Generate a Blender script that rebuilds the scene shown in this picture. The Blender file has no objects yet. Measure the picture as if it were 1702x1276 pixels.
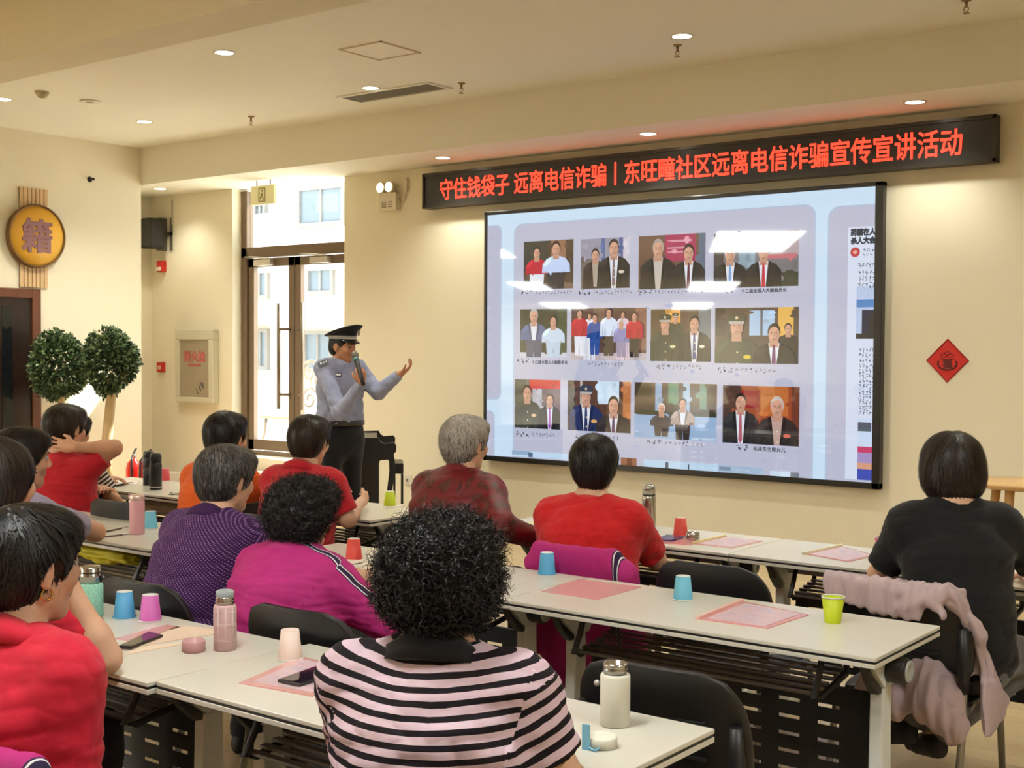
import bpy, bmesh, math, random
import numpy as np
from mathutils import Vector, Matrix

random.seed(7)
RNG = np.random.default_rng(7)
S = bpy.context.scene
COL = S.collection
PI = math.pi

# ---------------------------------------------------------------- camera
F_PX = 2104.0                      # focal length in pixels of the 1702 wide frame
YAW, PITCH, ROLL = [math.radians(a) for a in (37.44, 1.637, 0.329)]
CAM = np.array([0.0, 0.0, 1.65])
_d = np.array([-math.sin(YAW) * math.cos(PITCH), math.cos(YAW) * math.cos(PITCH), -math.sin(PITCH)])
_r = np.array([math.cos(YAW), math.sin(YAW), 0.0])
_u = np.cross(_r, _d)
CR = math.cos(ROLL) * _r + math.sin(ROLL) * _u
CU = -math.sin(ROLL) * _r + math.cos(ROLL) * _u
CD = _d
cd = bpy.data.cameras.new('camera')
cd.sensor_width = 36.0
cd.lens = 36.0 * F_PX / 1702.0
cd.clip_start, cd.clip_end = 0.05, 300.0
cam = bpy.data.objects.new('camera', cd)
COL.objects.link(cam)
cam.matrix_world = Matrix(((CR[0], CU[0], -CD[0], 0.0), (CR[1], CU[1], -CD[1], 0.0), (CR[2], CU[2], -CD[2], CAM[2]), (0, 0, 0, 1)))
S.camera = cam

# ---------------------------------------------------------------- world, sun, exposure
S.view_settings.view_transform = 'Standard'
S.view_settings.look = 'None'
S.view_settings.gamma = 1.0
S.view_settings.use_curve_mapping = False
S.view_settings.exposure = 0.0
S.cycles.use_denoising = True
S.cycles.max_bounces = 7
S.cycles.diffuse_bounces = 4
S.cycles.glossy_bounces = 4
S.cycles.transmission_bounces = 4
S.cycles.sample_clamp_indirect = 6.0
S.cycles.caustics_reflective = False
S.cycles.caustics_refractive = False
W = bpy.data.worlds.new('sky')
S.world = W
W.use_nodes = True
bg = W.node_tree.nodes['Background']
bg.inputs[0].default_value = (0.80, 0.90, 1.0, 1)
bg.inputs[1].default_value = 4.5
sl = bpy.data.lights.new('sun', 'SUN')
sl.energy = 28.0
sl.angle = 0.02
sl.color = (1.0, 0.95, 0.86)
sun = bpy.data.objects.new('sun', sl)
COL.objects.link(sun)
sun.rotation_euler = Vector((-0.30, -0.62, -0.72)).to_track_quat('-Z', 'Y').to_euler()


def ray(x, y):
    return CR * ((x - 851) / F_PX) + CU * (-(y - 638) / F_PX) + CD


def at_y(x, y, Y):
    v = ray(x, y)
    return CAM + v * (Y / v[1])


def at_x(x, y, X):
    v = ray(x, y)
    return CAM + v * (X / v[0])


def at_z(x, y, z):
    v = ray(x, y)
    return CAM + v * ((z - CAM[2]) / v[2])


def at_d(x, y, dep):
    return CAM + ray(x, y) * dep


# ---------------------------------------------------------------- materials
MATS = {}


def mat(name, col, rough=0.6, metal=0.0, emit=None, strength=1.0, noise=0.0, nscale=30.0, bump=0.0, bscale=200.0, coat=0.0, alpha=1.0, trans=0.0, spec=0.5, stretch=None):
    if name in MATS:
        return MATS[name]
    m = bpy.data.materials.new(name)
    m.use_nodes = True
    nt = m.node_tree
    b = nt.nodes['Principled BSDF']
    c = (*col, 1)
    b.inputs['Base Color'].default_value = c
    b.inputs['Roughness'].default_value = rough
    b.inputs['Metallic'].default_value = metal
    b.inputs['Specular IOR Level'].default_value = spec
    b.inputs['Coat Weight'].default_value = coat
    b.inputs['Alpha'].default_value = alpha
    b.inputs['Transmission Weight'].default_value = trans
    if emit:
        b.inputs['Emission Color'].default_value = (*emit, 1)
        b.inputs['Emission Strength'].default_value = strength
    tc = nt.nodes.new('ShaderNodeTexCoord')
    src = tc.outputs['Object']
    if stretch:
        mp = nt.nodes.new('ShaderNodeMapping')
        mp.inputs['Scale'].default_value = stretch
        nt.links.new(src, mp.inputs['Vector'])
        src = mp.outputs['Vector']
    if noise > 0:
        n = nt.nodes.new('ShaderNodeTexNoise')
        n.inputs['Scale'].default_value = nscale
        n.inputs['Detail'].default_value = 4
        nt.links.new(src, n.inputs['Vector'])
        r = nt.nodes.new('ShaderNodeMapRange')
        r.inputs['From Min'].default_value = 0.25
        r.inputs['From Max'].default_value = 0.75
        r.inputs['To Min'].default_value = 1 - noise
        r.inputs['To Max'].default_value = 1 + noise
        nt.links.new(n.outputs['Fac'], r.inputs['Value'])
        mx = nt.nodes.new('ShaderNodeVectorMath')
        mx.operation = 'SCALE'
        mx.inputs[0].default_value = col
        nt.links.new(r.outputs['Result'], mx.inputs['Scale'])
        nt.links.new(mx.outputs['Vector'], b.inputs['Base Color'])
    if bump > 0:
        n2 = nt.nodes.new('ShaderNodeTexNoise')
        n2.inputs['Scale'].default_value = bscale
        n2.inputs['Detail'].default_value = 3
        nt.links.new(src, n2.inputs['Vector'])
        bp = nt.nodes.new('ShaderNodeBump')
        bp.inputs['Strength'].default_value = bump
        bp.inputs['Distance'].default_value = 0.004
        nt.links.new(n2.outputs['Fac'], bp.inputs['Height'])
        nt.links.new(bp.outputs['Normal'], b.inputs['Normal'])
    MATS[name] = m
    return m


def srgb(r, g, b):
    def f(c):
        c /= 255.0
        return c / 12.92 if c <= 0.04045 else ((c + 0.055) / 1.055) ** 2.4
    return (f(r), f(g), f(b))


def attr_mat(name, rough=0.5, emit=0.0, spec=0.5, sat=1.0):
    """colour comes from the mesh colour attribute Col"""
    if name in MATS:
        return MATS[name]
    m = bpy.data.materials.new(name)
    m.use_nodes = True
    nt = m.node_tree
    b = nt.nodes['Principled BSDF']
    a = nt.nodes.new('ShaderNodeAttribute')
    a.attribute_name = 'Col'
    b.inputs['Roughness'].default_value = rough
    b.inputs['Specular IOR Level'].default_value = spec
    if emit > 0:
        b.inputs['Base Color'].default_value = (0.006, 0.006, 0.007, 1)
        nt.links.new(a.outputs['Color'], b.inputs['Emission Color'])
        b.inputs['Emission Strength'].default_value = emit
    else:
        nt.links.new(a.outputs['Color'], b.inputs['Base Color'])
    MATS[name] = m
    return m


# ---------------------------------------------------------------- mesh building
class MB:
    def __init__(self):
        self.v, self.f, self.mi, self.sm = [], [], [], []

    def add(self, vs, fs, m=0, smooth=False):
        o = len(self.v)
        self.v.extend([tuple(map(float, p)) for p in vs])
        self.f.extend([tuple(i + o for i in q) for q in fs])
        self.mi.extend([m] * len(fs))
        self.sm.extend([smooth] * len(fs))
        return self

    def box(self, x0, x1, y0, y1, z0, z1, m=0):
        vs = [(x, y, z) for x in (x0, x1) for y in (y0, y1) for z in (z0, z1)]
        return self.add(vs, [(0, 1, 3, 2), (4, 6, 7, 5), (0, 4, 5, 1), (2, 3, 7, 6), (0, 2, 6, 4), (1, 5, 7, 3)], m)

    def lathe(self, prof, n=32, c=(0, 0, 0), m=0, caps=True, smooth=True, axis='z'):
        """prof: list of (radius, height)"""
        vs, fs = [], []
        for r, h in prof:
            for i in range(n):
                a = 2 * PI * i / n
                p = (r * math.cos(a), r * math.sin(a), h)
                if axis == 'x':
                    p = (h, r * math.cos(a), r * math.sin(a))
                elif axis == 'y':
                    p = (r * math.sin(a), h, r * math.cos(a))
                vs.append((c[0] + p[0], c[1] + p[1], c[2] + p[2]))
        for k in range(len(prof) - 1):
            for i in range(n):
                j = (i + 1) % n
                fs.append((k * n + i, k * n + j, (k + 1) * n + j, (k + 1) * n + i))
        self.add(vs, fs, m, smooth)
        if caps:
            o = len(self.v) - len(vs)
            if prof[0][0] > 1e-5:
                self.f.append(tuple(o + i for i in reversed(range(n)))); self.mi.append(m); self.sm.append(False)
            if prof[-1][0] > 1e-5:
                self.f.append(tuple(o + (len(prof) - 1) * n + i for i in range(n))); self.mi.append(m); self.sm.append(False)
        return self

    def tube(self, pts, r, n=10, m=0, closed=False, smooth=True):
        pts = [Vector(p) for p in pts]
        k = len(pts)
        rs = r if isinstance(r, (list, tuple)) else [r] * k
        vs, fs = [], []
        up = Vector((0, 0, 1))
        prev = None
        for i, p in enumerate(pts):
            if closed:
                t = (pts[(i + 1) % k] - pts[i - 1]).normalized()
            else:
                t = (pts[min(i + 1, k - 1)] - pts[max(i - 1, 0)]).normalized()
            if prev is None:
                a = up if abs(t.z) < 0.9 else Vector((1, 0, 0))
                x = t.cross(a).normalized()
            else:
                x = (prev - t * prev.dot(t)).normalized()
            prev = x
            y = t.cross(x)
            for j in range(n):
                an = 2 * PI * j / n
                vs.append(p + (x * math.cos(an) + y * math.sin(an)) * rs[i])
        for i in range(k if closed else k - 1):
            i2 = (i + 1) % k
            for j in range(n):
                j2 = (j + 1) % n
                fs.append((i * n + j, i * n + j2, i2 * n + j2, i2 * n + j))
        if not closed:
            fs.append(tuple(reversed(range(n))))
            fs.append(tuple((k - 1) * n + j for j in range(n)))
        return self.add(vs, fs, m, smooth)

    def prism(self, poly, axis, a0, a1, m=0):
        """extrude a 2D polygon along axis ('x','y','z') from a0 to a1"""
        n = len(poly)

        def put(p, a):
            return {'x': (a, p[0], p[1]), 'y': (p[0], a, p[1]), 'z': (p[0], p[1], a)}[axis]
        vs = [put(p, a0) for p in poly] + [put(p, a1) for p in poly]
        fs = [tuple(range(n)), tuple(reversed(range(n, 2 * n)))] + [(i, i + n, (i + 1) % n + n, (i + 1) % n) for i in range(n)]
        return self.add(vs, fs, m)

    def beam(self, p, q, w, h, m=0):
        """bar from p to q with a w x h section"""
        p, q = Vector(p), Vector(q)
        t = (q - p).normalized()
        a = Vector((0, 0, 1)) if abs(t.z) < 0.95 else Vector((0, 1, 0))
        x = t.cross(a).normalized() * (w / 2)
        y = t.cross(x).normalized() * (h / 2)
        vs = [e + sx * x + sy * y for e in (p, q) for sx, sy in ((-1, -1), (1, -1), (1, 1), (-1, 1))]
        return self.add(vs, [(3, 2, 1, 0), (4, 5, 6, 7), (0, 1, 5, 4), (1, 2, 6, 5), (2, 3, 7, 6), (3, 0, 4, 7)], m)

    def mesh(self, name, mats):
        me = bpy.data.meshes.new(name)
        me.from_pydata(self.v, [], self.f)
        for m in (mats if isinstance(mats, (list, tuple)) else [mats]):
            me.materials.append(m)
        me.polygons.foreach_set('material_index', self.mi)
        me.polygons.foreach_set('use_smooth', self.sm)
        bm = bmesh.new()
        bm.from_mesh(me)
        bmesh.ops.recalc_face_normals(bm, faces=bm.faces)
        bm.to_mesh(me)
        bm.free()
        me.update()
        return me

    def build(self, name, mats, parent=None, bevel=0.0, loc=None):
        o = bpy.data.objects.new(name, self.mesh(name, mats))
        COL.objects.link(o)
        if parent:
            o.parent = parent
        if loc is not None:
            o.location = loc
        if bevel > 0:
            md = o.modifiers.new('bevel', 'BEVEL')
            md.width = bevel
            md.segments = 2
            md.limit_method = 'ANGLE'
            md.angle_limit = math.radians(40)
        return o


def tag(o, label, cat, group=None, kind=None):
    o['label'] = label
    o['category'] = cat
    if group:
        o['group'] = group
    if kind:
        o['kind'] = kind
    return o


def thing(name, label, cat, loc=(0, 0, 0), rz=0.0, group=None):
    o = bpy.data.objects.new(name, None)
    COL.objects.link(o)
    o.location = [float(a) for a in loc]
    o.rotation_euler = (0, 0, rz)
    o.empty_display_size = 0.1
    return tag(o, label, cat, group)


def struct(o, label, cat):
    return tag(o, label, cat, None, 'structure')


def copy_tree(root, loc, rz, label=None, group=None):
    r = root.copy()
    COL.objects.link(r)
    r.location = [float(a) for a in loc]
    r.rotation_euler = (0, 0, rz)
    if label:
        r['label'] = label
    if group:
        r['group'] = group
    for ch in list(root.children):
        c = ch.copy()
        COL.objects.link(c)
        c.parent = r
        for g in list(ch.children):
            k = g.copy()
            COL.objects.link(k)
            k.parent = c
    return r


def text_mesh(body, size, extrude=0.0, bold=0.0, align='LEFT', shear=0.0):
    cu = bpy.data.curves.new('lettering', 'FONT')
    cu.body = body
    cu.size = size
    cu.extrude = extrude
    cu.align_x = align
    cu.shear = shear
    cu.resolution_u = 3
    o = bpy.data.objects.new('lettering', cu)
    COL.objects.link(o)
    dg = bpy.context.evaluated_depsgraph_get()
    me = bpy.data.meshes.new_from_object(o.evaluated_get(dg))
    bpy.data.objects.remove(o)
    bpy.data.curves.remove(cu)
    if bold > 0:                      # heavier strokes: the outline repeated around itself
        bm = bmesh.new()
        for i in range(9):
            n0 = len(bm.verts)
            bm.from_mesh(me)
            bm.verts.ensure_lookup_table()
            a = 2 * PI * i / 8
            off = Vector((bold * math.cos(a), bold * math.sin(a), 0.00002 * i)) if i < 8 else Vector((0, 0, 0.0002))
            for v in bm.verts[n0:]:
                v.co += off
        bm.to_mesh(me)
        bm.free()
    return me


def lettering(name, body, size, material, parent, loc, rot, extrude=0.0, offset=0.0, align='CENTER', sx=1.0, shear=0.0):
    me = text_mesh(body, size, extrude, offset, align, shear)
    me.materials.clear()
    me.materials.append(material)
    o = bpy.data.objects.new(name, me)
    COL.objects.link(o)
    o.parent = parent
    o.location = [float(a) for a in loc]
    o.rotation_euler = rot
    o.scale = (sx, 1, 1)
    return o


FRONT = (PI / 2, 0, 0)      # lettering that reads when looking along +y


def rrect(x0, x1, y0, y1, r, n=5):
    pts = []
    for cx, cy, a0 in ((x1 - r, y0 + r, -PI / 2), (x1 - r, y1 - r, 0), (x0 + r, y1 - r, PI / 2), (x0 + r, y0 + r, PI)):
        for i in range(n + 1):
            a = a0 + (PI / 2) * i / n
            pts.append((cx + r * math.cos(a), cy + r * math.sin(a)))
    return pts


# shared materials
WHITE = mat('white_laminate', srgb(226, 221, 208), 0.28, noise=0.02, nscale=5)
WHITE_EDGE = mat('white_edging', srgb(225, 220, 208), 0.35)
BLACK = mat('black_plastic', (0.012, 0.012, 0.013), 0.42, bump=0.08, bscale=400)
BLACKM = mat('black_metal', (0.01, 0.01, 0.011), 0.4, 0.2)
GREYM = mat('grey_powder_coated_metal', srgb(176, 178, 176), 0.4, 0.1)
LIGHTM = mat('white_powder_coated_metal', srgb(236, 238, 236), 0.35, 0.0)
CHROME = mat('brushed_steel', srgb(190, 188, 184), 0.22, 1.0)
TUBE = mat('satin_grey_tube', srgb(150, 146, 138), 0.3, 0.8)
# ================================================================ the room
WY, WX = 8.9, -11.12          # front wall plane, left wall plane
ZC, ZS, YS = 3.70, 3.32, 8.15  # ceiling, soffit underside, soffit front face
M_WALL = mat('cream_painted_plaster', srgb(238, 228, 203), 0.75, noise=0.015, nscale=2, bump=0.03, bscale=120)
M_WALLL = M_WALL
M_CEIL = mat('warm_white_ceiling_paint', srgb(246, 241, 227), 0.8, noise=0.01, nscale=2)


def wood_mat(name, c1, c2, scale, rough):
    m = mat(name, c1, rough)
    nt = m.node_tree
    b = nt.nodes['Principled BSDF']
    tc = nt.nodes.new('ShaderNodeTexCoord')
    mp = nt.nodes.new('ShaderNodeMapping')
    mp.inputs['Scale'].default_value = scale
    nt.links.new(tc.outputs['Object'], mp.inputs['Vector'])
    n = nt.nodes.new('ShaderNodeTexNoise')
    n.inputs['Scale'].default_value = 1.0
    n.inputs['Detail'].default_value = 5
    nt.links.new(mp.outputs['Vector'], n.inputs['Vector'])
    mx = nt.nodes.new('ShaderNodeMix')
    mx.data_type = 'RGBA'
    mx.inputs['A'].default_value = (*c1, 1)
    mx.inputs['B'].default_value = (*c2, 1)
    nt.links.new(n.outputs['Fac'], mx.inputs['Factor'])
    nt.links.new(mx.outputs['Result'], b.inputs['Base Color'])
    return m, nt, b, mx


M_FLOOR, nt, b, mx = wood_mat('light_oak_plank_floor', srgb(214, 192, 152), srgb(194, 168, 126), (1.2, 14, 1), 0.33)
tc = nt.nodes.new('ShaderNodeTexCoord')
bk = nt.nodes.new('ShaderNodeTexBrick')
bk.inputs['Color1'].default_value = (1, 1, 1, 1)
bk.inputs['Color2'].default_value = (0.86, 0.86, 0.86, 1)
bk.inputs['Mortar'].default_value = (0.45, 0.42, 0.4, 1)
bk.inputs['Scale'].default_value = 1.0
bk.inputs['Mortar Size'].default_value = 0.0015
bk.inputs['Brick Width'].default_value = 1.2
bk.inputs['Row Height'].default_value = 0.14
nt.links.new(tc.outputs['Object'], bk.inputs['Vector'])
mm = nt.nodes.new('ShaderNodeMix')
mm.data_type = 'RGBA'
mm.blend_type = 'MULTIPLY'
mm.inputs['Factor'].default_value = 1.0
nt.links.new(mx.outputs['Result'], mm.inputs['A'])
nt.links.new(bk.outputs['Color'], mm.inputs['B'])
nt.links.new(mm.outputs['Result'], b.inputs['Base Color'])

# the hall runs far back behind the camera and to the left there
XB, YB, XR = -40.0, -41.0, 4.0
struct(MB().box(XB, XR, YB, WY + 0.4, -0.1, 0).build('floor', M_FLOOR), 'light oak plank floor of the hall', 'floor')
struct(MB().box(XB, XR, YB, WY + 0.4, ZC, ZC + 0.1).build('ceiling', M_CEIL), 'warm white flat ceiling with downlights', 'ceiling')

# front wall with the tall glazed door opening
DX0, DX1, DZ0, DZ1 = -10.57, -8.90, 0.50, 3.30
XF = -11.95
w = MB()
w.box(XF, DX0, WY, WY + 0.3, 0, ZS)
w.box(DX1, XR, WY, WY + 0.3, 0, ZS)
w.box(DX0, DX1, WY, WY + 0.3, 0, DZ0)
struct(w.build('wall_front', M_WALL), 'cream front wall that carries the video screen', 'wall')
struct(MB().box(XF, XR, YS, WY + 0.3, ZS, ZC).build('trim_1', M_CEIL), 'dropped ceiling soffit along the front wall', 'soffit')
w = MB()
LY0, LY1, LZ0, LZ1 = 3.7, 5.85, 0.35, 3.25          # big window of the left wall, outside the photo
w.box(WX - 0.25, WX, LY1, YS, 0, ZC).box(WX - 0.25, WX, 3.4, LY0, 0, ZC)
w.box(WX - 0.25, WX, LY0, LY1, 0, LZ0).box(WX - 0.25, WX, LY0, LY1, LZ1, ZC)
w.box(XF - 0.25, XF, YS - 0.1, WY + 0.3, 0, ZS)
w.box(XF - 0.25, WX - 0.25, YS - 0.12, YS, 0, ZS)
struct(w.build('wall_left', M_WALLL), 'cream left wall with the round yellow sign', 'wall')
w = MB()
w.box(XB, WX - 0.25, 3.2, 3.4, 0, ZC)
w.box(XB - 0.2, XB, YB, 3.4, 0, ZC)
w.box(XB, XR, YB - 0.2, YB, 0, ZC)
struct(w.build('wall_back', M_WALL), 'plain cream walls at the far back of the hall', 'wall')
struct(MB().box(XR, XR + 0.2, YB, WY + 0.3, 0, ZC).build('wall_right', M_WALL), 'plain cream wall on the right side of the hall', 'wall')
struct(MB().box(WX, XR, 4.11, 4.42, 3.30, ZC).build('trim_2', M_WALL), 'deep ceiling beam crossing the hall near the camera', 'beam')
struct(MB().box(DX1, -7.2, WY - 0.012, WY, 0, 0.08).box(-6.9, XR, WY - 0.012, WY, 0, 0.08).build('baseboard_front', mat('cream_skirting', srgb(215, 196, 158), 0.5)), 'low cream skirting board under the screen', 'baseboard')

# ---- brown wooden door on the left wall
M_BROWN, *_ = wood_mat('reddish_brown_wood', srgb(120, 72, 48), srgb(86, 48, 32), (14, 14, 1.2), 0.35)
M_DKBROWN, *_ = wood_mat('dark_brown_wood', srgb(52, 36, 28), srgb(34, 24, 20), (14, 14, 1.2), 0.3)
dr = struct(thing('door_2', '', 'door', (WX, 6.4, 0)), 'dark brown wooden door with reddish frame on the left wall', 'door')
fr = MB()
fr.box(0.0, 0.05, 0.47, 0.56, 0, 2.19).box(0.0, 0.05, -0.60, 0.47, 2.10, 2.19).box(0, 0.05, -0.69, -0.60, 0, 2.19)
fr.build('door_frame', M_BROWN, dr, 0.004)
MB().box(0.0, 0.03, -0.60, 0.47, 0, 2.10).build('door_leaf', M_DKBROWN, dr)
MB().box(0.028, 0.034, 0.16, 0.27, 0.15, 2.02).build('glass_strip', mat('dark_glass', (0.01, 0.012, 0.014), 0.05), dr)
MB().tube([(0.03, -0.5, 1.0), (0.08, -0.5, 1.0), (0.08, -0.38, 1.0)], 0.01).build('handle', CHROME, dr)

# ---- the tall glazed double door of the front wall, set back in its opening
M_BRONZE = mat('bronze_brown_aluminium', srgb(118, 100, 82), 0.35, 0.35)
M_GLASS = bpy.data.materials.new('clear_glass')
M_GLASS.use_nodes = True
nt = M_GLASS.node_tree
nt.nodes.remove(nt.nodes['Principled BSDF'])
tr = nt.nodes.new('ShaderNodeBsdfTransparent')
tr.inputs[0].default_value = (0.93, 0.95, 0.94, 1)
gl = nt.nodes.new('ShaderNodeBsdfGlossy')
gl.inputs['Roughness'].default_value = 0.02
mxs = nt.nodes.new('ShaderNodeMixShader')
mxs.inputs[0].default_value = 0.06
nt.links.new(tr.outputs[0], mxs.inputs[1])
nt.links.new(gl.outputs[0], mxs.inputs[2])
nt.links.new(mxs.outputs[0], nt.nodes['Material Output'].inputs[0])
GY = WY + 0.17
d1 = struct(thing('door_1', '', 'door', (0, GY, 0)), 'tall bronze framed glazed double door in the front wall', 'door')
f = MB()
f.box(DX0, DX0 + 0.09, -0.05, 0.05, DZ0, DZ1).box(DX1 - 0.05, DX1, -0.05, 0.05, DZ0, DZ1)
f.box(DX0, DX1, -0.05, 0.05, 2.59, 2.70).box(DX0, DX1, -0.05, 0.05, DZ0, DZ0 + 0.04)
f.build('door_frame', M_BRONZE, d1, 0.004)
XM = -9.76
for nm, a, c in (('left', DX0 + 0.095, XM - 0.005), ('right', XM + 0.005, DX1 - 0.055)):
    L = MB()
    L.box(a, a + 0.085, -0.03, 0.03, DZ0 + 0.05, 2.58).box(c - 0.085, c, -0.03, 0.03, DZ0 + 0.05, 2.58)
    L.box(a, c, -0.03, 0.03, 2.49, 2.58).box(a, c, -0.03, 0.03, DZ0 + 0.05, DZ0 + 0.16)
    lf = L.build('door_leaf', M_BRONZE, d1, 0.003)
    MB().box(a + 0.08, c - 0.08, -0.004, 0.004, DZ0 + 0.15, 2.50).build('glass_pane', M_GLASS, lf)
    hx = c - 0.17 if nm == 'left' else a + 0.17
    inward = 0.12 if nm == 'left' else -0.12
    h = MB()
    h.tube([(hx, -0.09, 1.00), (hx, -0.09, 2.10)], 0.019)
    for z in (1.15, 1.83):
        h.tube([(hx, -0.09, z), (hx + inward, -0.03, z)], 0.014)
    h.build('pull_handle', M_BRONZE, lf)
MB().box(DX0 + 0.09, DX1 - 0.05, -0.004, 0.004, 2.70, DZ1).build('fanlight_pane', M_GLASS, d1)
for x in (-10.2, -9.35):
    c = MB().box(x - 0.13, x + 0.13, -0.09, -0.03, 2.50, 2.56)
    c.tube([(x + 0.1, -0.07, 2.57), (x - 0.12, -0.14, 2.59), (x - 0.3, -0.06, 2.60)], 0.009)
    c.build('door_closer', mat('bright_aluminium', srgb(205, 198, 188), 0.3, 0.7), d1)
tag(MB().box(DX0, DX1, WY - 0.32, WY, 0, DZ0 - 0.12).box(DX0, DX1, WY - 0.16, WY, DZ0 - 0.12, DZ0).build('trim_3', mat('pale_stone_step', srgb(222, 212, 190), 0.5), None, 0.006), 'pale stone steps up to the glazed double door', 'steps', None, 'structure')

wn = struct(thing('window_1', '', 'window', (WX - 0.15, (LY0 + LY1) / 2, 0)), 'tall bronze framed window in the left wall beside the brown door', 'window')
hw = (LY1 - LY0) / 2
m = MB()
for a, c in ((-hw, -hw + 0.07), (-0.035, 0.035), (hw - 0.07, hw)):
    m.box(-0.04, 0.04, a, c, LZ0, LZ1)
for a, c in ((LZ0, LZ0 + 0.07), (2.4, 2.47), (LZ1 - 0.07, LZ1)):
    m.box(-0.04, 0.04, -hw, hw, a, c)
m.build('window_frame', M_BRONZE, wn)
for a, c in ((-hw + 0.07, -0.035), (0.035, hw - 0.07)):
    MB().box(-0.004, 0.004, a, c, LZ0 + 0.07, LZ1 - 0.07).build('glass_pane', M_GLASS, wn)
struct(MB().box(-40, WX - 0.26, 3.41, WY + 0.39, 0.15, 0.25).build('ground', mat('pale_paving_outside', srgb(234, 228, 218), 0.9, noise=0.05, nscale=2)), 'sunlit paving beside the left window', 'ground')
# ---- outside: sunlit courtyard and pale houses across the street
M_OUT = mat('sunlit_pale_render', srgb(236, 228, 216), 0.9)
M_OUTW = mat('window_glass_outside', srgb(120, 134, 146), 0.3)
M_OUTF = mat('grey_window_frame_outside', srgb(150, 146, 142), 0.6)
struct(MB().box(-40, 6, WY + 0.4, 40, 0.30, 0.40).build('ground', mat('pale_paving_outside', srgb(234, 228, 218), 0.9, noise=0.05, nscale=2)), 'sunlit paving outside the glazed door', 'ground')
bd = thing('apartment_building', 'pale sunlit apartment building seen through the glazed door', 'building', (-20.5, 20.5, 0.4))
bw = MB().box(-9, 8, 0, 3, 0, 7.5)
bw.box(-9, 8, -0.12, 0, 3.0, 3.12).box(-9, 8, -0.12, 0, 5.6, 5.72)
bw.build('facade', M_OUT, bd)


def out_window(px0, py0, px1, py1, arched=False):
    a = at_y(px0, py0, 20.4) - np.array(bd.location)
    c = at_y(px1, py1, 20.4) - np.array(bd.location)
    x0, x1, z1, z0 = a[0], c[0], a[2], c[2]
    fm = MB()
    fm.box(x0 - 0.08, x1 + 0.08, -0.1, 0.02, z0 - 0.1, z0).box(x0 - 0.08, x1 + 0.08, -0.1, 0.02, z1, z1 + 0.08)
    fm.box(x0 - 0.08, x0, -0.1, 0.02, z0, z1).box(x1, x1 + 0.08, -0.1, 0.02, z0, z1)
    fm.box((x0 + x1) / 2 - 0.03, (x0 + x1) / 2 + 0.03, -0.08, 0.02, z0, z1)
    if arched:
        n = 14
        cx, rx = (x0 + x1) / 2, (x1 - x0) / 2 + 0.08
        pts = [(cx + rx * math.cos(PI * i / n), z1 + 0.08 + 0.55 * math.sin(PI * i / n)) for i in range(n + 1)]
        fm.prism(pts, 'y', -0.12, 0.0)
    wf = fm.build('window_frame', M_OUTF, bd)
    MB().box(x0, x1, -0.04, 0.0, z0, z1).build('window_pane', M_OUTW, wf)


out_window(418, 445, 440, 490)
out_window(512, 442, 548, 482)
out_window(420, 552, 440, 608)
out_window(506, 556, 546, 612)
out_window(497, 318, 566, 366, True)
out_window(424, 342, 436, 360)
ac = MB().box(-0.45, 0.45, -0.5, -0.02, 0, 0.55)
ac.lathe([(0.2, -0.51), (0.2, -0.5)], 20, (0, 0, 0.28), 0, True, True, 'y')
p = at_y(455, 396, 20.4) - np.array(bd.location)
o = ac.build('air_conditioner', mat('ac_grey', srgb(200, 198, 194), 0.6), bd, 0.0, (p[0], 0, p[2]))
MB().box(-9, 8, -0.6, 0, 0, 0.08).build('ledge', M_OUT, bd, 0, (0, 0, at_y(460, 540, 20.4)[2] - 0.4))
# wrought iron chair and balustrade just outside
iron = MB()
M_IRON = mat('weathered_iron', srgb(120, 112, 104), 0.6, 0.3)


def scroll(mb, c, r, turns, ph, y):
    pts = []
    for i in range(26):
        t = i / 25
        a = ph + turns * 2 * PI * t
        rr = r * (1 - 0.8 * t)
        pts.append((c[0] + rr * math.cos(a), y, c[1] + rr * math.sin(a)))
    mb.tube(pts, 0.013, 6)


oc = thing('iron_garden_chair', 'scrolled iron garden chair outside the glazed door', 'chair', (-11.15, 10.35, 0.4))
ob = MB()
ob.tube([(-0.32, 0.2, 0.42), (-0.34, 0.22, 0.8), (-0.22, 0.24, 1.02), (0, 0.25, 1.08), (0.22, 0.24, 1.02), (0.34, 0.22, 0.8), (0.32, 0.2, 0.42)], 0.02, 8)
for cx, cz, r, ph in ((-0.16, 0.82, 0.14, 0.3), (0.16, 0.82, 0.14, 2.6), (0, 0.62, 0.13, 1.2), (-0.2, 0.58, 0.09, 4.0), (0.2, 0.58, 0.09, 5.4), (0, 0.93, 0.1, 1.5)):
    scroll(ob, (cx, cz), r, 1.4, ph, 0.22)
ob.build('backrest', M_IRON, oc)
MB().box(-0.33, 0.33, -0.28, 0.22, 0.40, 0.43).build('seat', M_IRON, oc, 0.008)
for sx, sy in ((-1, -1), (1, -1), (-1, 1), (1, 1)):
    MB().tube([(0.29 * sx, 0.2 * sy, 0.41), (0.31 * sx, 0.22 * sy, 0.2), (0.35 * sx, 0.27 * sy, 0.0)], 0.017, 8).build('leg', M_IRON, oc)
copy_tree(oc, (-10.45, 11.3, 0.4), -0.35, 'second scrolled iron garden chair outside, turned beside the first')
# ================================================================ ceiling fittings
M_LAMP = mat('lit_lamp_disc', (1, 1, 1), 0.5, emit=(1.0, 0.90, 0.74), strength=14)
M_RIM = mat('lamp_rim_white', srgb(235, 228, 214), 0.4)


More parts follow.
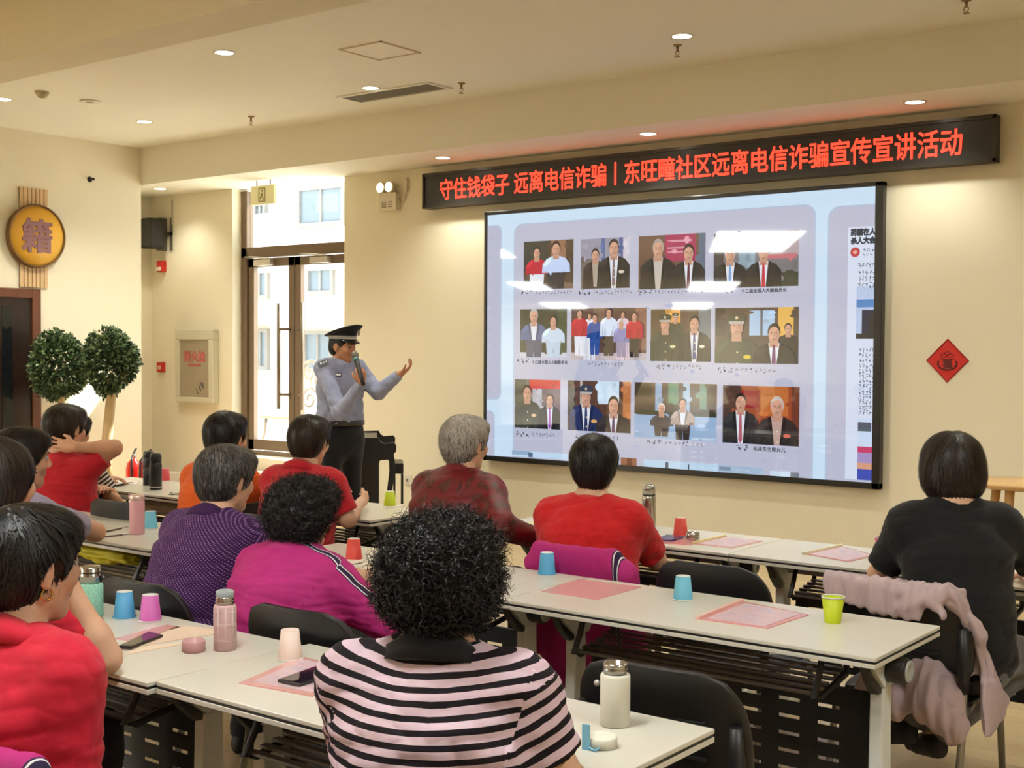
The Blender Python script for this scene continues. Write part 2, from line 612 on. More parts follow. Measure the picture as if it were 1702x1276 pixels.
def downlight(x, y, z, label, group, watts=16.0, col=(0.97, 0.985, 0.86)):
    t = thing('downlight', label, 'ceiling light', (x, y, z), 0, group)
    MB().lathe([(0.062, -0.004), (0.078, -0.006), (0.082, 0.0)], 32, caps=False).build('rim', M_RIM, t)
    MB().lathe([(0.064, -0.002), (0.0, -0.002)], 32, caps=False).build('lamp_disc', M_LAMP, t)
    l = bpy.data.lights.new('downlight_bulb', 'SPOT')
    l.energy = watts
    l.color = col
    l.spot_size = math.radians(125)
    l.spot_blend = 0.8
    l.shadow_soft_size = 0.05
    lo = bpy.data.objects.new('bulb', l)
    COL.objects.link(lo)
    lo.parent = t
    lo.location = (0, 0, -0.03)
    return t


G1 = 'round downlights in the main ceiling'
for x, y, lab in ((-7.02, 5.84, 'round downlight on the ceiling above the policeman, nearest the beam'), (-7.03, 7.32, 'round downlight beside the slotted air vent'),
                  (-4.21, 7.31, 'round downlight on the ceiling beside a sprinkler above the red sign'), (-9.77, 7.2, 'round downlight on the ceiling before the glazed door'),
                  (-4.21, 5.84, 'round downlight on the ceiling just above the top of the photo'), (-1.4, 5.84, 'round downlight on the ceiling above the woman in black'),
                  (-1.4, 7.31, 'round downlight on the ceiling above the round wooden table'),
                  (-9.85, 5.85, 'round downlight on the ceiling at the far left edge')):
    downlight(x, y, ZC, lab, G1, 135 if x < -9 else 85)
G2 = 'round downlights under the soffit'
for x, y, lab in ((-7.306, 8.52, 'round downlight under the soffit above the left end of the red sign'), (-5.187, 8.5, 'round downlight under the soffit above the middle of the red sign'),
                  (-3.067, 8.45, 'round downlight under the soffit above the right end of the red sign'), (-11.2, 8.45, 'round downlight under the soffit in the left corner'),
                  (-1.0, 8.45, 'round downlight under the soffit at the far right')):
    downlight(x, y, ZS, lab, G2, 30 if x < -11 else 44)

M_PANEL = mat('lit_ceiling_panel', (1, 1, 1), 0.5, emit=(0.96, 1.0, 0.965), strength=35)


def panel(x, y, w, l, ang, label):
    t = thing('ceiling_panel_light', label, 'ceiling light', (x, y, ZC), ang, 'flat ceiling panel lights of the hall')
    MB().box(-w / 2, w / 2, -l / 2, l / 2, -0.012, -0.008).build('diffuser', M_PANEL, t)
    m = MB()
    for a, b, c, d in ((-w / 2 - 0.03, w / 2 + 0.03, -l / 2 - 0.03, -l / 2), (-w / 2 - 0.03, w / 2 + 0.03, l / 2, l / 2 + 0.03), (-w / 2 - 0.03, -w / 2, -l / 2, l / 2), (w / 2, w / 2 + 0.03, -l / 2, l / 2)):
        m.box(a, b, c, d, -0.015, 0)
    m.build('frame', M_RIM, t)


AD = -0.53
for x, y, w_, l_, a, lab in ((-11.1, -4.4, 1.5, 4.7, AD, 'large panel light mirrored at the top right of the screen'), (-20.1, -19.4, 1.5, 6.0, AD, 'panel light far back, mirrored beneath the top row of photos'),
                             (-30.0, -35.6, 1.8, 8.0, AD, 'panel light mirrored above the uniformed pair'), (-35.0, -32.2, 1.8, 7.0, AD, 'panel light mirrored above the family photo'),
                             (-25.0, -16.0, 1.0, 5.0, AD, 'panel light mirrored under the first photo'), (-17.2, -3.9, 1.0, 2.4, AD, 'panel light mirrored at the left edge of the screen'),
                             (-2.2, 1.2, 0.6, 1.2, 0, 'unseen panel light added above the front tables to light them'), (1.2, 2.2, 0.6, 1.2, 0, 'unseen panel light added above the right side of the hall as extra light')):  # these two are unseen lamps, added to light the tables and the audience
    panel(x, y, w_, l_, a, lab)

# air vent, access hatch, sprinklers, detector, ceiling speaker
M_DARK = mat('dark_void', (0.02, 0.018, 0.015), 0.8)
v = thing('air_vent', 'slotted grey air vent in the ceiling beside a downlight', 'air vent', (-7.0, 7.55, ZC))
MB().box(-0.48, 0.48, -0.13, 0.13, -0.004, 0).build('backing', M_DARK, v)
m = MB()
m.box(-0.50, 0.50, -0.15, -0.12, -0.012, 0).box(-0.50, 0.50, 0.12, 0.15, -0.012, 0).box(-0.50, -0.47, -0.12, 0.12, -0.012, 0).box(0.47, 0.50, -0.12, 0.12, -0.012, 0)
m.build('frame', M_RIM, v)
m = MB()
for k in range(9):
    y = -0.10 + k * 0.025
    m.beam((-0.47, y, -0.006), (0.47, y, -0.006), 0.012, 0.003)
m.build('slats', mat('grey_vent_slat', srgb(120, 110, 96), 0.5), v)
h = thing('access_hatch', 'square white access hatch flush in the ceiling', 'access hatch', (-6.1, 6.44, ZC))
m = MB()
for a, b, c, d in ((-0.2, 0.2, -0.2, -0.185), (-0.2, 0.2, 0.185, 0.2), (-0.2, -0.185, -0.2, 0.2), (0.185, 0.2, -0.2, 0.2)):
    m.box(a, b, c, d, -0.008, 0)
m.build('frame', mat('hatch_frame', srgb(206, 186, 152), 0.6), h)
MB().box(-0.18, 0.18, -0.18, 0.18, -0.004, 0).build('lid', M_CEIL, h)
M_BRASS = mat('dull_brass', srgb(150, 122, 84), 0.35, 0.8)


def sprinkler(x, y, z, label):
    t = thing('fire_sprinkler', label, 'sprinkler', (x, y, z), 0, 'fire sprinklers hanging from the ceiling')
    MB().lathe([(0.03, 0), (0.03, -0.006), (0.012, -0.012)], 16).build('escutcheon', M_BRASS, t)
    b = MB().tube([(0, 0, -0.01), (0, 0, -0.045)], 0.009, 10)
    b.tube([(-0.012, 0, -0.04), (-0.014, 0, -0.06), (0, 0, -0.075), (0.014, 0, -0.06), (0.012, 0, -0.04)], 0.003, 6)
    b.build('frame_arms', M_BRASS, t)
    MB().lathe([(0.005, -0.074), (0.02, -0.078), (0.02, -0.081)], 14).build('deflector', M_BRASS, t)


for q, lab in (((-6.33, 7.6, ZC), 'small pendent sprinkler beside the right end of the slotted vent'), ((-4.36, 7.51, ZC), 'small pendent sprinkler beside the downlight above the red sign'),
               ((-8.76, 7.59, ZC), 'small pendent sprinkler on the ceiling above the glazed door'), ((-2.44, 7.54, ZC), 'small pendent sprinkler cut off at the top edge of the photo')):
    sprinkler(*q, lab)
t = thing('smoke_detector', 'small round smoke detector on the far left ceiling', 'smoke detector', (-9.29, 5.86, ZC))
MB().lathe([(0.055, 0), (0.055, -0.015), (0.045, -0.03), (0.03, -0.05), (0.012, -0.055)], 24).build('housing', mat('aged_white_plastic', srgb(170, 155, 120), 0.5), t)
MB().lathe([(0.06, 0), (0.06, -0.006)], 24).build('base_ring', M_RIM, t)
t = thing('ceiling_speaker', 'flat round speaker grille in the far left ceiling', 'ceiling speaker', (-9.33, 6.33, ZC))
MB().lathe([(0.085, 0), (0.085, -0.008), (0.075, -0.01)], 28).build('rim', M_RIM, t)
MB().lathe([(0.074, -0.008), (0.0, -0.012)], 28, caps=False).build('grille', mat('grille_grey', srgb(150, 138, 112), 0.6, bump=0.6, bscale=300), t)
t = thing('wall_sprinkler', 'small black sidewall sprinkler high on the left wall', 'sprinkler', (WX, at_x(149, 298, WX)[1], at_x(149, 298, WX)[2]))
MB().lathe([(0.028, 0), (0.028, 0.006), (0.01, 0.01), (0.01, 0.05)], 14, axis='x').build('body', BLACKM, t)
MB().box(0.05, 0.056, -0.02, 0.02, -0.012, 0.012).build('deflector', BLACKM, t)

# ================================================================ things on the walls
# loudspeaker
p = at_y(275, 390, WY)
t = thing('wall_speaker', 'black wall speaker in the far left corner', 'speaker', (p[0], WY, p[2]))
m = MB()
m.prism(rrect(-0.105, 0.105, -0.165, 0.165, 0.03), 'y', -0.26, -0.09)
m.build('cabinet', BLACK, t, 0.012)
MB().prism(rrect(-0.09, 0.09, -0.148, 0.148, 0.025), 'y', -0.267, -0.26).build('grille', mat('speaker_grille', (0.03, 0.028, 0.026), 0.6, bump=0.7, bscale=350), t)
MB().box(-0.03, 0.03, -0.10, 0, -0.18, 0.18).box(0.10, 0.13, -0.02, 0, -0.18, 0.18).box(-0.03, 0.13, -0.02, 0, -0.02, 0.02).build('bracket', mat('speaker_bracket', srgb(90, 84, 74), 0.5), t)
MB().tube([(0.13, -0.01, 0.1), (0.13, -0.01, 0.38)], 0.008).build('cable', mat('grey_cable', srgb(170, 160, 140), 0.6), t)
# alarm sounder
p = at_y(272, 443, WY)
M_RED = mat('signal_red', srgb(196, 40, 34), 0.4)
t = thing('fire_alarm_sounder', 'small red fire alarm sounder under the wall speaker', 'alarm', (p[0], WY, p[2]))
MB().prism(rrect(-0.05, 0.05, -0.065, 0.065, 0.015), 'y', -0.06, 0).build('housing', M_RED, t, 0.004)
MB().prism(rrect(-0.03, 0.03, -0.05, -0.01, 0.008), 'y', -0.075, -0.055).build('strobe', mat('pale_lens', srgb(235, 220, 200), 0.2), t)
p = at_y(270, 610, WY)
t = thing('fire_call_point', 'small red square call point on the wall in the far corner', 'call point', (p[0], WY, p[2]))
MB().prism(rrect(-0.055, 0.055, -0.055, 0.055, 0.008), 'y', -0.04, 0).build('housing', M_RED, t, 0.004)
MB().box(-0.03, 0.03, -0.045, -0.035, -0.025, 0.02).build('push_plate', mat('pale_plate', srgb(226, 170, 150), 0.3), t)
# fire hose cabinet
c0, c1 = at_y(302, 548, WY), at_y(364, 670, WY)
cx, cz, hw, hh = (c0[0] + c1[0]) / 2, (c0[2] + c1[2]) / 2, (c1[0] - c0[0]) / 2, (c0[2] - c1[2]) / 2
t = thing('fire_hose_cabinet', 'pale metal fire hose cabinet on the wall left of the glazed door', 'fire cabinet', (cx, WY, cz))
M_CAB = mat('cabinet_grey_paint', srgb(206, 200, 178), 0.4)
m = MB()
m.box(-hw, hw, -0.09, 0, hh - 0.11, hh).box(-hw, hw, -0.09, 0, -hh, -hh + 0.06).box(-hw, -hw + 0.07, -0.09, 0, -hh + 0.06, hh - 0.11).box(hw - 0.07, hw, -0.09, 0, -hh + 0.06, hh - 0.11)
m.build('frame', M_CAB, t, 0.008)
MB().box(-hw + 0.07, hw - 0.07, -0.075, -0.06, -hh + 0.06, hh - 0.11).build('door_glass', mat('smoked_cabinet_glass', srgb(160, 146, 124), 0.12), t)
lettering('lettering', '消火栓', 0.125, mat('red_print', srgb(196, 96, 92), 0.5), t, (0, -0.078, 0.06), FRONT, 0.001, 0.004)
lettering('lettering', 'FIRE HYDRANT', 0.032, MATS['red_print'], t, (0, -0.078, 0.0), FRONT, 0.001, 0.002)
lettering('lettering', '119', 0.11, mat('grey_print', srgb(96, 92, 90), 0.5), t, (0.11, -0.078, -0.27), (PI / 2, -0.6, 0), 0.001, 0.0)
# emergency twin light
p = at_y(652, 330, WY)
t = thing('emergency_light', 'white twin head emergency light left of the red sign', 'emergency light', (p[0], WY, p[2]))
M_IV = mat('ivory_plastic', srgb(222, 210, 186), 0.45)
MB().prism(rrect(-0.11, 0.11, -0.12, 0.05, 0.01), 'y', -0.07, 0).build('housing', M_IV, t, 0.005)
for x in (-0.075, 0.035):
    MB().lathe([(0.02, 0.03), (0.05, 0.0), (0.055, -0.03), (0.05, -0.04)], 20, (x, -0.05, 0.10), axis='y').build('lamp_head', M_IV, t)
    MB().lathe([(0.046, 0), (0.0, -0.006)], 20, (x, -0.092, 0.10), caps=False, axis='y').build('lens', mat('lit_lens', (1, 1, 0.8), 0.2, emit=(1.0, 0.97, 0.6), strength=2.5), t)
m = MB()
for k in range(3):
    m.box(-0.07, -0.01, -0.073, -0.069, -0.09 + k * 0.022, -0.078 + k * 0.022).box(0.015, 0.06, -0.073, -0.069, -0.09 + k * 0.022, -0.078 + k * 0.022)
m.build('label_print', mat('faded_print', srgb(150, 140, 118), 0.6), t)
m = MB().box(0.17, 0.21, -0.03, 0, 0.06, 0.18).tube([(0.1, -0.02, 0.0), (0.15, -0.02, -0.04), (0.19, -0.02, 0.06)], 0.008)
m.build('socket_and_cable', M_IV, t)
# hanging exit sign before the fanlight
p = at_y(438, 324, 8.62)
t = thing('exit_sign_box', 'pale hanging exit sign box in front of the fanlight', 'exit sign', (p[0], 8.62, p[2]))
MB().box(-0.17, 0.17, -0.02, 0.02, -0.095, 0.095).build('light_box', mat('pale_sign_face', srgb(216, 208, 160), 0.4, emit=srgb(216, 208, 150), strength=0.25), t, 0.004)
m = MB().box(-0.05, 0.05, -0.024, -0.02, -0.07, -0.06).box(-0.05, 0.05, -0.024, -0.02, 0.06, 0.07).box(-0.05, -0.04, -0.024, -0.02, -0.06, 0.06).box(0.04, 0.05, -0.024, -0.02, -0.06, 0.06)
m.lathe([(0.012, -0.024), (0.012, -0.02)], 12, (0.005, 0, 0.04), axis='y')
m.prism([(-0.01, 0.025), (0.015, 0.02), (0.01, -0.01), (0.03, -0.05), (0.015, -0.05), (0, -0.015), (-0.025, -0.045), (-0.035, -0.035), (-0.01, 0.0)], 'y', -0.024, -0.02)
m.build('running_figure', mat('exit_print', srgb(150, 140, 90), 0.5), t)
for x in (-0.1, 0.1):
    MB().tube([(x, 0, 0.09), (x, 0, ZS - p[2])], 0.006).build('hanger', mat('dark_rod', srgb(110, 104, 92), 0.5), t)
# wall socket
p = at_y(679, 797, WY)
t = thing('wall_socket', 'white wall socket beside the black piano', 'socket', (p[0], WY, p[2]))
MB().prism(rrect(-0.043, 0.043, -0.043, 0.043, 0.006), 'y', -0.012, 0).build('plate', mat('socket_white', srgb(226, 218, 204), 0.4), t)
MB().box(-0.012, 0.004, -0.03, -0.011, -0.015, 0.012).build('plug', mat('grey_plug', srgb(140, 134, 124), 0.5), t)
# red diamond with the fu character and a money pot
p = at_y(1575, 599, WY)
t = thing('red_paper_diamond', 'red paper diamond with a dark lucky character on the right wall', 'decoration', (p[0], WY, p[2]))
q = 0.150
MB().prism([(-q, 0), (0, -q - 0.005), (q, 0), (0, q + 0.005)], 'y', -0.004, 0).build('paper', mat('festive_red_paper', srgb(206, 40, 34), 0.6), t)
m = MB()
for (a, b) in (((-q, 0), (0, q)), ((0, q), (q, 0)), ((q, 0), (0, -q)), ((0, -q), (-q, 0))):
    m.beam((a[0] * 0.97, -0.005, a[1] * 0.97), (b[0] * 0.97, -0.005, b[1] * 0.97), 0.004, 0.003)
M_DR = mat('dark_red_print', srgb(92, 16, 12), 0.6)
m.build('border', M_DR, t)
m = MB()
arc = [(0.066 * math.cos(a), -0.006, -0.022 + 0.042 * math.sin(a)) for a in np.linspace(PI * 0.86, PI * 2.14, 18)]
m.tube(arc, [0.005 + 0.002 * abs(math.sin(i)) for i in range(18)], 6)
m.tube([(-0.05, -0.006, 0.012), (0, -0.006, 0.006), (0.05, -0.006, 0.012)], 0.003, 6)
for sx, sz, rx_, rz_ in ((-0.025, 0.035, 0.022, 0.012), (0.02, 0.035, 0.024, 0.012), (0, 0.05, 0.02, 0.011)):
    m.tube([(sx + rx_ * math.cos(a), -0.005, sz + rz_ * math.sin(a)) for a in np.linspace(0, 2 * PI, 17)[:-1]], 0.002, 5, closed=True)
m.build('money_pot_print', M_DR, t)
lettering('lettering', '福', 0.066, M_DR, t, (0, -0.006, -0.048), FRONT, 0.001, 0.003)
# round yellow sign with slatted wood strip
p = at_x(55, 393, WX)
t = thing('round_wall_sign', 'round yellow sign with one purple character on the left wall', 'sign', (WX, p[1], p[2]))
m = MB()
for k in range(7):
    y = -0.15 + k * 0.043
    m.box(0, 0.022, y, y + 0.034, -0.49, 0.46)
m.box(0, 0.008, -0.15, 0.145, -0.49, 0.46)
m.build('wood_slat_strip', mat('pale_pine_slats', srgb(214, 178, 132), 0.5, noise=0.06, nscale=3, stretch=(6, 6, 0.5)), t)
MB().lathe([(0.305, 0.03), (0.305, 0.075), (0.285, 0.08), (0.285, 0.072)], 56, axis='x', caps=False).build('rim', mat('bronze_rim', srgb(112, 78, 34), 0.4, 0.4), t)
MB().lathe([(0.29, 0.03), (0.29, 0.073), (0.0, 0.073)], 56, axis='x').build('disc', mat('sun_yellow_board', srgb(236, 178, 60), 0.45), t)
lettering('lettering', '籍', 0.34, mat('mauve_brown_letter', srgb(142, 100, 104), 0.5), t, (0.074, 0.0, -0.125), (PI / 2, 0, PI / 2), 0.008, 0.008)

# ---- red LED ticker sign
lx0, lx1 = at_y(702, 300, WY - 0.1)[0], at_y(1655, 220, WY - 0.1)[0]
lz0, lz1 = at_y(702, 347, WY - 0.1)[2], at_y(702, 289, WY - 0.1)[2]
t = thing('led_ticker_sign', 'long black LED sign with red running characters above the screen', 'sign', (0, WY, 0))
MB().box(lx0, lx1, -0.09, 0, lz0, lz1).build('housing', mat('dark_grey_sign_housing', (0.018, 0.016, 0.014), 0.35), t)
m = MB()
for a, b, c, d in ((lx0, lx1, lz0, lz0 + 0.025), (lx0, lx1, lz1 - 0.025, lz1), (lx0, lx0 + 0.02, lz0, lz1), (lx1 - 0.02, lx1, lz0, lz1)):
    m.box(a, b, -0.104, -0.085, c, d)
m.build('frame', mat('sign_frame_dark_bronze', (0.05, 0.044, 0.036), 0.3, 0.5), t)
M_LED = mat('lit_red_led', (0.3, 0.0, 0.0), 0.5, emit=(1.0, 0.045, 0.02), strength=2.6)
zb = (lz0 + lz1) / 2 - 0.078
L0, L1 = at_y(731, 320, WY - 0.1)[0], at_y(1598, 250, WY - 0.1)[0]
body = '守住钱袋子 远离电信诈骗丨东旺疃社区远离电信诈骗宣传宣讲活动'
me = text_mesh(body, 0.2)
xs = [v_.co.x for v_ in me.vertices]
sx = (L1 - L0) / (max(xs) - min(xs))
bpy.data.meshes.remove(me)
lettering('running_text', body, 0.2, M_LED, t, (L0 - min(xs) * sx, -0.094, zb), FRONT, 0.0015, 0.003, 'LEFT', sx)

# ---- black digital piano and its stool by the front wall
PD = 10.35                          # distance of the piano end panel from the camera
p0 = at_d(636, 728, PD)
vd = ray(636, 700)
t = thing('digital_piano', 'black upright piano end-on near the front wall behind the policeman', 'piano', (p0[0], p0[1], 0), math.atan2(-vd[0], vd[1]))
k = PD / F_PX * 1.01


def pz(y):
    return at_d(636, y, PD)[2]


def px(x):
    return (x - 636) * k


prof = [(px(598), 0.02), (px(598), pz(728)), (px(629), pz(727)), (px(632), pz(733)), (px(638), pz(737)), (px(655), pz(735.5)), (px(658.5), pz(740)), (px(658), pz(751)), (px(654), pz(754)), (px(656.5), pz(768)), (px(656), pz(788)), (px(653), pz(808)), (px(650), pz(824)), (px(646), 0.10), (px(660), 0.06), (px(660), 0.0), (px(640), 0.0), (px(644), pz(835)), (px(648), pz(800)), (px(647), pz(768)), (px(645), pz(764)), (px(632), pz(765)), (px(630), pz(770)), (px(630), 0.02)]
M_PIANO = mat('black_satin_piano', (0.014, 0.013, 0.012), 0.35)
MB().prism(prof, 'y', 0.0, 0.04).build('end_panel', M_PIANO, t, 0.004)
MB().prism(prof, 'y', 0.86, 0.90).build('end_panel', M_PIANO, t, 0.004)
MB().box(px(598), px(626), 0.04, 0.86, 0.05, pz(730)).build('case', M_PIANO, t)
MB().box(px(630), px(653), 0.04, 0.86, pz(763), pz(757)).build('key_bed', M_PIANO, t)
m = MB()
for i in range(28):
    m.box(px(634), px(652), 0.045 + i * 0.029, 0.045 + i * 0.029 + 0.0275, pz(757), pz(757) + 0.012)
m.build('keys', mat('ivory_keys', srgb(235, 230, 218), 0.3), t)
p1 = at_d(664, 728, PD + 0.35)
st = thing('piano_stool', 'black wooden piano stool beside the piano keyboard', 'stool', (p1[0], p1[1], 0), math.atan2(-vd[0], vd[1]))
zt = at_d(664, 770, PD + 0.35)[2]
MB().box(-0.05, 0.035, 0, 0.4, zt - 0.09, zt).build('seat', M_PIANO, st, 0.012)
for x, y in ((-0.048, 0.01), (0.018, 0.01), (-0.048, 0.375), (0.018, 0.375)):
    MB().box(x, x + 0.016, y, y + 0.016, 0, zt - 0.09).build('leg', M_PIANO, st)

# ---- pale round wooden table on the right
pt = at_z(1690, 805, 0.76)
t = thing('round_wooden_table', 'pale round wooden table by the wall at the right edge', 'table', (0, 0, 0))
c = at_d(1702, 800, 7.6)
t.location = (c[0], c[1], 0)
M_PINE, *_ = wood_mat('pale_ash_wood', srgb(222, 184, 128), srgb(200, 160, 104), (2, 20, 2), 0.4)
MB().lathe([(0.0, c[2] - 0.035), (0.27, c[2] - 0.035), (0.30, c[2] - 0.015), (0.30, c[2]), (0.0, c[2])], 56).build('table_top', M_PINE, t)
for a in (0.35, 1.92, 3.49, 5.06):
    a += 2.6
    MB().tube([(0.17 * math.cos(a), 0.17 * math.sin(a), c[2] - 0.03), (0.27 * math.cos(a), 0.27 * math.sin(a), 0.0)], [0.028, 0.018], 16).build('leg', M_PINE, t)

# ---- two fire extinguishers in the corner
def extinguisher(x, y, label, rz=0.0):
    t = thing('fire_extinguisher', label, 'fire extinguisher', (x, y, 0), rz, 'fire extinguishers in the far corner')
    MB().lathe([(0.06, 0), (0.075, 0.01), (0.075, 0.42), (0.06, 0.48), (0.028, 0.515), (0.022, 0.53)], 28).build('cylinder', mat('glossy_extinguisher_red', srgb(206, 34, 28), 0.25), t)
    MB().lathe([(0.0765, 0.2), (0.0765, 0.32)], 28, caps=False).build('paper_label', mat('extinguisher_label', srgb(226, 196, 180), 0.5), t)
    MB().lathe([(0.024, 0.53), (0.024, 0.56), (0.015, 0.57)], 16).build('valve', CHROME, t)
    h = MB().beam((0.0, 0, 0.575), (0.12, 0, 0.615), 0.02, 0.008).beam((0.0, 0, 0.56), (0.1, 0, 0.555), 0.02, 0.008)
    h.build('handle', BLACKM, t)
    MB().tube([(-0.02, 0, 0.55), (-0.09, 0.0, 0.52), (-0.10, 0.0, 0.35), (-0.085, 0, 0.2)], 0.011).build('hose', BLACK, t)


e1, e2 = at_y(222, 770, 7.72), at_y(241, 770, 7.72)
extinguisher(max(e1[0], WX + 0.09), 7.72, 'red fire extinguisher standing in the corner, the left one', 2.3)
extinguisher(e2[0], 7.72, 'red fire extinguisher in the corner half behind the black flasks', 2.0)

# ---- two ficus trees against the left wall
def leaf_cloud(center, rad, n, cut):
    mb = MB()
    c = np.array(center)
    cnt = 0
    while cnt < n:
        q = RNG.normal(size=3)
        q /= np.linalg.norm(q)
        rr = RNG.uniform(0.45, 1.0) ** 0.5
        p_ = q * rr
        if cut(p_):
            continue
        p_ = c + p_ * rad * (1 + 0.10 * math.sin(5 * q[0] + 3 * q[2]))
        d = q + RNG.normal(size=3) * 0.6 + np.array([0, 0, -0.35])
        d /= np.linalg.norm(d)
        s = np.cross(d, RNG.normal(size=3))
        s /= np.linalg.norm(s)
        nn = np.cross(d, s)
        L, w_ = RNG.uniform(0.036, 0.06), RNG.uniform(0.011, 0.018)
        mb.add([p_, p_ + d * L * 0.45 + s * w_ + nn * 0.004, p_ + d * L, p_ + d * L * 0.45 - s * w_ + nn * 0.004], [(0, 1, 2), (0, 2, 3)], 0 if RNG.random() < 0.6 else 1)
        cnt += 1
    return mb


M_LEAF = mat('ficus_leaf_dark', srgb(58, 80, 50), 0.35)
M_LEAF2 = mat('ficus_leaf_bright', srgb(116, 138, 94), 0.35)
M_BARK = mat('pale_ficus_bark', srgb(206, 176, 130), 0.7, noise=0.12, nscale=12, bump=0.2, bscale=60)
M_POT = mat('cream_glazed_pot', srgb(196, 180, 150), 0.3)


def ficus(name, label, x, px, py, rpx, trunk_r, cut, bend):
    c_ = at_x(px, py, x)
    t_ = thing(name, label, 'potted tree', (x, c_[1], 0), 0, 'ficus trees by the left wall')
    dep = float((c_ - CAM) @ CD)
    R_ = rpx * dep / F_PX
    MB().lathe([(0.15, 0), (0.19, 0.12), (0.21, 0.32), (0.2, 0.36), (0.18, 0.36), (0.17, 0.30), (0.0, 0.30)], 32).build('pot', M_POT, t_)
    zc = c_[2]
    MB().tube([(bend, bend, 0.28), (bend * 0.7, bend, 0.7), (0.0, 0.02, zc - R_ * 0.9), (0, 0, zc - R_ * 0.5)], [trunk_r * 1.25, trunk_r, trunk_r * 0.9, trunk_r * 0.5], 14).tube([(0, 0.02, zc - R_ * 0.95), (0.1, 0.08, zc - R_ * 0.4), (0.18, 0.1, zc)], [trunk_r * 0.6, trunk_r * 0.4, 0.01], 10).tube([(0, 0.02, zc - R_ * 0.95), (-0.1, -0.1, zc - R_ * 0.4), (-0.15, -0.15, zc)], [trunk_r * 0.6, trunk_r * 0.4, 0.01], 10).build('trunk', M_BARK, t_)
    leaf_cloud((0, 0, zc), np.array([R_ * 0.98, R_ * 0.98, R_ * 1.2]), 4600, cut).build('foliage', [M_LEAF, M_LEAF2], t_)


ficus('ficus_tree', 'round headed ficus tree nearer the brown door', -10.72, 98, 607, 46, 0.035, lambda q: False, 0.02)
ficus('ficus_tree', 'heart shaped ficus tree with thick trunk right of the round one', -10.15, 183, 604, 46, 0.05, lambda q: (q[2] < 0.1 and (q[0] ** 2 + q[1] ** 2) ** 0.5 > 0.98 + q[2] * 0.75) or (q[2] > 0.5 and abs(q[1] + 0.3) < 0.16), -0.03)
# ================================================================ the video screen
SY = WY - 0.075
t = thing('video_screen', 'large wall screen showing a slide of group photographs', 'screen', (0, WY - 0.015, 0))
MB().box(-6.2, -5.8, 0, 0.015, 1.5, 2.0).build('wall_mount', BLACKM, t)


def sp(px, py, y=SY):
    q_ = at_y(px, py, y)
    return q_[0], q_[2]


sx0, sx1, sz0, sz1 = sp(806, 354)[0], sp(1469, 301)[0], sp(800, 764)[1], sp(1469, 301)[1]
m = MB()
BW = 0.045
for a, b, c_, d in ((sx0, sx1, sz0, sz0 + BW), (sx0, sx1, sz1 - BW * 0.7, sz1), (sx0, sx0 + BW * 0.7, sz0, sz1), (sx1 - BW * 1.3, sx1, sz0, sz1)):
    m.box(a, b, -0.07, 0, c_, d)
m.build('bezel', mat('black_screen_bezel', (0.012, 0.011, 0.01), 0.3), t, 0.004)
M_SCR = attr_mat('lit_screen_image', 0.025, 0.92)
pb = M_SCR.node_tree.nodes['Principled BSDF']
pb.inputs['Specular IOR Level'].default_value = 0.75
dx0, dx1, dz0, dz1 = sx0 + BW * 0.7, sx1 - BW * 1.3, sz0 + BW, sz1 - BW * 0.7


class Pic:
    """flat coloured shapes shown by the screen; layers 0.2 mm apart"""

    def __init__(self):
        self.v, self.f, self.c = [], [], []

    def poly(self, pts, col, layer):
        o = len(self.v)
        pts = [(min(max(x, dx0), dx1), min(max(z, dz0), dz1)) for x, z in pts]
        # faces towards -y
        ar = sum(pts[i][0] * pts[(i + 1) % len(pts)][1] - pts[(i + 1) % len(pts)][0] * pts[i][1] for i in range(len(pts)))
        if ar < 0:
            pts = pts[::-1]
        self.v += [(x, -layer * 0.0003, z) for x, z in pts]
        self.f.append(tuple(range(o, o + len(pts))))
        self.c.append(col)

    def ell(self, cx, cz, rx, rz, col, layer, n=14):
        self.poly([(cx + rx * math.cos(2 * PI * i / n), cz + rz * math.sin(2 * PI * i / n)) for i in range(n)], col, layer)

    def build(self, name, parent):
        me = bpy.data.meshes.new(name)
        me.from_pydata(self.v, [], self.f)
        at = me.color_attributes.new('Col', 'FLOAT_COLOR', 'CORNER')
        arr = []
        for f_, c_ in zip(self.f, self.c):
            arr += [c_[0], c_[1], c_[2], 1.0] * len(f_)
        at.data.foreach_set('color', arr)
        me.materials.append(M_SCR)
        o = bpy.data.objects.new(name, me)
        COL.objects.link(o)
        o.parent = parent
        o.location = (0, SY - WY + 0.015 if parent is t else 0, 0)
        return o


P = Pic()
P.poly([(dx0, dz0), (dx1, dz0), (dx1, dz1), (dx0, dz1)], srgb(206, 230, 250), 0)
disp = P.build('display', t)
# slide panels with a paper grain: a fine grid of slightly varied cells


def panel_card(px0, py0, px1, py1, r, name):
    x0, z1 = sp(px0, py0)
    x1, z0 = sp(px1, py1)
    p_ = Pic()
    p_.poly(rrect(x0 - 0.012, x1 + 0.012, z0 - 0.012, z1 + 0.008, r), srgb(182, 200, 226), 1)
    p_.poly(rrect(x0, x1, z0, z1, r), srgb(190, 193, 214), 2)
    rg = np.random.default_rng(3)
    for i in range(int(130 * (x1 - x0))):
        cx, cz = rg.uniform(x0 + 0.1, max(x1 - 0.1, x0 + 0.11)), rg.uniform(max(z0, dz0) + 0.06, z1 - 0.1)
        cx, cz = min(max(cx, dx0 + .02), dx1 - .08), min(max(cz, dz0 + 0.05), dz1 - 0.05)
        k_ = rg.uniform(-1, 1)
        p_.ell(cx, cz, rg.uniform(0.02, 0.06), rg.uniform(0.008, 0.025), srgb(190 + 5 * k_, 193 + 4 * k_, 214 + 3 * k_), 3, 10)
    p_.build(name, disp)


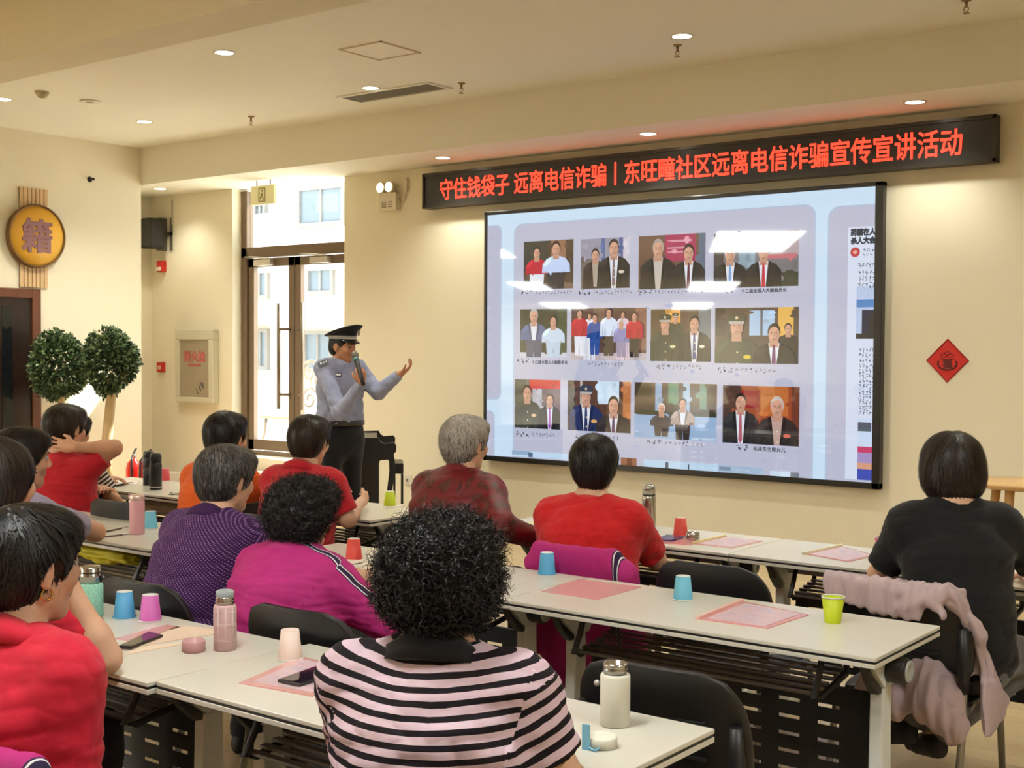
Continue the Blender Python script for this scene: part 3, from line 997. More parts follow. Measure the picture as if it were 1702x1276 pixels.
panel_card(856, 374, 1348, 830, 0.09, 'slide_card')
panel_card(790, 378, 831, 662, 0.06, 'slide_card')
panel_card(790, 682, 820, 830, 0.06, 'slide_card')
panel_card(1379, 345, 1500, 830, 0.09, 'slide_card')

SKIN = srgb(214, 164, 140)
HAIRC = srgb(44, 38, 38)


def figure(P_, x, z0, zt, w_, cloth, inner=None, tie=None, hat=None, skin=SKIN, hair=HAIRC, legs=None, L=6, hair_on=True, badge=None):
    """a small figure of the slide: zt top of head, z0 bottom of what shows, w_ shoulder width"""
    hd = w_ * 0.29
    hh_ = hd * 1.28
    cz = zt - hh_ * 0.55
    sh = cz - hh_ * 0.75
    body_b = z0 if legs is None else z0 + (sh - z0) * 0.52
    if legs:
        P_.poly([(x - w_ * 0.36, body_b + 0.01), (x + w_ * 0.36, body_b + 0.01), (x + w_ * 0.3, z0), (x + 0.02 * w_, z0), (x, body_b - 0.3 * (body_b - z0)), (x - 0.02 * w_, z0), (x - w_ * 0.3, z0)], legs, L)
    P_.poly([(x - w_ * 0.56, body_b), (x - w_ * 0.54, sh - w_ * 0.22), (x - w_ * 0.38, sh - w_ * 0.04), (x - w_ * 0.14, sh + w_ * 0.05), (x + w_ * 0.14, sh + w_ * 0.05), (x + w_ * 0.38, sh - w_ * 0.04), (x + w_ * 0.54, sh - w_ * 0.22), (x + w_ * 0.56, body_b)], cloth, L + 1)
    dk = tuple(c * 0.6 for c in cloth)
    for s_ in (-1, 1):
        P_.poly([(x + s_ * w_ * 0.37, sh - w_ * 0.45), (x + s_ * w_ * 0.40, sh - w_ * 0.45), (x + s_ * w_ * 0.42, body_b), (x + s_ * w_ * 0.38, body_b)], dk, L + 2)
    lt = tuple(min(1, c * 1.35 + 0.004) for c in cloth)
    P_.poly([(x - w_ * 0.52, sh - w_ * 0.25), (x - w_ * 0.38, sh - w_ * 0.06), (x - w_ * 0.18, sh + w_ * 0.02), (x - w_ * 0.22, sh - w_ * 0.14), (x - w_ * 0.42, sh - w_ * 0.30)], lt, L + 1.5)
    P_.poly([(x + w_ * 0.10, body_b), (x + w_ * 0.24, body_b), (x + w_ * 0.34, sh - w_ * 0.35), (x + w_ * 0.26, sh - w_ * 0.5)], dk, L + 1.6)
    P_.poly([(x - w_ * 0.30, body_b), (x - w_ * 0.16, body_b), (x - w_ * 0.2, sh - w_ * 0.6), (x - w_ * 0.28, sh - w_ * 0.45)], tuple(c * 0.8 for c in cloth), L + 1.6)
    if inner:
        P_.poly([(x - w_ * 0.24, sh + w_ * 0.02), (x - w_ * 0.12, sh + w_ * 0.06), (x - w_ * 0.05, max(sh - w_ * 0.9, body_b)), (x - w_ * 0.10, max(sh - w_ * 0.8, body_b)), (x - w_ * 0.20, sh - w_ * 0.3)], dk, L + 2.5)
        P_.poly([(x + w_ * 0.24, sh + w_ * 0.02), (x + w_ * 0.12, sh + w_ * 0.06), (x + w_ * 0.05, max(sh - w_ * 0.9, body_b)), (x + w_ * 0.10, max(sh - w_ * 0.8, body_b)), (x + w_ * 0.20, sh - w_ * 0.3)], dk, L + 2.5)
        P_.poly([(x - w_ * 0.15, sh + w_ * 0.05), (x + w_ * 0.15, sh + w_ * 0.05), (x + w_ * 0.07, max(sh - w_ * 0.9, body_b)), (x - w_ * 0.07, max(sh - w_ * 0.9, body_b))], inner, L + 3)
    if tie:
        P_.poly([(x - w_ * 0.03, sh), (x + w_ * 0.03, sh), (x + w_ * 0.06, max(sh - w_ * 0.75, body_b)), (x, max(sh - w_ * 0.9, body_b)), (x - w_ * 0.06, max(sh - w_ * 0.75, body_b))], tie, L + 4)
    P_.poly([(x - hd * 0.42, sh - w_ * 0.06), (x + hd * 0.42, sh - w_ * 0.06), (x + hd * 0.4, cz), (x - hd * 0.4, cz)], tuple(c * 0.8 for c in skin), L + 4)
    if hair_on:
        P_.ell(x, cz + hh_ * 0.10, hd * 0.60, hh_ * 0.60, hair, L + 5)
    P_.ell(x, cz - hh_ * 0.08, hd * 0.52, hh_ * 0.55, skin, L + 6)
    e = tuple(c * 0.45 for c in skin)
    sd_ = tuple(c * 0.78 for c in skin)
    P_.ell(x + hd * 0.30, cz - hh_ * 0.12, hd * 0.18, hh_ * 0.36, sd_, L + 6.3, 10)
    P_.ell(x, cz - hh_ * 0.46, hd * 0.30, hh_ * 0.12, sd_, L + 6.3, 10)
    P_.poly([(x - hd * 0.05, cz + hh_ * 0.02), (x + hd * 0.05, cz + hh_ * 0.02), (x + hd * 0.10, cz - hh_ * 0.18), (x - hd * 0.08, cz - hh_ * 0.18)], sd_, L + 6.6)
    P_.poly([(x - hd * 0.40, cz + hh_ * 0.10), (x + hd * 0.40, cz + hh_ * 0.10), (x + hd * 0.40, cz + hh_ * 0.07), (x - hd * 0.40, cz + hh_ * 0.07)], tuple(c * 0.6 for c in skin), L + 6.7)
    for s_ in (-1, 1):
        P_.ell(x + s_ * hd * 0.2, cz + hh_ * 0.02, hd * 0.09, hh_ * 0.045, e, L + 7, 8)
    P_.ell(x, cz - hh_ * 0.34, hd * 0.16, hh_ * 0.04, e, L + 7, 8)
    if hat:
        P_.poly([(x - hd * 0.66, cz + hh_ * 0.22), (x + hd * 0.66, cz + hh_ * 0.22), (x + hd * 0.78, cz + hh_ * 0.56), (x + hd * 0.4, cz + hh_ * 0.74), (x - hd * 0.4, cz + hh_ * 0.74), (x - hd * 0.78, cz + hh_ * 0.56)], hat, L + 8)
        P_.poly([(x - hd * 0.64, cz + hh_ * 0.12), (x + hd * 0.64, cz + hh_ * 0.12), (x + hd * 0.66, cz + hh_ * 0.28), (x - hd * 0.66, cz + hh_ * 0.28)], srgb(186, 180, 176), L + 9)
        P_.ell(x, cz + hh_ * 0.48, hd * 0.13, hd * 0.13, srgb(212, 200, 170), L + 9, 8)
    if badge:
        P_.ell(x + w_ * 0.26, sh - w_ * 0.4, w_ * 0.1, w_ * 0.05, badge, L + 5, 8)
        for k_ in range(3):
            P_.ell(x + w_ * 0.02, sh - w_ * (0.3 + 0.25 * k_), w_ * 0.025, w_ * 0.025, srgb(214, 206, 180), L + 5, 8)


def photo(px0, py0, px1, py1, bgs, figs, extra=None):
    """px.. corners in the photograph; bgs list of (u0,u1,v0,v1,colour); figs list of dicts in photo fractions"""
    x0, z1 = sp(px0, py0)
    x1, z0 = sp(px1, py1)
    P_ = Pic()
    wd, ht = x1 - x0, z1 - z0
    P_.poly([(x0, z0), (x1, z0), (x1, z1), (x0, z1)], bgs[0], 4)
    for k_, (u0, u1, v0, v1, c_) in enumerate(bgs[1:]):
        P_.poly([(x0 + wd * u0, z0 + ht * v0), (x0 + wd * u1, z0 + ht * v0), (x0 + wd * u1, z0 + ht * v1), (x0 + wd * u0, z0 + ht * v1)], c_, 4.2 + 0.1 * k_)
    rg = np.random.default_rng(int(px0 * 3 + py0))
    cols = bgs[0:1] + [b_[4] for b_ in bgs[1:]]
    for k_ in range(34 if figs and px0 < 1400 else 0):                 # soft clutter of the photographed background
        u, v_ = rg.uniform(0, 1), rg.uniform(0.05, 1)
        c_ = bgs[0]
        for (u0, u1, v0, v1, cc_) in bgs[1:]:
            if u0 <= u <= u1 and v0 <= v_ <= v1:
                c_ = cc_
        f_ = rg.uniform(0.72, 1.28)
        P_.ell(x0 + wd * u, z0 + ht * v_, wd * rg.uniform(0.02, 0.07), ht * rg.uniform(0.015, 0.08), tuple(min(1, a * f_) for a in c_), 5.0 + 0.02 * k_, 9)
    for i, g in enumerate(figs):
        g = dict(g)
        u, top, w_ = g.pop('u'), g.pop('top'), g.pop('w') * wd
        b_ = g.pop('bot', 0.0)
        figure(P_, x0 + wd * u, z0 + ht * b_, z0 + ht * top, w_, L=6 + i * 10, **g)
    # crop figures to the photo
    for i, q_ in enumerate(P_.v):
        P_.v[i] = (min(max(q_[0], x0), x1), q_[1], min(max(q_[2], z0), z1))
    P_.build('slide_photo', disp)


DK, SUIT, GRN, NAVY = srgb(52, 46, 48), srgb(40, 42, 46), srgb(62, 68, 58), srgb(40, 52, 96)
WH, REDC = srgb(228, 232, 244), srgb(196, 40, 62)
photo(871, 402, 953, 479, [srgb(80, 66, 56), (0, 0.5, 0.4, 1, srgb(62, 64, 60)), (0.55, 0.85, 0.5, 1, srgb(150, 112, 88)), (0, 1, 0, 0.12, srgb(120, 96, 84))],
      [dict(u=0.27, top=0.86, w=0.42, cloth=REDC, legs=WH), dict(u=0.66, top=0.95, w=0.5, cloth=srgb(196, 216, 250), legs=srgb(40, 44, 56))])
photo(966, 398, 1047, 478, [srgb(150, 150, 168), (0, 0.25, 0, 0.6, srgb(120, 110, 104)), (0.42, 0.5, 0, 1, srgb(90, 110, 160)), (0.78, 0.86, 0, 1, srgb(88, 104, 160)), (0.86, 1, 0, 1, srgb(206, 204, 216))],
      [dict(u=0.3, top=0.78, w=0.46, cloth=srgb(56, 50, 52), inner=srgb(176, 164, 150)), dict(u=0.68, top=0.94, w=0.6, cloth=SUIT, inner=WH, tie=srgb(130, 110, 112), badge=srgb(220, 210, 190))])
photo(1062, 393, 1172, 478, [srgb(110, 84, 70), (0.4, 0.86, 0.5, 1, srgb(168, 48, 92)), (0.9, 1, 0, 1, srgb(92, 110, 132)), (0.44, 0.8, 0.86, 0.9, srgb(214, 150, 170)), (0.44, 0.7, 0.74, 0.77, srgb(214, 150, 170)), (0.44, 0.75, 0.66, 0.69, srgb(214, 150, 170))],
      [dict(u=0.3, top=0.9, w=0.5, cloth=SUIT, inner=srgb(200, 190, 180), hair=srgb(170, 160, 150)), dict(u=0.76, top=0.78, w=0.46, cloth=SUIT, inner=WH, tie=srgb(96, 40, 56))])
photo(1187, 389, 1327, 475, [srgb(120, 118, 124), (0.55, 1, 0.55, 1, srgb(176, 160, 164)), (0, 0.12, 0, 1, srgb(70, 66, 70)), (0.3, 0.5, 0.35, 0.75, srgb(140, 164, 178)), (0.6, 0.98, 0.5, 0.58, srgb(196, 110, 120)), (0.8, 1, 0, 0.25, srgb(60, 66, 56))],
      [dict(u=0.2, top=0.74, w=0.38, cloth=SUIT, inner=WH, tie=srgb(120, 160, 210), hair=srgb(190, 186, 184)), dict(u=0.6, top=0.74, w=0.38, cloth=SUIT, inner=WH, tie=REDC, hair=srgb(150, 144, 142))])
photo(865, 514, 942, 594, [srgb(52, 62, 50), (0.3, 0.8, 0, 0.5, srgb(40, 36, 34)), (0.8, 1, 0, 1, srgb(66, 80, 58)), (0, 1, 0, 0.1, srgb(200, 206, 220))],
      [dict(u=0.3, top=0.98, w=0.52, cloth=srgb(86, 104, 150), inner=WH, hair=srgb(190, 190, 190), legs=srgb(74, 84, 110)), dict(u=0.72, top=0.84, w=0.44, cloth=srgb(200, 220, 240), legs=srgb(190, 210, 230))])
photo(950, 513, 1074, 599, [srgb(92, 70, 64), (0, 1, 0, 0.14, srgb(186, 176, 184)), (0.3, 0.45, 0.5, 1, srgb(120, 96, 84)), (0.86, 1, 0.2, 1, srgb(140, 104, 88))],
      [dict(u=0.25, top=0.9, w=0.14, cloth=WH), dict(u=0.7, top=0.92, w=0.15, cloth=srgb(220, 200, 214)), dict(u=0.12, top=0.97, w=0.2, cloth=REDC, legs=WH, bot=0.08), dict(u=0.33, top=0.88, w=0.19, cloth=srgb(46, 84, 160), legs=srgb(46, 84, 160), bot=0.1), dict(u=0.52, top=0.98, w=0.21, cloth=srgb(214, 228, 250), legs=DK, bot=0.08), dict(u=0.69, top=0.76, w=0.19, cloth=srgb(140, 140, 190), legs=srgb(150, 140, 170), bot=0.06, hair=srgb(190, 190, 190)), dict(u=0.86, top=0.9, w=0.19, cloth=REDC, legs=DK, bot=0.06)])
photo(1082, 514, 1181, 601, [srgb(96, 80, 64), (0.28, 0.5, 0.5, 1, srgb(226, 166, 84)), (0.52, 0.62, 0.4, 1, srgb(90, 70, 60)), (0.8, 1, 0.3, 1, srgb(112, 120, 126))],
      [dict(u=0.42, top=0.9, w=0.26, cloth=GRN, hat=GRN), dict(u=0.25, top=0.86, w=0.5, cloth=GRN, hat=GRN, badge=srgb(220, 214, 170)), dict(u=0.74, top=0.84, w=0.48, cloth=SUIT, inner=WH, tie=srgb(84, 88, 130), badge=srgb(230, 226, 214))])
photo(1189, 512, 1327, 605, [srgb(84, 72, 66), (0.42, 0.72, 0.5, 0.95, srgb(170, 200, 230)), (0.76, 0.94, 0.4, 1, srgb(226, 180, 90)), (0, 0.12, 0.5, 1, srgb(60, 54, 54)), (0.55, 0.58, 0.5, 0.95, srgb(90, 96, 110))],
      [dict(u=0.88, top=0.7, w=0.26, cloth=SUIT), dict(u=0.27, top=0.84, w=0.5, cloth=GRN, hat=GRN, badge=srgb(214, 190, 60)), dict(u=0.72, top=0.68, w=0.44, cloth=SUIT, inner=WH, tie=srgb(124, 60, 110))])
photo(856, 630, 931, 714, [srgb(110, 110, 112), (0.32, 1, 0.82, 1, srgb(204, 34, 48)), (0, 0.25, 0.5, 1, srgb(84, 88, 78)), (0.62, 1, 0.3, 0.82, srgb(110, 90, 96)), (0.4, 0.6, 0.3, 0.82, srgb(176, 176, 190))],
      [dict(u=0.28, top=0.86, w=0.58, cloth=GRN, badge=srgb(226, 190, 150)), dict(u=0.78, top=0.7, w=0.46, cloth=SUIT, inner=WH, tie=srgb(168, 92, 190))])
photo(944, 632, 1048, 720, [srgb(92, 62, 52), (0.48, 0.82, 0.55, 1, srgb(206, 228, 246)), (0.88, 1, 0.3, 1, srgb(190, 120, 70)), (0, 0.12, 0.3, 1, srgb(44, 40, 40)), (0.2, 0.24, 0.5, 1, srgb(190, 180, 170))],
      [dict(u=0.3, top=0.86, w=0.5, cloth=NAVY, hat=srgb(52, 62, 82), inner=WH, tie=NAVY, badge=srgb(222, 170, 100)), dict(u=0.74, top=0.68, w=0.5, cloth=DK, inner=WH, tie=srgb(96, 70, 100))])
photo(1055, 635, 1191, 734, [srgb(88, 74, 60), (0, 1, 0, 0.42, srgb(152, 180, 214)), (0.26, 0.34, 0.5, 1, srgb(150, 176, 206)), (0.42, 0.54, 0.62, 1, srgb(96, 140, 110)), (0.6, 0.68, 0.5, 1, srgb(160, 190, 214)), (0.8, 0.88, 0.55, 1, srgb(120, 150, 130)), (0.0, 0.22, 0.75, 1, srgb(70, 62, 44)), (0, 1, 0.42, 0.5, srgb(60, 62, 44))],
      [dict(u=0.34, top=0.62, w=0.26, cloth=srgb(70, 62, 66), hair=srgb(220, 210, 200), bot=0.04, legs=srgb(60, 54, 56)), dict(u=0.6, top=0.72, w=0.26, cloth=srgb(178, 160, 150), inner=WH, legs=DK)])
photo(1202, 640, 1328, 742, [srgb(156, 76, 46), (0.0, 0.12, 0, 1, srgb(72, 50, 44)), (0.24, 0.48, 0.62, 0.92, srgb(150, 34, 44)), (0.5, 0.86, 0.5, 1, srgb(190, 110, 56)), (0.9, 1, 0.2, 1, srgb(110, 60, 44)), (0, 0.24, 0.6, 1, srgb(84, 60, 52))],
      [dict(u=0.24, top=0.84, w=0.44, cloth=SUIT, inner=WH, tie=srgb(178, 96, 110)), dict(u=0.72, top=0.8, w=0.5, cloth=srgb(50, 46, 46), inner=srgb(190, 160, 150), hair=srgb(196, 186, 180), badge=srgb(214, 110, 90))])
# bottom strip of the slide: cropped next row
photo(851, 748, 944, 764, [srgb(196, 222, 246), (0, 0.35, 0.3, 1, srgb(150, 176, 204)), (0.3, 0.38, 0, 0.8, srgb(90, 110, 140))], [])
photo(1032, 760, 1058, 777, [srgb(150, 100, 70), (0.4, 0.7, 0, 1, srgb(110, 66, 48))], [])
photo(1070, 763, 1194, 784, [srgb(190, 218, 240), (0.3, 0.34, 0, 0.8, srgb(70, 84, 100)), (0.6, 0.62, 0, 0.7, srgb(80, 90, 110))], [])
photo(1192, 772, 1268, 790, [srgb(168, 190, 216), (0.05, 0.3, 0.3, 0.8, srgb(130, 150, 170))], [])
photo(1280, 782, 1328, 800, [srgb(206, 224, 244), (0.7, 1, 0, 1, srgb(120, 126, 140))], [])
# right-hand article
photo(1410, 378, 1470, 800, [srgb(216, 226, 246)], [])
photo(1424, 476, 1470, 563, [srgb(64, 110, 180), (0, 1, 0.6, 0.75, srgb(90, 140, 200)), (0.2, 1, 0.1, 0.55, srgb(34, 44, 70)), (0, 1, 0, 0.1, srgb(50, 48, 54))], [dict(u=0.75, top=0.6, w=0.5, cloth=SUIT)])
photo(1426, 696, 1470, 800, [srgb(160, 190, 226), (0, 1, 0.45, 0.55, srgb(206, 70, 110)), (0, 1, 0.28, 0.45, srgb(170, 150, 200)), (0, 1, 0.18, 0.28, srgb(220, 160, 130)), (0, 1, 0, 0.18, srgb(70, 84, 180)), (0, 0.5, 0.8, 0.95, srgb(80, 96, 110))], [])

M_INK = mat('dark_screen_ink', (0.01, 0.01, 0.015), 0.5, emit=(0.03, 0.035, 0.05), strength=1.0)


def stext(body_, px, py, hpx, wpx, name='slide_lettering', offset=0.002):
    """one line of slide lettering: left edge px, baseline py, glyph height and line length in photo pixels"""
    x0, zb_ = sp(px, py)
    x1 = sp(px + wpx, py)[0]
    hm = sp(px, py - hpx)[1] - zb_
    me_ = text_mesh(body_, hm, 0, offset)
    xs_ = [v_.co.x for v_ in me_.vertices]
    s_ = (x1 - x0) / (max(xs_) - min(xs_))
    me_.materials.clear()
    me_.materials.append(M_INK)
    o_ = bpy.data.objects.new(name, me_)
    COL.objects.link(o_)
    o_.parent = disp
    o_.location = (x0 - min(xs_) * s_, -0.0026, zb_)
    o_.rotation_euler = FRONT
    o_.scale = (s_, 1, 1)
    return o_


# captions: names are unreadable in the photograph, only the longer titles can be made out
def squiggle(px, py, hpx, wpx, n, bold):
    rg = np.random.default_rng(int(px * 7 + py))
    P_ = Pic()
    x0, zb_ = sp(px, py)
    x1 = sp(px + wpx, py)[0]
    hm = (sp(px, py - hpx)[1] - zb_)
    step = (x1 - x0) / n
    for i in range(n):
        for j in range(5):
            a = (x0 + step * (i + rg.uniform(0.08, 0.6)), zb_ + hm * rg.uniform(0.0, 0.95))
            if rg.random() < 0.55:
                b_ = (a[0] + step * 0.32, a[1] + hm * rg.uniform(-0.05, 0.08))
                P_.poly([a, b_, (b_[0], b_[1] + hm * bold), (a[0], a[1] + hm * bold)], srgb(58, 60, 76), 5)
            else:
                b_ = (a[0] + step * rg.uniform(-0.1, 0.12), a[1] - hm * 0.4)
                P_.poly([a, b_, (b_[0] + step * bold, b_[1]), (a[0] + step * bold, a[1])], srgb(58, 60, 76), 5)
    P_.build('slide_lettering', disp)


for px, py, wpx, n in ((865, 489, 22, 3), (959, 489, 24, 3), (1060, 488, 26, 3), (858, 604, 22, 3), (1090, 611, 26, 3), (1192, 617, 28, 3), (857, 723, 24, 3), (956, 729, 24, 3), (1075, 736, 26, 3), (1222, 746, 24, 2), (1201, 486, 22, 2)):
    squiggle(px, py, 7, wpx, n, 0.16)
for px, py, wpx, n in ((890, 489, 62, 12), (985, 489, 66, 13), (1088, 488, 82, 15), (977, 607, 60, 11), (1118, 611, 50, 8), (1222, 617, 70, 9), (884, 723, 40, 7), (985, 729, 44, 8), (1104, 737, 66, 9)):
    squiggle(px, py, 6, wpx, n, 0.11)
stext('十二届全国人大副委员长', 1232, 486, 7, 76, offset=0.001)
stext('十二届全国人大副委员长', 884, 604, 6.5, 60, offset=0.001)
stext('毛泽东主席女儿', 1252, 748, 8, 54, offset=0.001)
stext('药膳在人', 1414, 391, 12, 42, offset=0.004)
stext('杀人大会', 1414, 405, 12, 42, offset=0.004)
Pe = Pic()
x_, z_ = sp(1421.5, 419)
Pe.ell(x_, z_, 0.036, 0.036, srgb(190, 50, 60), 5)
Pe.ell(x_, z_, 0.018, 0.014, srgb(236, 170, 160), 6)
Pe.build('slide_emblem', disp)
for k_ in range(4):
    squiggle(1426, 438 + k_ * 11 + 6, 7, 30, 5, 0.16)
for k_ in range(13):
    squiggle(1427, 584 + k_ * 8.6, 6, 28, 5, 0.16)
squiggle(1433, 418, 6, 22, 3, 0.14)
squiggle(1433, 425, 4, 18, 3, 0.12)
# ================================================================ folding tables
TT = 0.75


def make_table(label):
    t = thing('folding_table', label, 'table', (0, 0, 0), 0, 'white folding training tables')
    hx, hy = 0.69, 0.28
    m = MB()
    m.box(-hx, hx, -hy, hy, 0.738, 0.750)
    m.build('tabletop', WHITE, t, 0.002)
    MB().box(-hx, hx, -hy, hy, 0.717, 0.7305).build('lower_board', WHITE_EDGE, t, 0.0015)
    MB().box(-hx + 0.002, hx - 0.002, -hy + 0.002, hy - 0.002, 0.7305, 0.738).build('black_edge_groove', BLACK, t)
    MB().box(-0.60, 0.60, -0.005, 0.035, 0.645, 0.717).build('beam', GREYM, t, 0.004)
    MB().box(-0.02, 0.02, -0.02, -0.005, 0.66, 0.717).build('latch', BLACK, t, 0.006)
    for x, s in ((-0.56, -1), (0.60, 1)):
        g = MB()
        g.prism([(-0.05, 0.04), (0.045, 0.04), (0.035, 0.60), (-0.035, 0.60)], 'x', x - 0.022, x + 0.022)
        leg = g.build('leg', LIGHTM, t, 0.006)
        MB().prism([(-0.27, 0.035), (-0.25, 0.065), (0.25, 0.065), (0.27, 0.035)], 'x', x - 0.025, x + 0.025).build('foot', LIGHTM, leg, 0.004)
        for y in (-0.24, 0.24):
            MB().lathe([(0.028, -0.012), (0.03, 0.0), (0.028, 0.012)], 18, (x, y, 0.03), axis='x').build('caster', BLACK, leg)
        MB().prism([(-0.17, 0.717), (0.12, 0.717), (0.05, 0.60), (-0.03, 0.60)], 'x', x - 0.026, x + 0.026).build('bracket', LIGHTM, leg, 0.003)
        MB().prism([(-0.150, 0.698), (-0.10, 0.648), (-0.028, 0.596), (-0.03, 0.580), (-0.058, 0.582), (-0.112, 0.634)], 'x', x - 0.016, x + 0.016).build('bracket_cover', BLACK, leg, 0.004)
        if s > 0:
            MB().lathe([(0.038, 0.0), (0.042, 0.01), (0.042, 0.06), (0.034, 0.068)], 24, (x + 0.02, 0.0, 0.655), axis='x').build('tilt_knob', BLACK, leg)
            MB().lathe([(0.034, 0.068), (0.034, 0.073), (0.02, 0.075), (0.02, 0.071), (0.0, 0.071)], 24, (x + 0.02, 0.0, 0.655), axis='x', caps=False).build('knob_cap', GREYM, leg)
    for x in (-0.44, 0.46):
        MB().tube([(x, -0.12, 0.715), (x, -0.15, 0.64), (x, -0.19, 0.575), (x, -0.15, 0.565), (x, 0.06, 0.60), (x, 0.07, 0.65), (x, 0.05, 0.715)], 0.011, 8).build('shelf_bracket', BLACK, t)
    m = MB()
    for k in range(6):
        y = -0.165 + k * 0.041
        z = 0.581 + k * 0.0075
        m.box(-0.44, 0.46, y - 0.012, y + 0.012, z - 0.004, z + 0.004)
    m.build('wire_shelf', mat('bronze_grey_slats', srgb(96, 86, 74), 0.35, 0.4), t)
    # perforated modesty panel: bars between rows of slots
    m = MB()
    x0, x1, z0, z1 = -0.52, 0.56, 0.22, 0.555
    rows, cols, sw, sh = 5, 7, 0.075, 0.012
    zs = [z0 + 0.03 + k * 0.058 for k in range(rows)]
    prev = z0
    for zr in zs:
        m.box(x0, x1, 0.045, 0.049, prev, zr)
        cx = [x0 + 0.10 + c * 0.138 for c in range(cols)]
        px_ = x0
        for c in cx:
            m.box(px_, c - sw / 2, 0.045, 0.049, zr, zr + sh)
            px_ = c + sw / 2
        m.box(px_, x1, 0.045, 0.049, zr, zr + sh)
        prev = zr + sh
    m.box(x0, x1, 0.045, 0.049, prev, z1)
    m.box(x0, x1, 0.03, 0.05, z1 - 0.004, z1 + 0.004)
    m.build('modesty_panel', BLACKM, t)
    return t


TABLES = [(-2.115, 2.38, 'white folding table in the front row, holding the cream thermos'),
          (-3.50, 2.355, 'white folding table in the front row at the left, holding the mint flask'),
          (-2.075, 3.84, 'white folding table in the middle row, holding the yellow-green cup'),
          (-3.462, 3.84, 'white folding table in the middle row in front of the magenta jacket'),
          (-5.36, 3.74, 'white folding table at the left with the tall pink flask'),
          (-6.745, 3.74, 'white folding table of the middle row beside the left edge of the photo'),
          (-1.922, 5.265, 'white folding table in the back row before the woman in black'),
          (-3.308, 5.265, 'white folding table in the back row holding the tall steel flask'),
          (-0.535, 5.265, 'white folding table in the back row cut off at the right edge'),
          (-5.25, 5.03, 'white folding table in the back row with a yellow-green cup at its corner'),
          (-6.64, 5.01, 'white folding table at the far left with two black flasks')]
t0 = make_table(TABLES[0][2])
t0.location = (TABLES[0][0], TABLES[0][1], 0)
for x, y, lab in TABLES[1:]:
    copy_tree(t0, (x, y, 0), 0, lab)

# ================================================================ chairs
M_SHELL = mat('black_chair_shell', (0.010, 0.010, 0.011), 0.38, bump=0.12, bscale=500)


def make_chair(label):
    t = thing('training_chair', label, 'chair', (0, 0, 0), 0, 'black shell training chairs')
    # curved back shell: a grid with rounded upper corners
    nx, nz = 21, 15
    W_, z0, z1 = 0.245, 0.52, 0.845
    vs, fs = [], []
    for side in (0, 1):
        for j in range(nz):
            v = j / (nz - 1)
            z = z0 + (z1 - z0) * v
            hw = W_ * (0.93 + 0.07 * math.sin(PI * min(v * 1.2, 1)))
            rr = 0.10
            if z > z1 - rr:
                dz = (z - (z1 - rr)) / rr
                hw = hw - rr + rr * math.sqrt(max(1 - dz * dz, 0.0))
            if z < z0 + 0.05:
                dz = (z0 + 0.05 - z) / 0.05
                hw = hw - 0.05 + 0.05 * math.sqrt(max(1 - dz * dz, 0.0))
            for i in range(nx):
                u = -1 + 2 * i / (nx - 1)
                x = hw * u
                y = -0.215 - 0.07 * v + 0.035 * (x / W_) ** 2 + (0.022 if side else 0.0)
                vs.append((x, y, z))
    N = nx * nz
    for j in range(nz - 1):
        for i in range(nx - 1):
            a = j * nx + i
            fs.append((a, a + 1, a + nx + 1, a + nx))
            fs.append((N + a + nx, N + a + nx + 1, N + a + 1, N + a))
    rim = [i for i in range(nx)] + [j * nx + nx - 1 for j in range(1, nz)] + [(nz - 1) * nx + i for i in range(nx - 2, -1, -1)] + [j * nx for j in range(nz - 2, 0, -1)]
    for q in range(len(rim)):
        a, b_ = rim[q], rim[(q + 1) % len(rim)]
        fs.append((a, a + N, b_ + N, b_))
    m = MB().add(vs, fs, 0, True)
    bk_ = m.build('backrest', M_SHELL, t, 0.004)
    for z, x in ((0.715, -0.10), (0.715, 0.10), (0.62, -0.10), (0.62, 0.10)):
        v = (z - z0) / (z1 - z0)
        MB().box(x - 0.04, x + 0.04, -0.218 - 0.07 * v, -0.2 - 0.07 * v, z - 0.004, z + 0.004).build('slot', mat('slot_dark', (0.002, 0.002, 0.002), 0.9), bk_)
    # seat shell
    vs, fs = [], []
    for side in (0, 1):
        for j in range(11):
            v = j / 10
            y = -0.20 + 0.42 * v
            hw = 0.225 - 0.02 * abs(2 * v - 1) ** 3
            for i in range(13):
                u = -1 + 2 * i / 12
                z = 0.455 - 0.018 * (1 - u * u) - (0.03 * max(v - 0.8, 0) / 0.2) - side * 0.018
                vs.append((hw * u, y, z))
    N = 143
    for j in range(10):
        for i in range(12):
            a = j * 13 + i
            fs.append((a, a + 1, a + 14, a + 13))
            fs.append((N + a + 13, N + a + 14, N + a + 1, N + a))
    rim = [i for i in range(13)] + [j * 13 + 12 for j in range(1, 11)] + [130 + i for i in range(11, -1, -1)] + [j * 13 for j in range(9, 0, -1)]
    for q in range(len(rim)):
        a, b_ = rim[q], rim[(q + 1) % len(rim)]
        fs.append((a, a + N, b_ + N, b_))
    MB().add(vs, fs, 0, True).build('seat', M_SHELL, t)
    for s in (-1, 1):
        MB().tube([(0.225 * s, 0.26, 0.0), (0.22 * s, 0.20, 0.40), (0.215 * s, 0.17, 0.43), (0.21 * s, 0.05, 0.433), (0.21 * s, -0.1, 0.433)], 0.0125, 10).build('front_leg', TUBE, t)
        MB().tube([(0.225 * s, -0.34, 0.0), (0.222 * s, -0.24, 0.40), (0.222 * s, -0.235, 0.55), (0.222 * s, -0.245, 0.68)], 0.0125, 10).build('rear_leg', TUBE, t)
        MB().tube([(0.222 * s, -0.236, 0.50), (0.222 * s, -0.238, 0.60), (0.222 * s, -0.25, 0.72)], [0.017, 0.023, 0.016], 12).build('back_sleeve', BLACK, t)
        MB().tube([(0.21 * s, -0.1, 0.433), (0.222 * s, -0.235, 0.42)], 0.0125, 10).build('side_rail', TUBE, t)
    return t


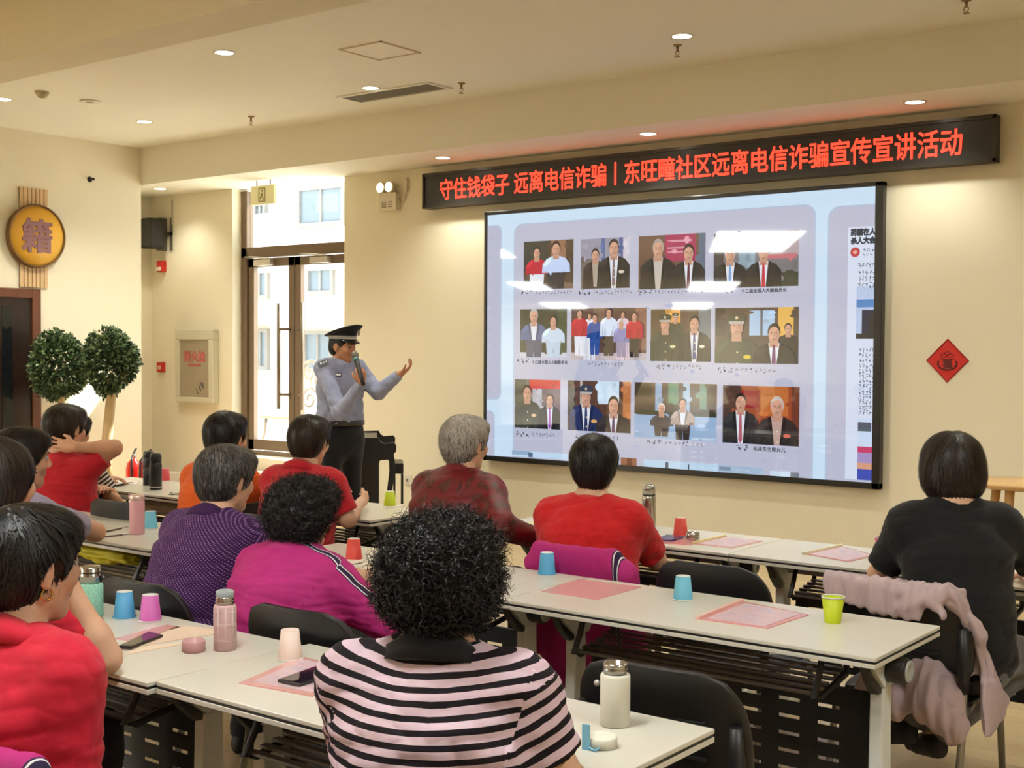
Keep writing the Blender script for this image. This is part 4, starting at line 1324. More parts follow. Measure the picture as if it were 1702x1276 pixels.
chair0 = make_chair('empty black shell chair between the front and middle rows, its back to us')
chair0.location = (-1.67, 3.02, 0)
chair0.rotation_euler = (0, 0, 0.06)


def chair(x, y, rz, label):
    return copy_tree(chair0, (x, y, 0), rz, label)


chair(-2.30, 4.47, 0.03, 'empty black shell chair beside the woman in the red T-shirt')

# ================================================================ cups, flasks, folders, phones
def tp(px_, py_, z=TT):
    q_ = at_z(px_, py_, z)
    return q_


M_CUPIN = mat('white_paper', srgb(240, 238, 232), 0.6)
CUPC = {}


def cup(px_, py_, colname, rgb, label, upright=False, s=1.0):
    """paper cup whose base centre is seen at px,py"""
    q_ = tp(px_, py_)
    t_ = thing('paper_cup', label, 'cup', (q_[0], q_[1], TT), 0, 'coloured paper cups on the tables')
    mt = mat(colname + '_paper_cup', srgb(*rgb), 0.5)
    H, RB, RT = 0.085 * s, 0.026 * s, 0.0365 * s
    if upright:
        prof = [(RB, 0.0), (RT, H), (RT - 0.001, H), (RB - 0.001, 0.006), (0, 0.006)]
        MB().lathe(prof, 36, caps=False).build('cup_wall', mt, t_)
        MB().lathe([(RT - 0.0012, H - 0.002), (RB - 0.0008, 0.0075), (0.0, 0.007)], 36, caps=False).build('inner_wall', M_CUPIN, t_)
        MB().tube([(RT * math.cos(a), RT * math.sin(a), H) for a in np.linspace(0, 2 * PI, 37)[:-1]], 0.0022, 8, closed=True).build('rolled_rim', M_CUPIN, t_)
    else:
        MB().lathe([(RT - 0.001, 0.002), (RB, H), (RB - 0.002, H), (RB - 0.003, H - 0.008), (0, H - 0.008)], 36, caps=False).build('cup_wall', mt, t_)
        MB().lathe([(RB - 0.0001, H + 0.0004), (RB - 0.0025, H + 0.0006), (RB - 0.003, H - 0.0076), (0, H - 0.0076)], 36, caps=False).build('base_disc', mt if colname == 'cream' else M_CUPIN, t_)
        MB().tube([(RT * math.cos(a), RT * math.sin(a), 0.0022) for a in np.linspace(0, 2 * PI, 37)[:-1]], 0.0022, 8, closed=True).build('rolled_rim', M_CUPIN if colname not in ('red', 'blue') else mt, t_)
    return t_


BLUE, PINK, REDP, YEL, LILAC, CREAM = (88, 172, 222), (214, 110, 190), (222, 74, 66), (206, 222, 38), (196, 156, 226), (246, 222, 208)
cup(207, 1025, 'blue', BLUE, 'blue paper cup upside down at the left of the front table, beside a pink one')
cup(250, 1031, 'pink', PINK, 'pink paper cup upside down next to the blue one on the front table')
cup(482, 1095, 'cream', CREAM, 'cream-pink paper cup upside down beside a phone on the front table')
cup(896, 1166, 'lilac', LILAC, 'lilac paper cup upside down beside the striped sleeve')
cup(588, 928, 'red', REDP, 'red paper cup upside down in front of the magenta jacket')
cup(909, 953, 'blue', BLUE, 'blue paper cup upside down before the draped magenta jacket on the chair')
cup(1135, 996, 'light_blue', (116, 196, 226), 'light blue paper cup upside down near a pink folder, middle table')
cup(1384, 1034, 'yellow_green', YEL, 'yellow-green paper cup standing upright on the middle table', True)
cup(1131, 889, 'red', REDP, 'red paper cup upside down beside the small steel lid')
cup(1468, 925, 'rose', (226, 104, 146), 'rose paper cup standing upright beside the woman in black', True)
cup(648, 841, 'yellow_green', YEL, 'yellow-green paper cup upside down before the piano')
cup(250, 878, 'light_blue', (104, 192, 228), 'light blue paper cup upside down half behind the tall pink flask')
cup(274, 799, 'rose_red', (214, 76, 84), 'rose-red paper cup behind the black flasks on the far left table')


def lathe_thing(name, label, cat, px_, py_, parts, group=None, rz=0):
    q_ = tp(px_, py_)
    t_ = thing(name, label, cat, (q_[0], q_[1], TT), rz, group)
    for nm, prof, mt in parts:
        MB().lathe(prof, 40).build(nm, mt, t_)
    return t_


GF = 'flasks and thermos bottles on the tables'
M_PNK = mat('blush_pink_enamel', srgb(226, 170, 178), 0.35)
M_PNK2 = mat('pale_pink_thermos', srgb(222, 184, 184), 0.4)
M_MINT = mat('mint_crochet_cover', srgb(158, 220, 196), 0.7, noise=0.25, nscale=160, bump=1.0, bscale=160)
M_BLK = mat('black_flask_enamel', (0.014, 0.014, 0.016), 0.35)
M_CRM = mat('cream_thermos', srgb(238, 234, 218), 0.4)
NECK = [(0.026, 0), (0.026, 0.006), (0.0285, 0.009), (0.0285, 0.013), (0.026, 0.016), (0.0285, 0.019), (0.0285, 0.022), (0.0265, 0.026), (0.024, 0.026), (0.024, 0.004), (0, 0.002)]


def neck(h, s=1.0):
    return [(r * s, h + z * s) for r, z in NECK]


# cream thermos, open, with its lid and blue strap beside it
f_ = lathe_thing('thermos_bottle', 'open cream thermos bottle near the right end of the front table', 'bottle', 1022, 1204,
                 [('body', [(0.034, 0), (0.036, 0.003), (0.036, 0.118), (0.034, 0.123), (0.026, 0.124)], M_CRM), ('steel_neck', neck(0.123, 1.05), CHROME)], GF)
q_ = tp(999, 1240)
l_ = thing('flask_cup', 'cream thermos lid with an upright blue strap on the front table', 'lid', (q_[0], q_[1], TT), 0.2)
MB().lathe([(0.034, 0), (0.037, 0.002), (0.037, 0.022), (0.034, 0.025), (0.031, 0.024), (0.029, 0.008), (0, 0.008)], 40).build('lid_shell', M_CRM, l_)
MB().box(-0.03, -0.012, -0.041, -0.037, 0.0, 0.058).tube([(-0.012, -0.039, 0.006), (0.004, -0.046, 0.003), (0.01, -0.038, 0.008)], 0.003).build('strap', mat('pale_blue_strap', srgb(134, 196, 226), 0.5), l_, 0.0015)
# pale pink thermos with lattice print and its lid
f_ = lathe_thing('thermos_bottle', 'pale pink lattice-print thermos, uncapped, on the front table', 'bottle', 374, 1079,
                 [('body', [(0.031, 0), (0.033, 0.003), (0.033, 0.128), (0.031, 0.134), (0.027, 0.135)], M_PNK2), ('steel_neck', neck(0.134, 1.0), CHROME),
                  ('inner_stopper', [(0.024, 0.155), (0.026, 0.158), (0.026, 0.174), (0.022, 0.177)], mat('grey_stopper', srgb(168, 178, 182), 0.4))], GF)
m = MB()
for z in (0.03, 0.035, 0.075, 0.08, 0.115):
    m.tube([(0.0332 * math.cos(a), 0.0332 * math.sin(a), z) for a in np.linspace(0, 2 * PI, 33)[:-1]], 0.0008, 5, closed=True)
for i in range(9):
    a = 2 * PI * i / 9
    for da in (0, 0.1):
        m.tube([(0.0332 * math.cos(a + da), 0.0332 * math.sin(a + da), 0.005), (0.0332 * math.cos(a + da), 0.0332 * math.sin(a + da), 0.128)], 0.0008, 5)
m.build('lattice_print', mat('pale_lines', srgb(240, 222, 220), 0.5), f_)
lathe_thing('flask_cup', 'rose pink thermos lid lying by the pale pink thermos', 'lid', 322, 1082, [('lid_shell', [(0.031, 0), (0.034, 0.002), (0.034, 0.03), (0.032, 0.034), (0.029, 0.033), (0.028, 0.008), (0, 0.008)], mat('dusty_rose', srgb(206, 158, 158), 0.4))])
# mint flask with steel cup
lathe_thing('vacuum_flask', 'steel flask in a mint crochet cover beside the chin-resting arm', 'bottle', 151, 1026,
            [('crochet_cover', [(0.037, 0), (0.04, 0.004), (0.04, 0.105), (0.036, 0.115), (0.03, 0.118)], M_MINT), ('steel_cap', [(0.0345, 0.112), (0.0345, 0.138), (0.0352, 0.139), (0.0352, 0.142), (0.0345, 0.143), (0.0345, 0.166), (0.03, 0.172), (0.0, 0.173)], CHROME),
             ('black_ring', [(0.0355, 0.150), (0.0362, 0.151), (0.0362, 0.1535), (0.0355, 0.1545)], BLACK)], GF)
# tall pink flask
f_ = lathe_thing('vacuum_flask', 'tall blush pink flask on the left table before the red shirt', 'bottle', 228, 887,
                 [('body', [(0.033, 0), (0.035, 0.003), (0.035, 0.158), (0.033, 0.163)], M_PNK), ('pale_cap', [(0.0335, 0.163), (0.035, 0.165), (0.035, 0.184), (0.03, 0.188), (0, 0.188)], mat('pale_gold_cap', srgb(232, 204, 196), 0.25, 0.4))], GF)
MB().tube([(-0.034 + 0.016 * math.cos(a), -0.012, 0.178 + 0.012 * math.sin(a)) for a in np.linspace(0, 2 * PI, 17)[:-1]], 0.003, 6, closed=True).build('carry_loop', M_PNK, f_)
# tall steel flask of the back row
lathe_thing('vacuum_flask', 'tall brushed steel flask beside the woman in the red T-shirt', 'bottle', 1078, 877,
            [('body', [(0.034, 0), (0.036, 0.003), (0.036, 0.15), (0.032, 0.164), (0.03, 0.166)], CHROME), ('cup_cap', [(0.033, 0.168), (0.033, 0.20), (0.028, 0.215), (0.02, 0.219), (0, 0.219)], CHROME), ('black_ring', [(0.0315, 0.163), (0.0335, 0.165), (0.0335, 0.167), (0.0315, 0.169)], BLACK)], GF)
lathe_thing('steel_lid', 'small brushed steel lid beside the red cup on the back table', 'lid', 1151, 897, [('shell', [(0.03, 0), (0.033, 0.004), (0.033, 0.034), (0.031, 0.036), (0.029, 0.034), (0.028, 0.006), (0, 0.006)], CHROME)])
# two black flasks
lathe_thing('vacuum_flask', 'black flask with rounded cap on the far left table, the front one', 'bottle', 259, 813,
            [('body', [(0.036, 0), (0.038, 0.003), (0.038, 0.155), (0.034, 0.172), (0.03, 0.174)], M_BLK), ('cap', [(0.033, 0.175), (0.036, 0.18), (0.036, 0.21), (0.028, 0.226), (0, 0.228)], M_BLK), ('base_label', [(0.0385, 0.012), (0.0385, 0.02)], mat('silver_label', srgb(190, 190, 190), 0.4))], GF)
lathe_thing('vacuum_flask', 'black lettered flask partly hidden behind the front black flask', 'bottle', 247, 806,
            [('body', [(0.034, 0), (0.036, 0.003), (0.036, 0.165), (0.033, 0.178), (0.031, 0.18)], M_BLK), ('cap', [(0.032, 0.18), (0.034, 0.184), (0.034, 0.214), (0.03, 0.218), (0, 0.218)], M_BLK), ('side_print', [(0.0363, 0.05), (0.0363, 0.12)], mat('flask_print', (0.04, 0.04, 0.042), 0.5, noise=0.8, nscale=60))], GF)


def quad_on_table(c4, z, h, rad=0.0):
    """slab whose four corners are seen at the pixels of c4"""
    pts = [tp(px_, py_, z) for px_, py_ in c4]
    return [(q[0], q[1]) for q in pts]


def folder(c4, label, mt, spine=None, sheet=None, print_seed=1, spine_mat=None):
    P4 = quad_on_table(c4, TT, 0)
    cx, cy = sum(q[0] for q in P4) / 4, sum(q[1] for q in P4) / 4
    t_ = thing('document_folder', label, 'folder', (cx, cy, TT), 0, 'clear plastic folders handed out on the tables')
    L = [(q[0] - cx, q[1] - cy) for q in P4]
    MB().prism(L, 'z', 0.0, 0.003).build('cover', mt, t_)

    def lerp(u, v):
        a = (L[0][0] + (L[1][0] - L[0][0]) * u, L[0][1] + (L[1][1] - L[0][1]) * u)
        b = (L[3][0] + (L[2][0] - L[3][0]) * u, L[3][1] + (L[2][1] - L[3][1]) * u)
        return (a[0] + (b[0] - a[0]) * v, a[1] + (b[1] - a[1]) * v)
    if sheet:
        u0, u1, v0, v1 = sheet
        sh_ = MB().prism([lerp(u0, v0), lerp(u1, v0), lerp(u1, v1), lerp(u0, v1)], 'z', 0.003, 0.0045).build('sheet', mat('printed_pink_sheet', srgb(226, 196, 204), 0.3, noise=0.06, nscale=40), t_)
        rg = np.random.default_rng(print_seed)
        m_ = MB()
        for i in range(16):
            a, b = rg.uniform(u0 + 0.06, u1 - 0.25), rg.uniform(v0 + 0.06, v1 - 0.12)
            w_, h_ = rg.uniform(0.05, 0.2), rg.uniform(0.015, 0.05)
            m_.prism([lerp(a, b), lerp(a + w_, b), lerp(a + w_, b + h_), lerp(a, b + h_)], 'z', 0.0045, 0.0047 + i * 0.00001)
        m_.build('print', mat('mauve_print', srgb(206, 188, 210), 0.3), sh_)
    if spine is not None:
        a, b = (lerp(0, -0.02), lerp(0, 1.02)) if spine == 'left' else (lerp(1, 0), lerp(1, 1))
        MB().beam((a[0], a[1], 0.006), (b[0], b[1], 0.006), 0.014, 0.010).build('slide_binder', spine_mat or mat('blush_binder', srgb(248, 206, 196), 0.35), t_, 0.002)
    return t_


M_FOLD = mat('translucent_pink_plastic', srgb(232, 158, 160), 0.22, coat=0.4)
M_FOLD2 = mat('soft_pink_plastic', srgb(234, 176, 172), 0.25, coat=0.3)
M_PEACH = mat('peach_paper', srgb(246, 220, 196), 0.5)
folder([(397, 1136), (520, 1158), (590, 1112), (500, 1092)], 'pink plastic folder under the black phone on the front table', M_FOLD2, None, (0.12, 0.95, 0.08, 0.92), 3)
folder([(900, 983), (992, 997), (1066, 976), (962, 963)], 'plain rose pink folder beside the draped magenta jacket', M_FOLD2, None, None)
folder([(1160, 1029), (1276, 1045), (1345, 1022), (1232, 1000)], 'pink folder with a blush binder bar on the middle table', M_FOLD, 'left', (0.10, 0.92, 0.06, 0.94), 5)
folder([(1152, 904), (1217, 911), (1268, 900), (1204, 892)], 'folder with mauve print beside the steel lid on the back table', M_FOLD2, 'left', (0.1, 0.94, 0.05, 0.94), 7, mat('pale_yellow_binder', srgb(240, 226, 168), 0.4))
folder([(1336, 921), (1410, 934), (1456, 924), (1398, 908)], 'folder with pale yellow binder left of the rose cup', M_FOLD2, 'left', (0.1, 0.94, 0.05, 0.94), 9, mat('cream_binder', srgb(242, 236, 206), 0.4))
folder([(860, 873), (905, 878), (960, 870), (905, 863)], 'pale yellow paper folder between the maroon jacket and the red T-shirt', mat('pale_yellow_paper', srgb(240, 230, 176), 0.4), None, None)
folder([(196, 1083), (300, 1063), (392, 1050), (300, 1040)], 'peach papers under the phone at the left of the front table', M_PEACH, None, None)
folder([(207, 1089), (305, 1071), (330, 1066), (232, 1076)], 'pale peach booklet lying in front of the rose thermos lid', mat('pale_peach_booklet', srgb(250, 228, 204), 0.4), None, None)
folder([(190, 1062), (220, 1066), (300, 1043), (278, 1039)], 'rose folder edge behind the phone at the left front', M_FOLD2, None, None)
folder([(545, 945), (625, 942), (625, 932), (560, 930)], 'pale papers under the red cup by the magenta sleeve', mat('pale_sheet', srgb(240, 232, 220), 0.5), None, None)
folder([(598, 950), (690, 958), (700, 940), (630, 934)], 'peach folder lying right of the red cup', M_PEACH, None, None)
folder([(570, 941), (603, 935), (628, 930), (596, 938)], 'thin light blue card beneath the red cup', mat('light_blue_card', srgb(150, 206, 226), 0.5), None, None)
folder([(1660, 957), (1702, 962), (1702, 945), (1680, 943)], 'white papers at the right edge beside the black sleeve', mat('white_paper_sheets', srgb(240, 226, 220), 0.5), None, None)
folder([(1090, 903), (1150, 906), (1160, 899), (1120, 895)], 'rose folder under the purple phone on the back table', M_FOLD, None, None)
folder([(190, 803), (225, 806), (232, 800), (205, 797)], 'white papers beside the black flasks on the far left table', mat('white_paper_sheets', srgb(240, 226, 220), 0.5), None, None)
folder([(640, 845), (668, 842), (672, 838), (640, 840)], 'pale sheet behind the yellow-green cup near the piano', mat('white_paper_sheets', srgb(240, 226, 220), 0.5), None, None)


def phone(c4, label, z, body, glass):
    P4 = quad_on_table(c4, z, 0)
    cx, cy = sum(q[0] for q in P4) / 4, sum(q[1] for q in P4) / 4
    t_ = thing('mobile_phone', label, 'phone', (cx, cy, z), 0, 'phones lying on the tables')
    L = [(q[0] - cx, q[1] - cy) for q in P4]
    MB().prism(L, 'z', 0.0005, 0.009).build('phone_case', body, t_, 0.002)
    MB().prism([(x * 0.93, y * 0.93) for x, y in L], 'z', 0.009, 0.0095).build('glass_face', glass, t_)
    return t_


M_PG = mat('dark_phone_glass', (0.02, 0.012, 0.02), 0.04)
phone([(461, 1134), (498, 1142), (574, 1117), (540, 1106)], 'black phone on the pink folder beside the striped shirt', TT + 0.0046, BLACK, M_PG)
phone([(196, 1078), (218, 1079), (271, 1059), (248, 1053)], 'dark phone on peach papers at the left of the front table', TT + 0.0032, BLACK, M_PG)
phone([(1090, 898), (1118, 900), (1138, 893), (1108, 891)], 'purple phone on the back table before the red cup', TT + 0.0032, mat('purple_phone_case', srgb(104, 70, 130), 0.4), mat('purple_phone_glass', srgb(70, 50, 100), 0.1))


def rod(p0_, p1_, r, label, mt, name='ballpoint_pen'):
    a, b = tp(*p0_, TT + r), tp(*p1_, TT + r)
    c_ = (a + b) / 2
    t_ = thing(name, label, 'pen', (c_[0], c_[1], TT))
    a0, b0 = a - c_, b - c_
    MB().tube([(a0[0], a0[1], r), (b0[0] * 0.7 + a0[0] * 0.3, b0[1] * 0.7 + a0[1] * 0.3, r)], r).build('barrel', mt, t_)
    MB().tube([(b0[0] * 0.7 + a0[0] * 0.3, b0[1] * 0.7 + a0[1] * 0.3, r), (b0[0], b0[1], r)], [r, r * 0.3]).build('tip', CHROME, t_)


rod((172, 884), (214, 875), 0.004, 'upper dark pen beside the tall pink flask', mat('brown_pen', srgb(110, 96, 84), 0.4))
rod((172, 892), (216, 887), 0.004, 'lower dark pen beside the tall pink flask', MATS['brown_pen'])
rod((192, 807), (221, 801), 0.006, 'thick black pen on the far left table', BLACK)
q_ = tp(285, 822)
t_ = thing('key_bunch', 'small dark key bunch on the far left table by the orange shirt', 'keys', (q_[0], q_[1], TT))
MB().tube([(0.02 * math.cos(a), 0.014 * math.sin(a), 0.003) for a in np.linspace(0, 2 * PI, 17)[:-1]], 0.002, 6, closed=True).build('ring', BLACKM, t_)
for k_, a in enumerate((0.2, 1.2, 2.4)):
    MB().beam((0.02 * math.cos(a), 0.014 * math.sin(a), 0.004 + 0.003 * k_), (0.06 * math.cos(a), 0.05 * math.sin(a), 0.004 + 0.003 * k_), 0.012, 0.002).build('key', BLACKM, t_)

# yellow bag and white bundle stowed on the shelves under the left tables
def bag(x, y, z, sx, sy, sz, mt, label, name, seed):
    rg = np.random.default_rng(seed)
    bm = bmesh.new()
    bmesh.ops.create_icosphere(bm, subdivisions=4, radius=1)
    ph = rg.uniform(0, 6, 8)
    for v in bm.verts:
        c_ = v.co.copy()
        w_ = 1 + 0.10 * math.sin(7 * c_.x + ph[0] + 3 * c_.z) + 0.08 * math.sin(9 * c_.z + 5 * c_.y + ph[1]) + 0.05 * math.sin(15 * c_.x + 8 * c_.y + ph[2])
        v.co = Vector((c_.x * sx * w_, c_.y * sy * w_, max(c_.z, -0.75) * sz * w_))
    me_ = bpy.data.meshes.new(name)
    bm.to_mesh(me_)
    bm.free()
    for p_ in me_.polygons:
        p_.use_smooth = True
    me_.materials.append(mt)
    o_ = bpy.data.objects.new(name, me_)
    COL.objects.link(o_)
    o_.location = (x, y, z)
    return tag(o_, label, 'bag')


bag(-5.22, 3.63, 0.645, 0.24, 0.075, 0.042, mat('yellow_bag_fabric', srgb(206, 192, 36), 0.6), 'yellow patterned bag stowed under the left table top', 'cloth_bag', 1)
bag(-6.5, 4.90, 0.645, 0.2, 0.075, 0.042, mat('white_bundle_cloth', srgb(226, 220, 206), 0.7), 'white cloth bundle stowed under the far left table', 'cloth_bundle', 2)
# ================================================================ people: smooth implicit bodies
def smin(a, b, k):
    if k <= 0:
        return np.minimum(a, b)
    h = np.maximum(k - np.abs(a - b), 0.0) / k
    return np.minimum(a, b) - h * h * k * 0.25


class Body:
    """a signed distance field gathered from simple shapes, meshed with surface nets"""

    def __init__(self):
        self.ops = []

    def rc(self, p1, r1, p2, r2, k=0.02, tag_=None):           # tapered capsule
        self.ops.append(('rc', np.array(p1, float), r1, np.array(p2, float), r2, k, tag_))
        return self

    def cc(self, p1, r1, p2, r2, k=0.02, tag_=None):           # tapered rod with flat ends
        self.ops.append(('cc', np.array(p1, float), r1, np.array(p2, float), r2, k, tag_))
        return self

    def el(self, c, r, R=None, k=0.02, tag_=None):             # ellipsoid, R rows are its axes
        self.ops.append(('el', np.array(c, float), np.array(r, float), np.eye(3) if R is None else np.array(R, float), k, tag_))
        return self

    def ec(self, p1, s1, p2, s2, X, k=0.03, tag_=None):        # elliptic section swept from p1 to p2
        self.ops.append(('ec', np.array(p1, float), s1, np.array(p2, float), s2, np.array(X, float), k, tag_))
        return self

    def sub_el(self, c, r, R=None, k=0.01):
        self.ops.append(('-el', np.array(c, float), np.array(r, float), np.eye(3) if R is None else np.array(R, float), k, None))
        return self

    def sub_rc(self, p1, r1, p2, r2, k=0.008):
        self.ops.append(('-rc', np.array(p1, float), r1, np.array(p2, float), r2, k, None))
        return self

    def cut(self, p, n):                                       # keep the side opposite to n
        self.ops.append(('pl', np.array(p, float), np.array(n, float) / np.linalg.norm(n), 0.006, None))
        return self

    @staticmethod
    def bbox(o):
        t = o[0].lstrip('-')
        if t in ('rc', 'cc'):
            r = max(o[2], o[4])
            return np.minimum(o[1], o[3]) - r, np.maximum(o[1], o[3]) + r
        if t == 'el':
            r = max(o[2])
            return o[1] - r, o[1] + r
        if t == 'ec':
            r = max(*o[2], *o[4])
            return np.minimum(o[1], o[3]) - r, np.maximum(o[1], o[3]) + r

    @staticmethod
    def dist(o, P):
        t = o[0].lstrip('-')
        if t in ('rc', 'cc'):
            a, ra, b, rb = o[1], o[2], o[3], o[4]
            ba = b - a
            L2 = ba @ ba + 1e-12
            pa = P - a
            h = (pa @ ba) / L2
            hc = np.clip(h, 0, 1)
            if t == 'rc':
                return np.linalg.norm(pa - hc[..., None] * ba, axis=-1) - (ra + (rb - ra) * hc)
            rad = np.linalg.norm(pa - h[..., None] * ba, axis=-1) - (ra + (rb - ra) * hc)
            ax = (np.abs(h - 0.5) - 0.5) * math.sqrt(L2)
            return np.minimum(np.maximum(rad, ax), 0) + np.sqrt(np.maximum(rad, 0) ** 2 + np.maximum(ax, 0) ** 2)
        if t == 'el':
            q = (P - o[1]) @ o[3].T
            k0 = np.linalg.norm(q / o[2], axis=-1)
            k1 = np.linalg.norm(q / (o[2] ** 2), axis=-1)
            return k0 * (k0 - 1) / np.maximum(k1, 1e-9)
        if t == 'ec':
            a, s1, b, s2, X = o[1], o[2], o[3], o[4], o[5]
            ba = b - a
            L = np.linalg.norm(ba)
            Z = ba / L
            Xn = X - Z * (X @ Z)
            Xn /= np.linalg.norm(Xn)
            Y = np.cross(Z, Xn)
            pa = P - a
            h = pa @ Z
            hc = np.clip(h / L, 0, 1)
            A = s1[0] + (s2[0] - s1[0]) * hc
            B = s1[1] + (s2[1] - s1[1]) * hc
            over = h - hc * L
            qx, qy, qz = (pa @ Xn) / A, (pa @ Y) / B, over / np.minimum(A, B)
            k0 = np.sqrt(qx ** 2 + qy ** 2 + qz ** 2)
            k1 = np.sqrt((qx / A) ** 2 + (qy / B) ** 2 + (qz / np.minimum(A, B)) ** 2)
            return k0 * (k0 - 1) / np.maximum(k1, 1e-9)
        if t == 'pl':
            return (P - o[1]) @ o[2]

    def field(self, h):
        lo = np.min([self.bbox(o)[0] for o in self.ops if o[0] in ('rc', 'cc', 'el', 'ec')], axis=0) - 3 * h - 0.02
        hi = np.max([self.bbox(o)[1] for o in self.ops if o[0] in ('rc', 'cc', 'el', 'ec')], axis=0) + 3 * h + 0.02
        n = np.ceil((hi - lo) / h).astype(int) + 1
        D = np.full(n, 0.2, dtype=np.float32)
        ax = [lo[i] + h * np.arange(n[i]) for i in range(3)]
        for o in self.ops:
            if o[0] == 'pl':
                P = np.stack(np.meshgrid(*ax, indexing='ij'), -1)
                D = -smin(-D, -self.dist(o, P).astype(np.float32), o[3])
                continue
            k = o[-2]
            a, b = self.bbox(o)
            i0 = np.clip(np.floor((a - lo - k - 3 * h) / h).astype(int), 0, n)
            i1 = np.clip(np.ceil((b - lo + k + 3 * h) / h).astype(int) + 1, 0, n)
            if np.any(i1 <= i0):
                continue
            sl_ = tuple(slice(i0[i], i1[i]) for i in range(3))
            P = np.stack(np.meshgrid(*[ax[i][sl_[i]] for i in range(3)], indexing='ij'), -1)
            d = self.dist(o, P).astype(np.float32)
            D[sl_] = -smin(-D[sl_], d, k) if o[0][0] == '-' else smin(D[sl_], d, k)
        return D, lo, h

    def mesh(self, h):
        D, lo, h = self.field(h)
        return surface_nets(D, lo, h)


EDGES = [(0, 1), (2, 3), (4, 5), (6, 7), (0, 2), (1, 3), (4, 6), (5, 7), (0, 4), (1, 5), (2, 6), (3, 7)]
CORN = np.array([(i, j, k) for i in (0, 1) for j in (0, 1) for k in (0, 1)], float)


def surface_nets(D, lo, h):
    Sg = D < 0
    n = np.array(D.shape)
    c = np.zeros(n - 1, dtype=np.int8)
    for i, j, k in CORN.astype(int):
        c += Sg[i:n[0] - 1 + i, j:n[1] - 1 + j, k:n[2] - 1 + k]
    act = (c > 0) & (c < 8)
    ids = np.argwhere(act)
    idx = -np.ones(n - 1, dtype=np.int64)
    idx[act] = np.arange(len(ids))
    V = np.stack([D[ids[:, 0] + int(a), ids[:, 1] + int(b), ids[:, 2] + int(d)] for a, b, d in CORN], 1)
    acc = np.zeros((len(ids), 3))
    cnt = np.zeros(len(ids))
    for a, b in EDGES:
        va, vb = V[:, a], V[:, b]
        m = (va < 0) != (vb < 0)
        t = np.where(m, va / np.where(m, va - vb, 1), 0)
        acc += (CORN[a] + t[:, None] * (CORN[b] - CORN[a])) * m[:, None]
        cnt += m
    verts = lo + h * (ids + acc / cnt[:, None])
    faces = []
    for axis in range(3):
        o1, o2 = [(1, 2), (2, 0), (0, 1)][axis]
        sa = [slice(None)] * 3
        sb = [slice(None)] * 3
        sa[axis] = slice(0, -1)
        sb[axis] = slice(1, None)
        ch = Sg[tuple(sa)] != Sg[tuple(sb)]
        e = np.argwhere(ch)
        e = e[(e[:, o1] > 0) & (e[:, o2] > 0) & (e[:, o1] < n[o1] - 1) & (e[:, o2] < n[o2] - 1)]
        ins = Sg[tuple(e.T)]
        q = []
        for d1, d2 in ((0, 0), (1, 0), (1, 1), (0, 1)):
            cc_ = e.copy()
            cc_[:, o1] -= d1
            cc_[:, o2] -= d2
            q.append(idx[tuple(cc_.T)])
        q = np.stack(q, 1)
        q[~ins] = q[~ins][:, ::-1]
        faces.append(q)
    F = np.concatenate(faces)
    return verts, F[(F >= 0).all(1)]


def vnormals(V, F):
    fn = np.cross(V[F[:, 2]] - V[F[:, 0]], V[F[:, 3]] - V[F[:, 1]])
    N = np.zeros_like(V)
    for i in range(4):
        np.add.at(N, F[:, i], fn)
    return N / np.maximum(np.linalg.norm(N, axis=1, keepdims=True), 1e-12)


def wavy(P, seed, freq, oct_=3):
    rg = np.random.default_rng(seed)
    r = np.zeros(len(P))
    amp = 1.0
    for o in range(oct_):
        for _ in range(4):
            d = rg.normal(size=3)
            d /= np.linalg.norm(d)
            r += amp * np.sin((P @ (d * np.array(freq))) * (1.7 ** o) + rg.uniform(0, 6.3) + 1.3 * np.sin(P @ rg.normal(size=3) * 9))
        amp *= 0.55
    return r / 5.5


def np_mesh(name, V, F, mats, parent, base, attrs=None, smooth=True, fmat=None):
    me = bpy.data.meshes.new(name)
    V = np.asarray(V) - np.asarray(base)
    F = np.asarray(F)
    me.vertices.add(len(V))
    me.vertices.foreach_set('co', V.astype(np.float32).ravel())
    k = F.shape[1]
    me.loops.add(F.size)
    me.loops.foreach_set('vertex_index', F.astype(np.int32).ravel())
    me.polygons.add(len(F))
    me.polygons.foreach_set('loop_start', np.arange(0, F.size, k, dtype=np.int32))
    me.polygons.foreach_set('use_smooth', np.full(len(F), smooth))
    for m in (mats if isinstance(mats, (list, tuple)) else [mats]):
        me.materials.append(m)
    if fmat is not None:
        me.polygons.foreach_set('material_index', fmat.astype(np.int32))
    if attrs:
        for nm, a in attrs.items():
            at = me.attributes.new(nm, 'FLOAT', 'POINT')
            at.data.foreach_set('value', np.asarray(a, np.float32))
    me.update(calc_edges=True)
    me.validate()
    o = bpy.data.objects.new(name, me)
    COL.objects.link(o)
    if parent:
        o.parent = parent
    return o


# ---------------------------------------------------------------- skin, hair and cloth materials
def skin_mat(name, rgb):
    m = mat(name, srgb(*rgb), 0.5, noise=0.05, nscale=14, bump=0.05, bscale=250)
    b = m.node_tree.nodes['Principled BSDF']
    b.inputs['Subsurface Weight'].default_value = 0.12
    b.inputs['Subsurface Radius'].default_value = (0.012, 0.005, 0.003)
    b.inputs['Subsurface Scale'].default_value = 0.6
    return m


SK1 = skin_mat('warm_skin', (212, 160, 128))
SK2 = skin_mat('light_skin', (222, 176, 146))
SK3 = skin_mat('tanned_skin', (192, 136, 102))


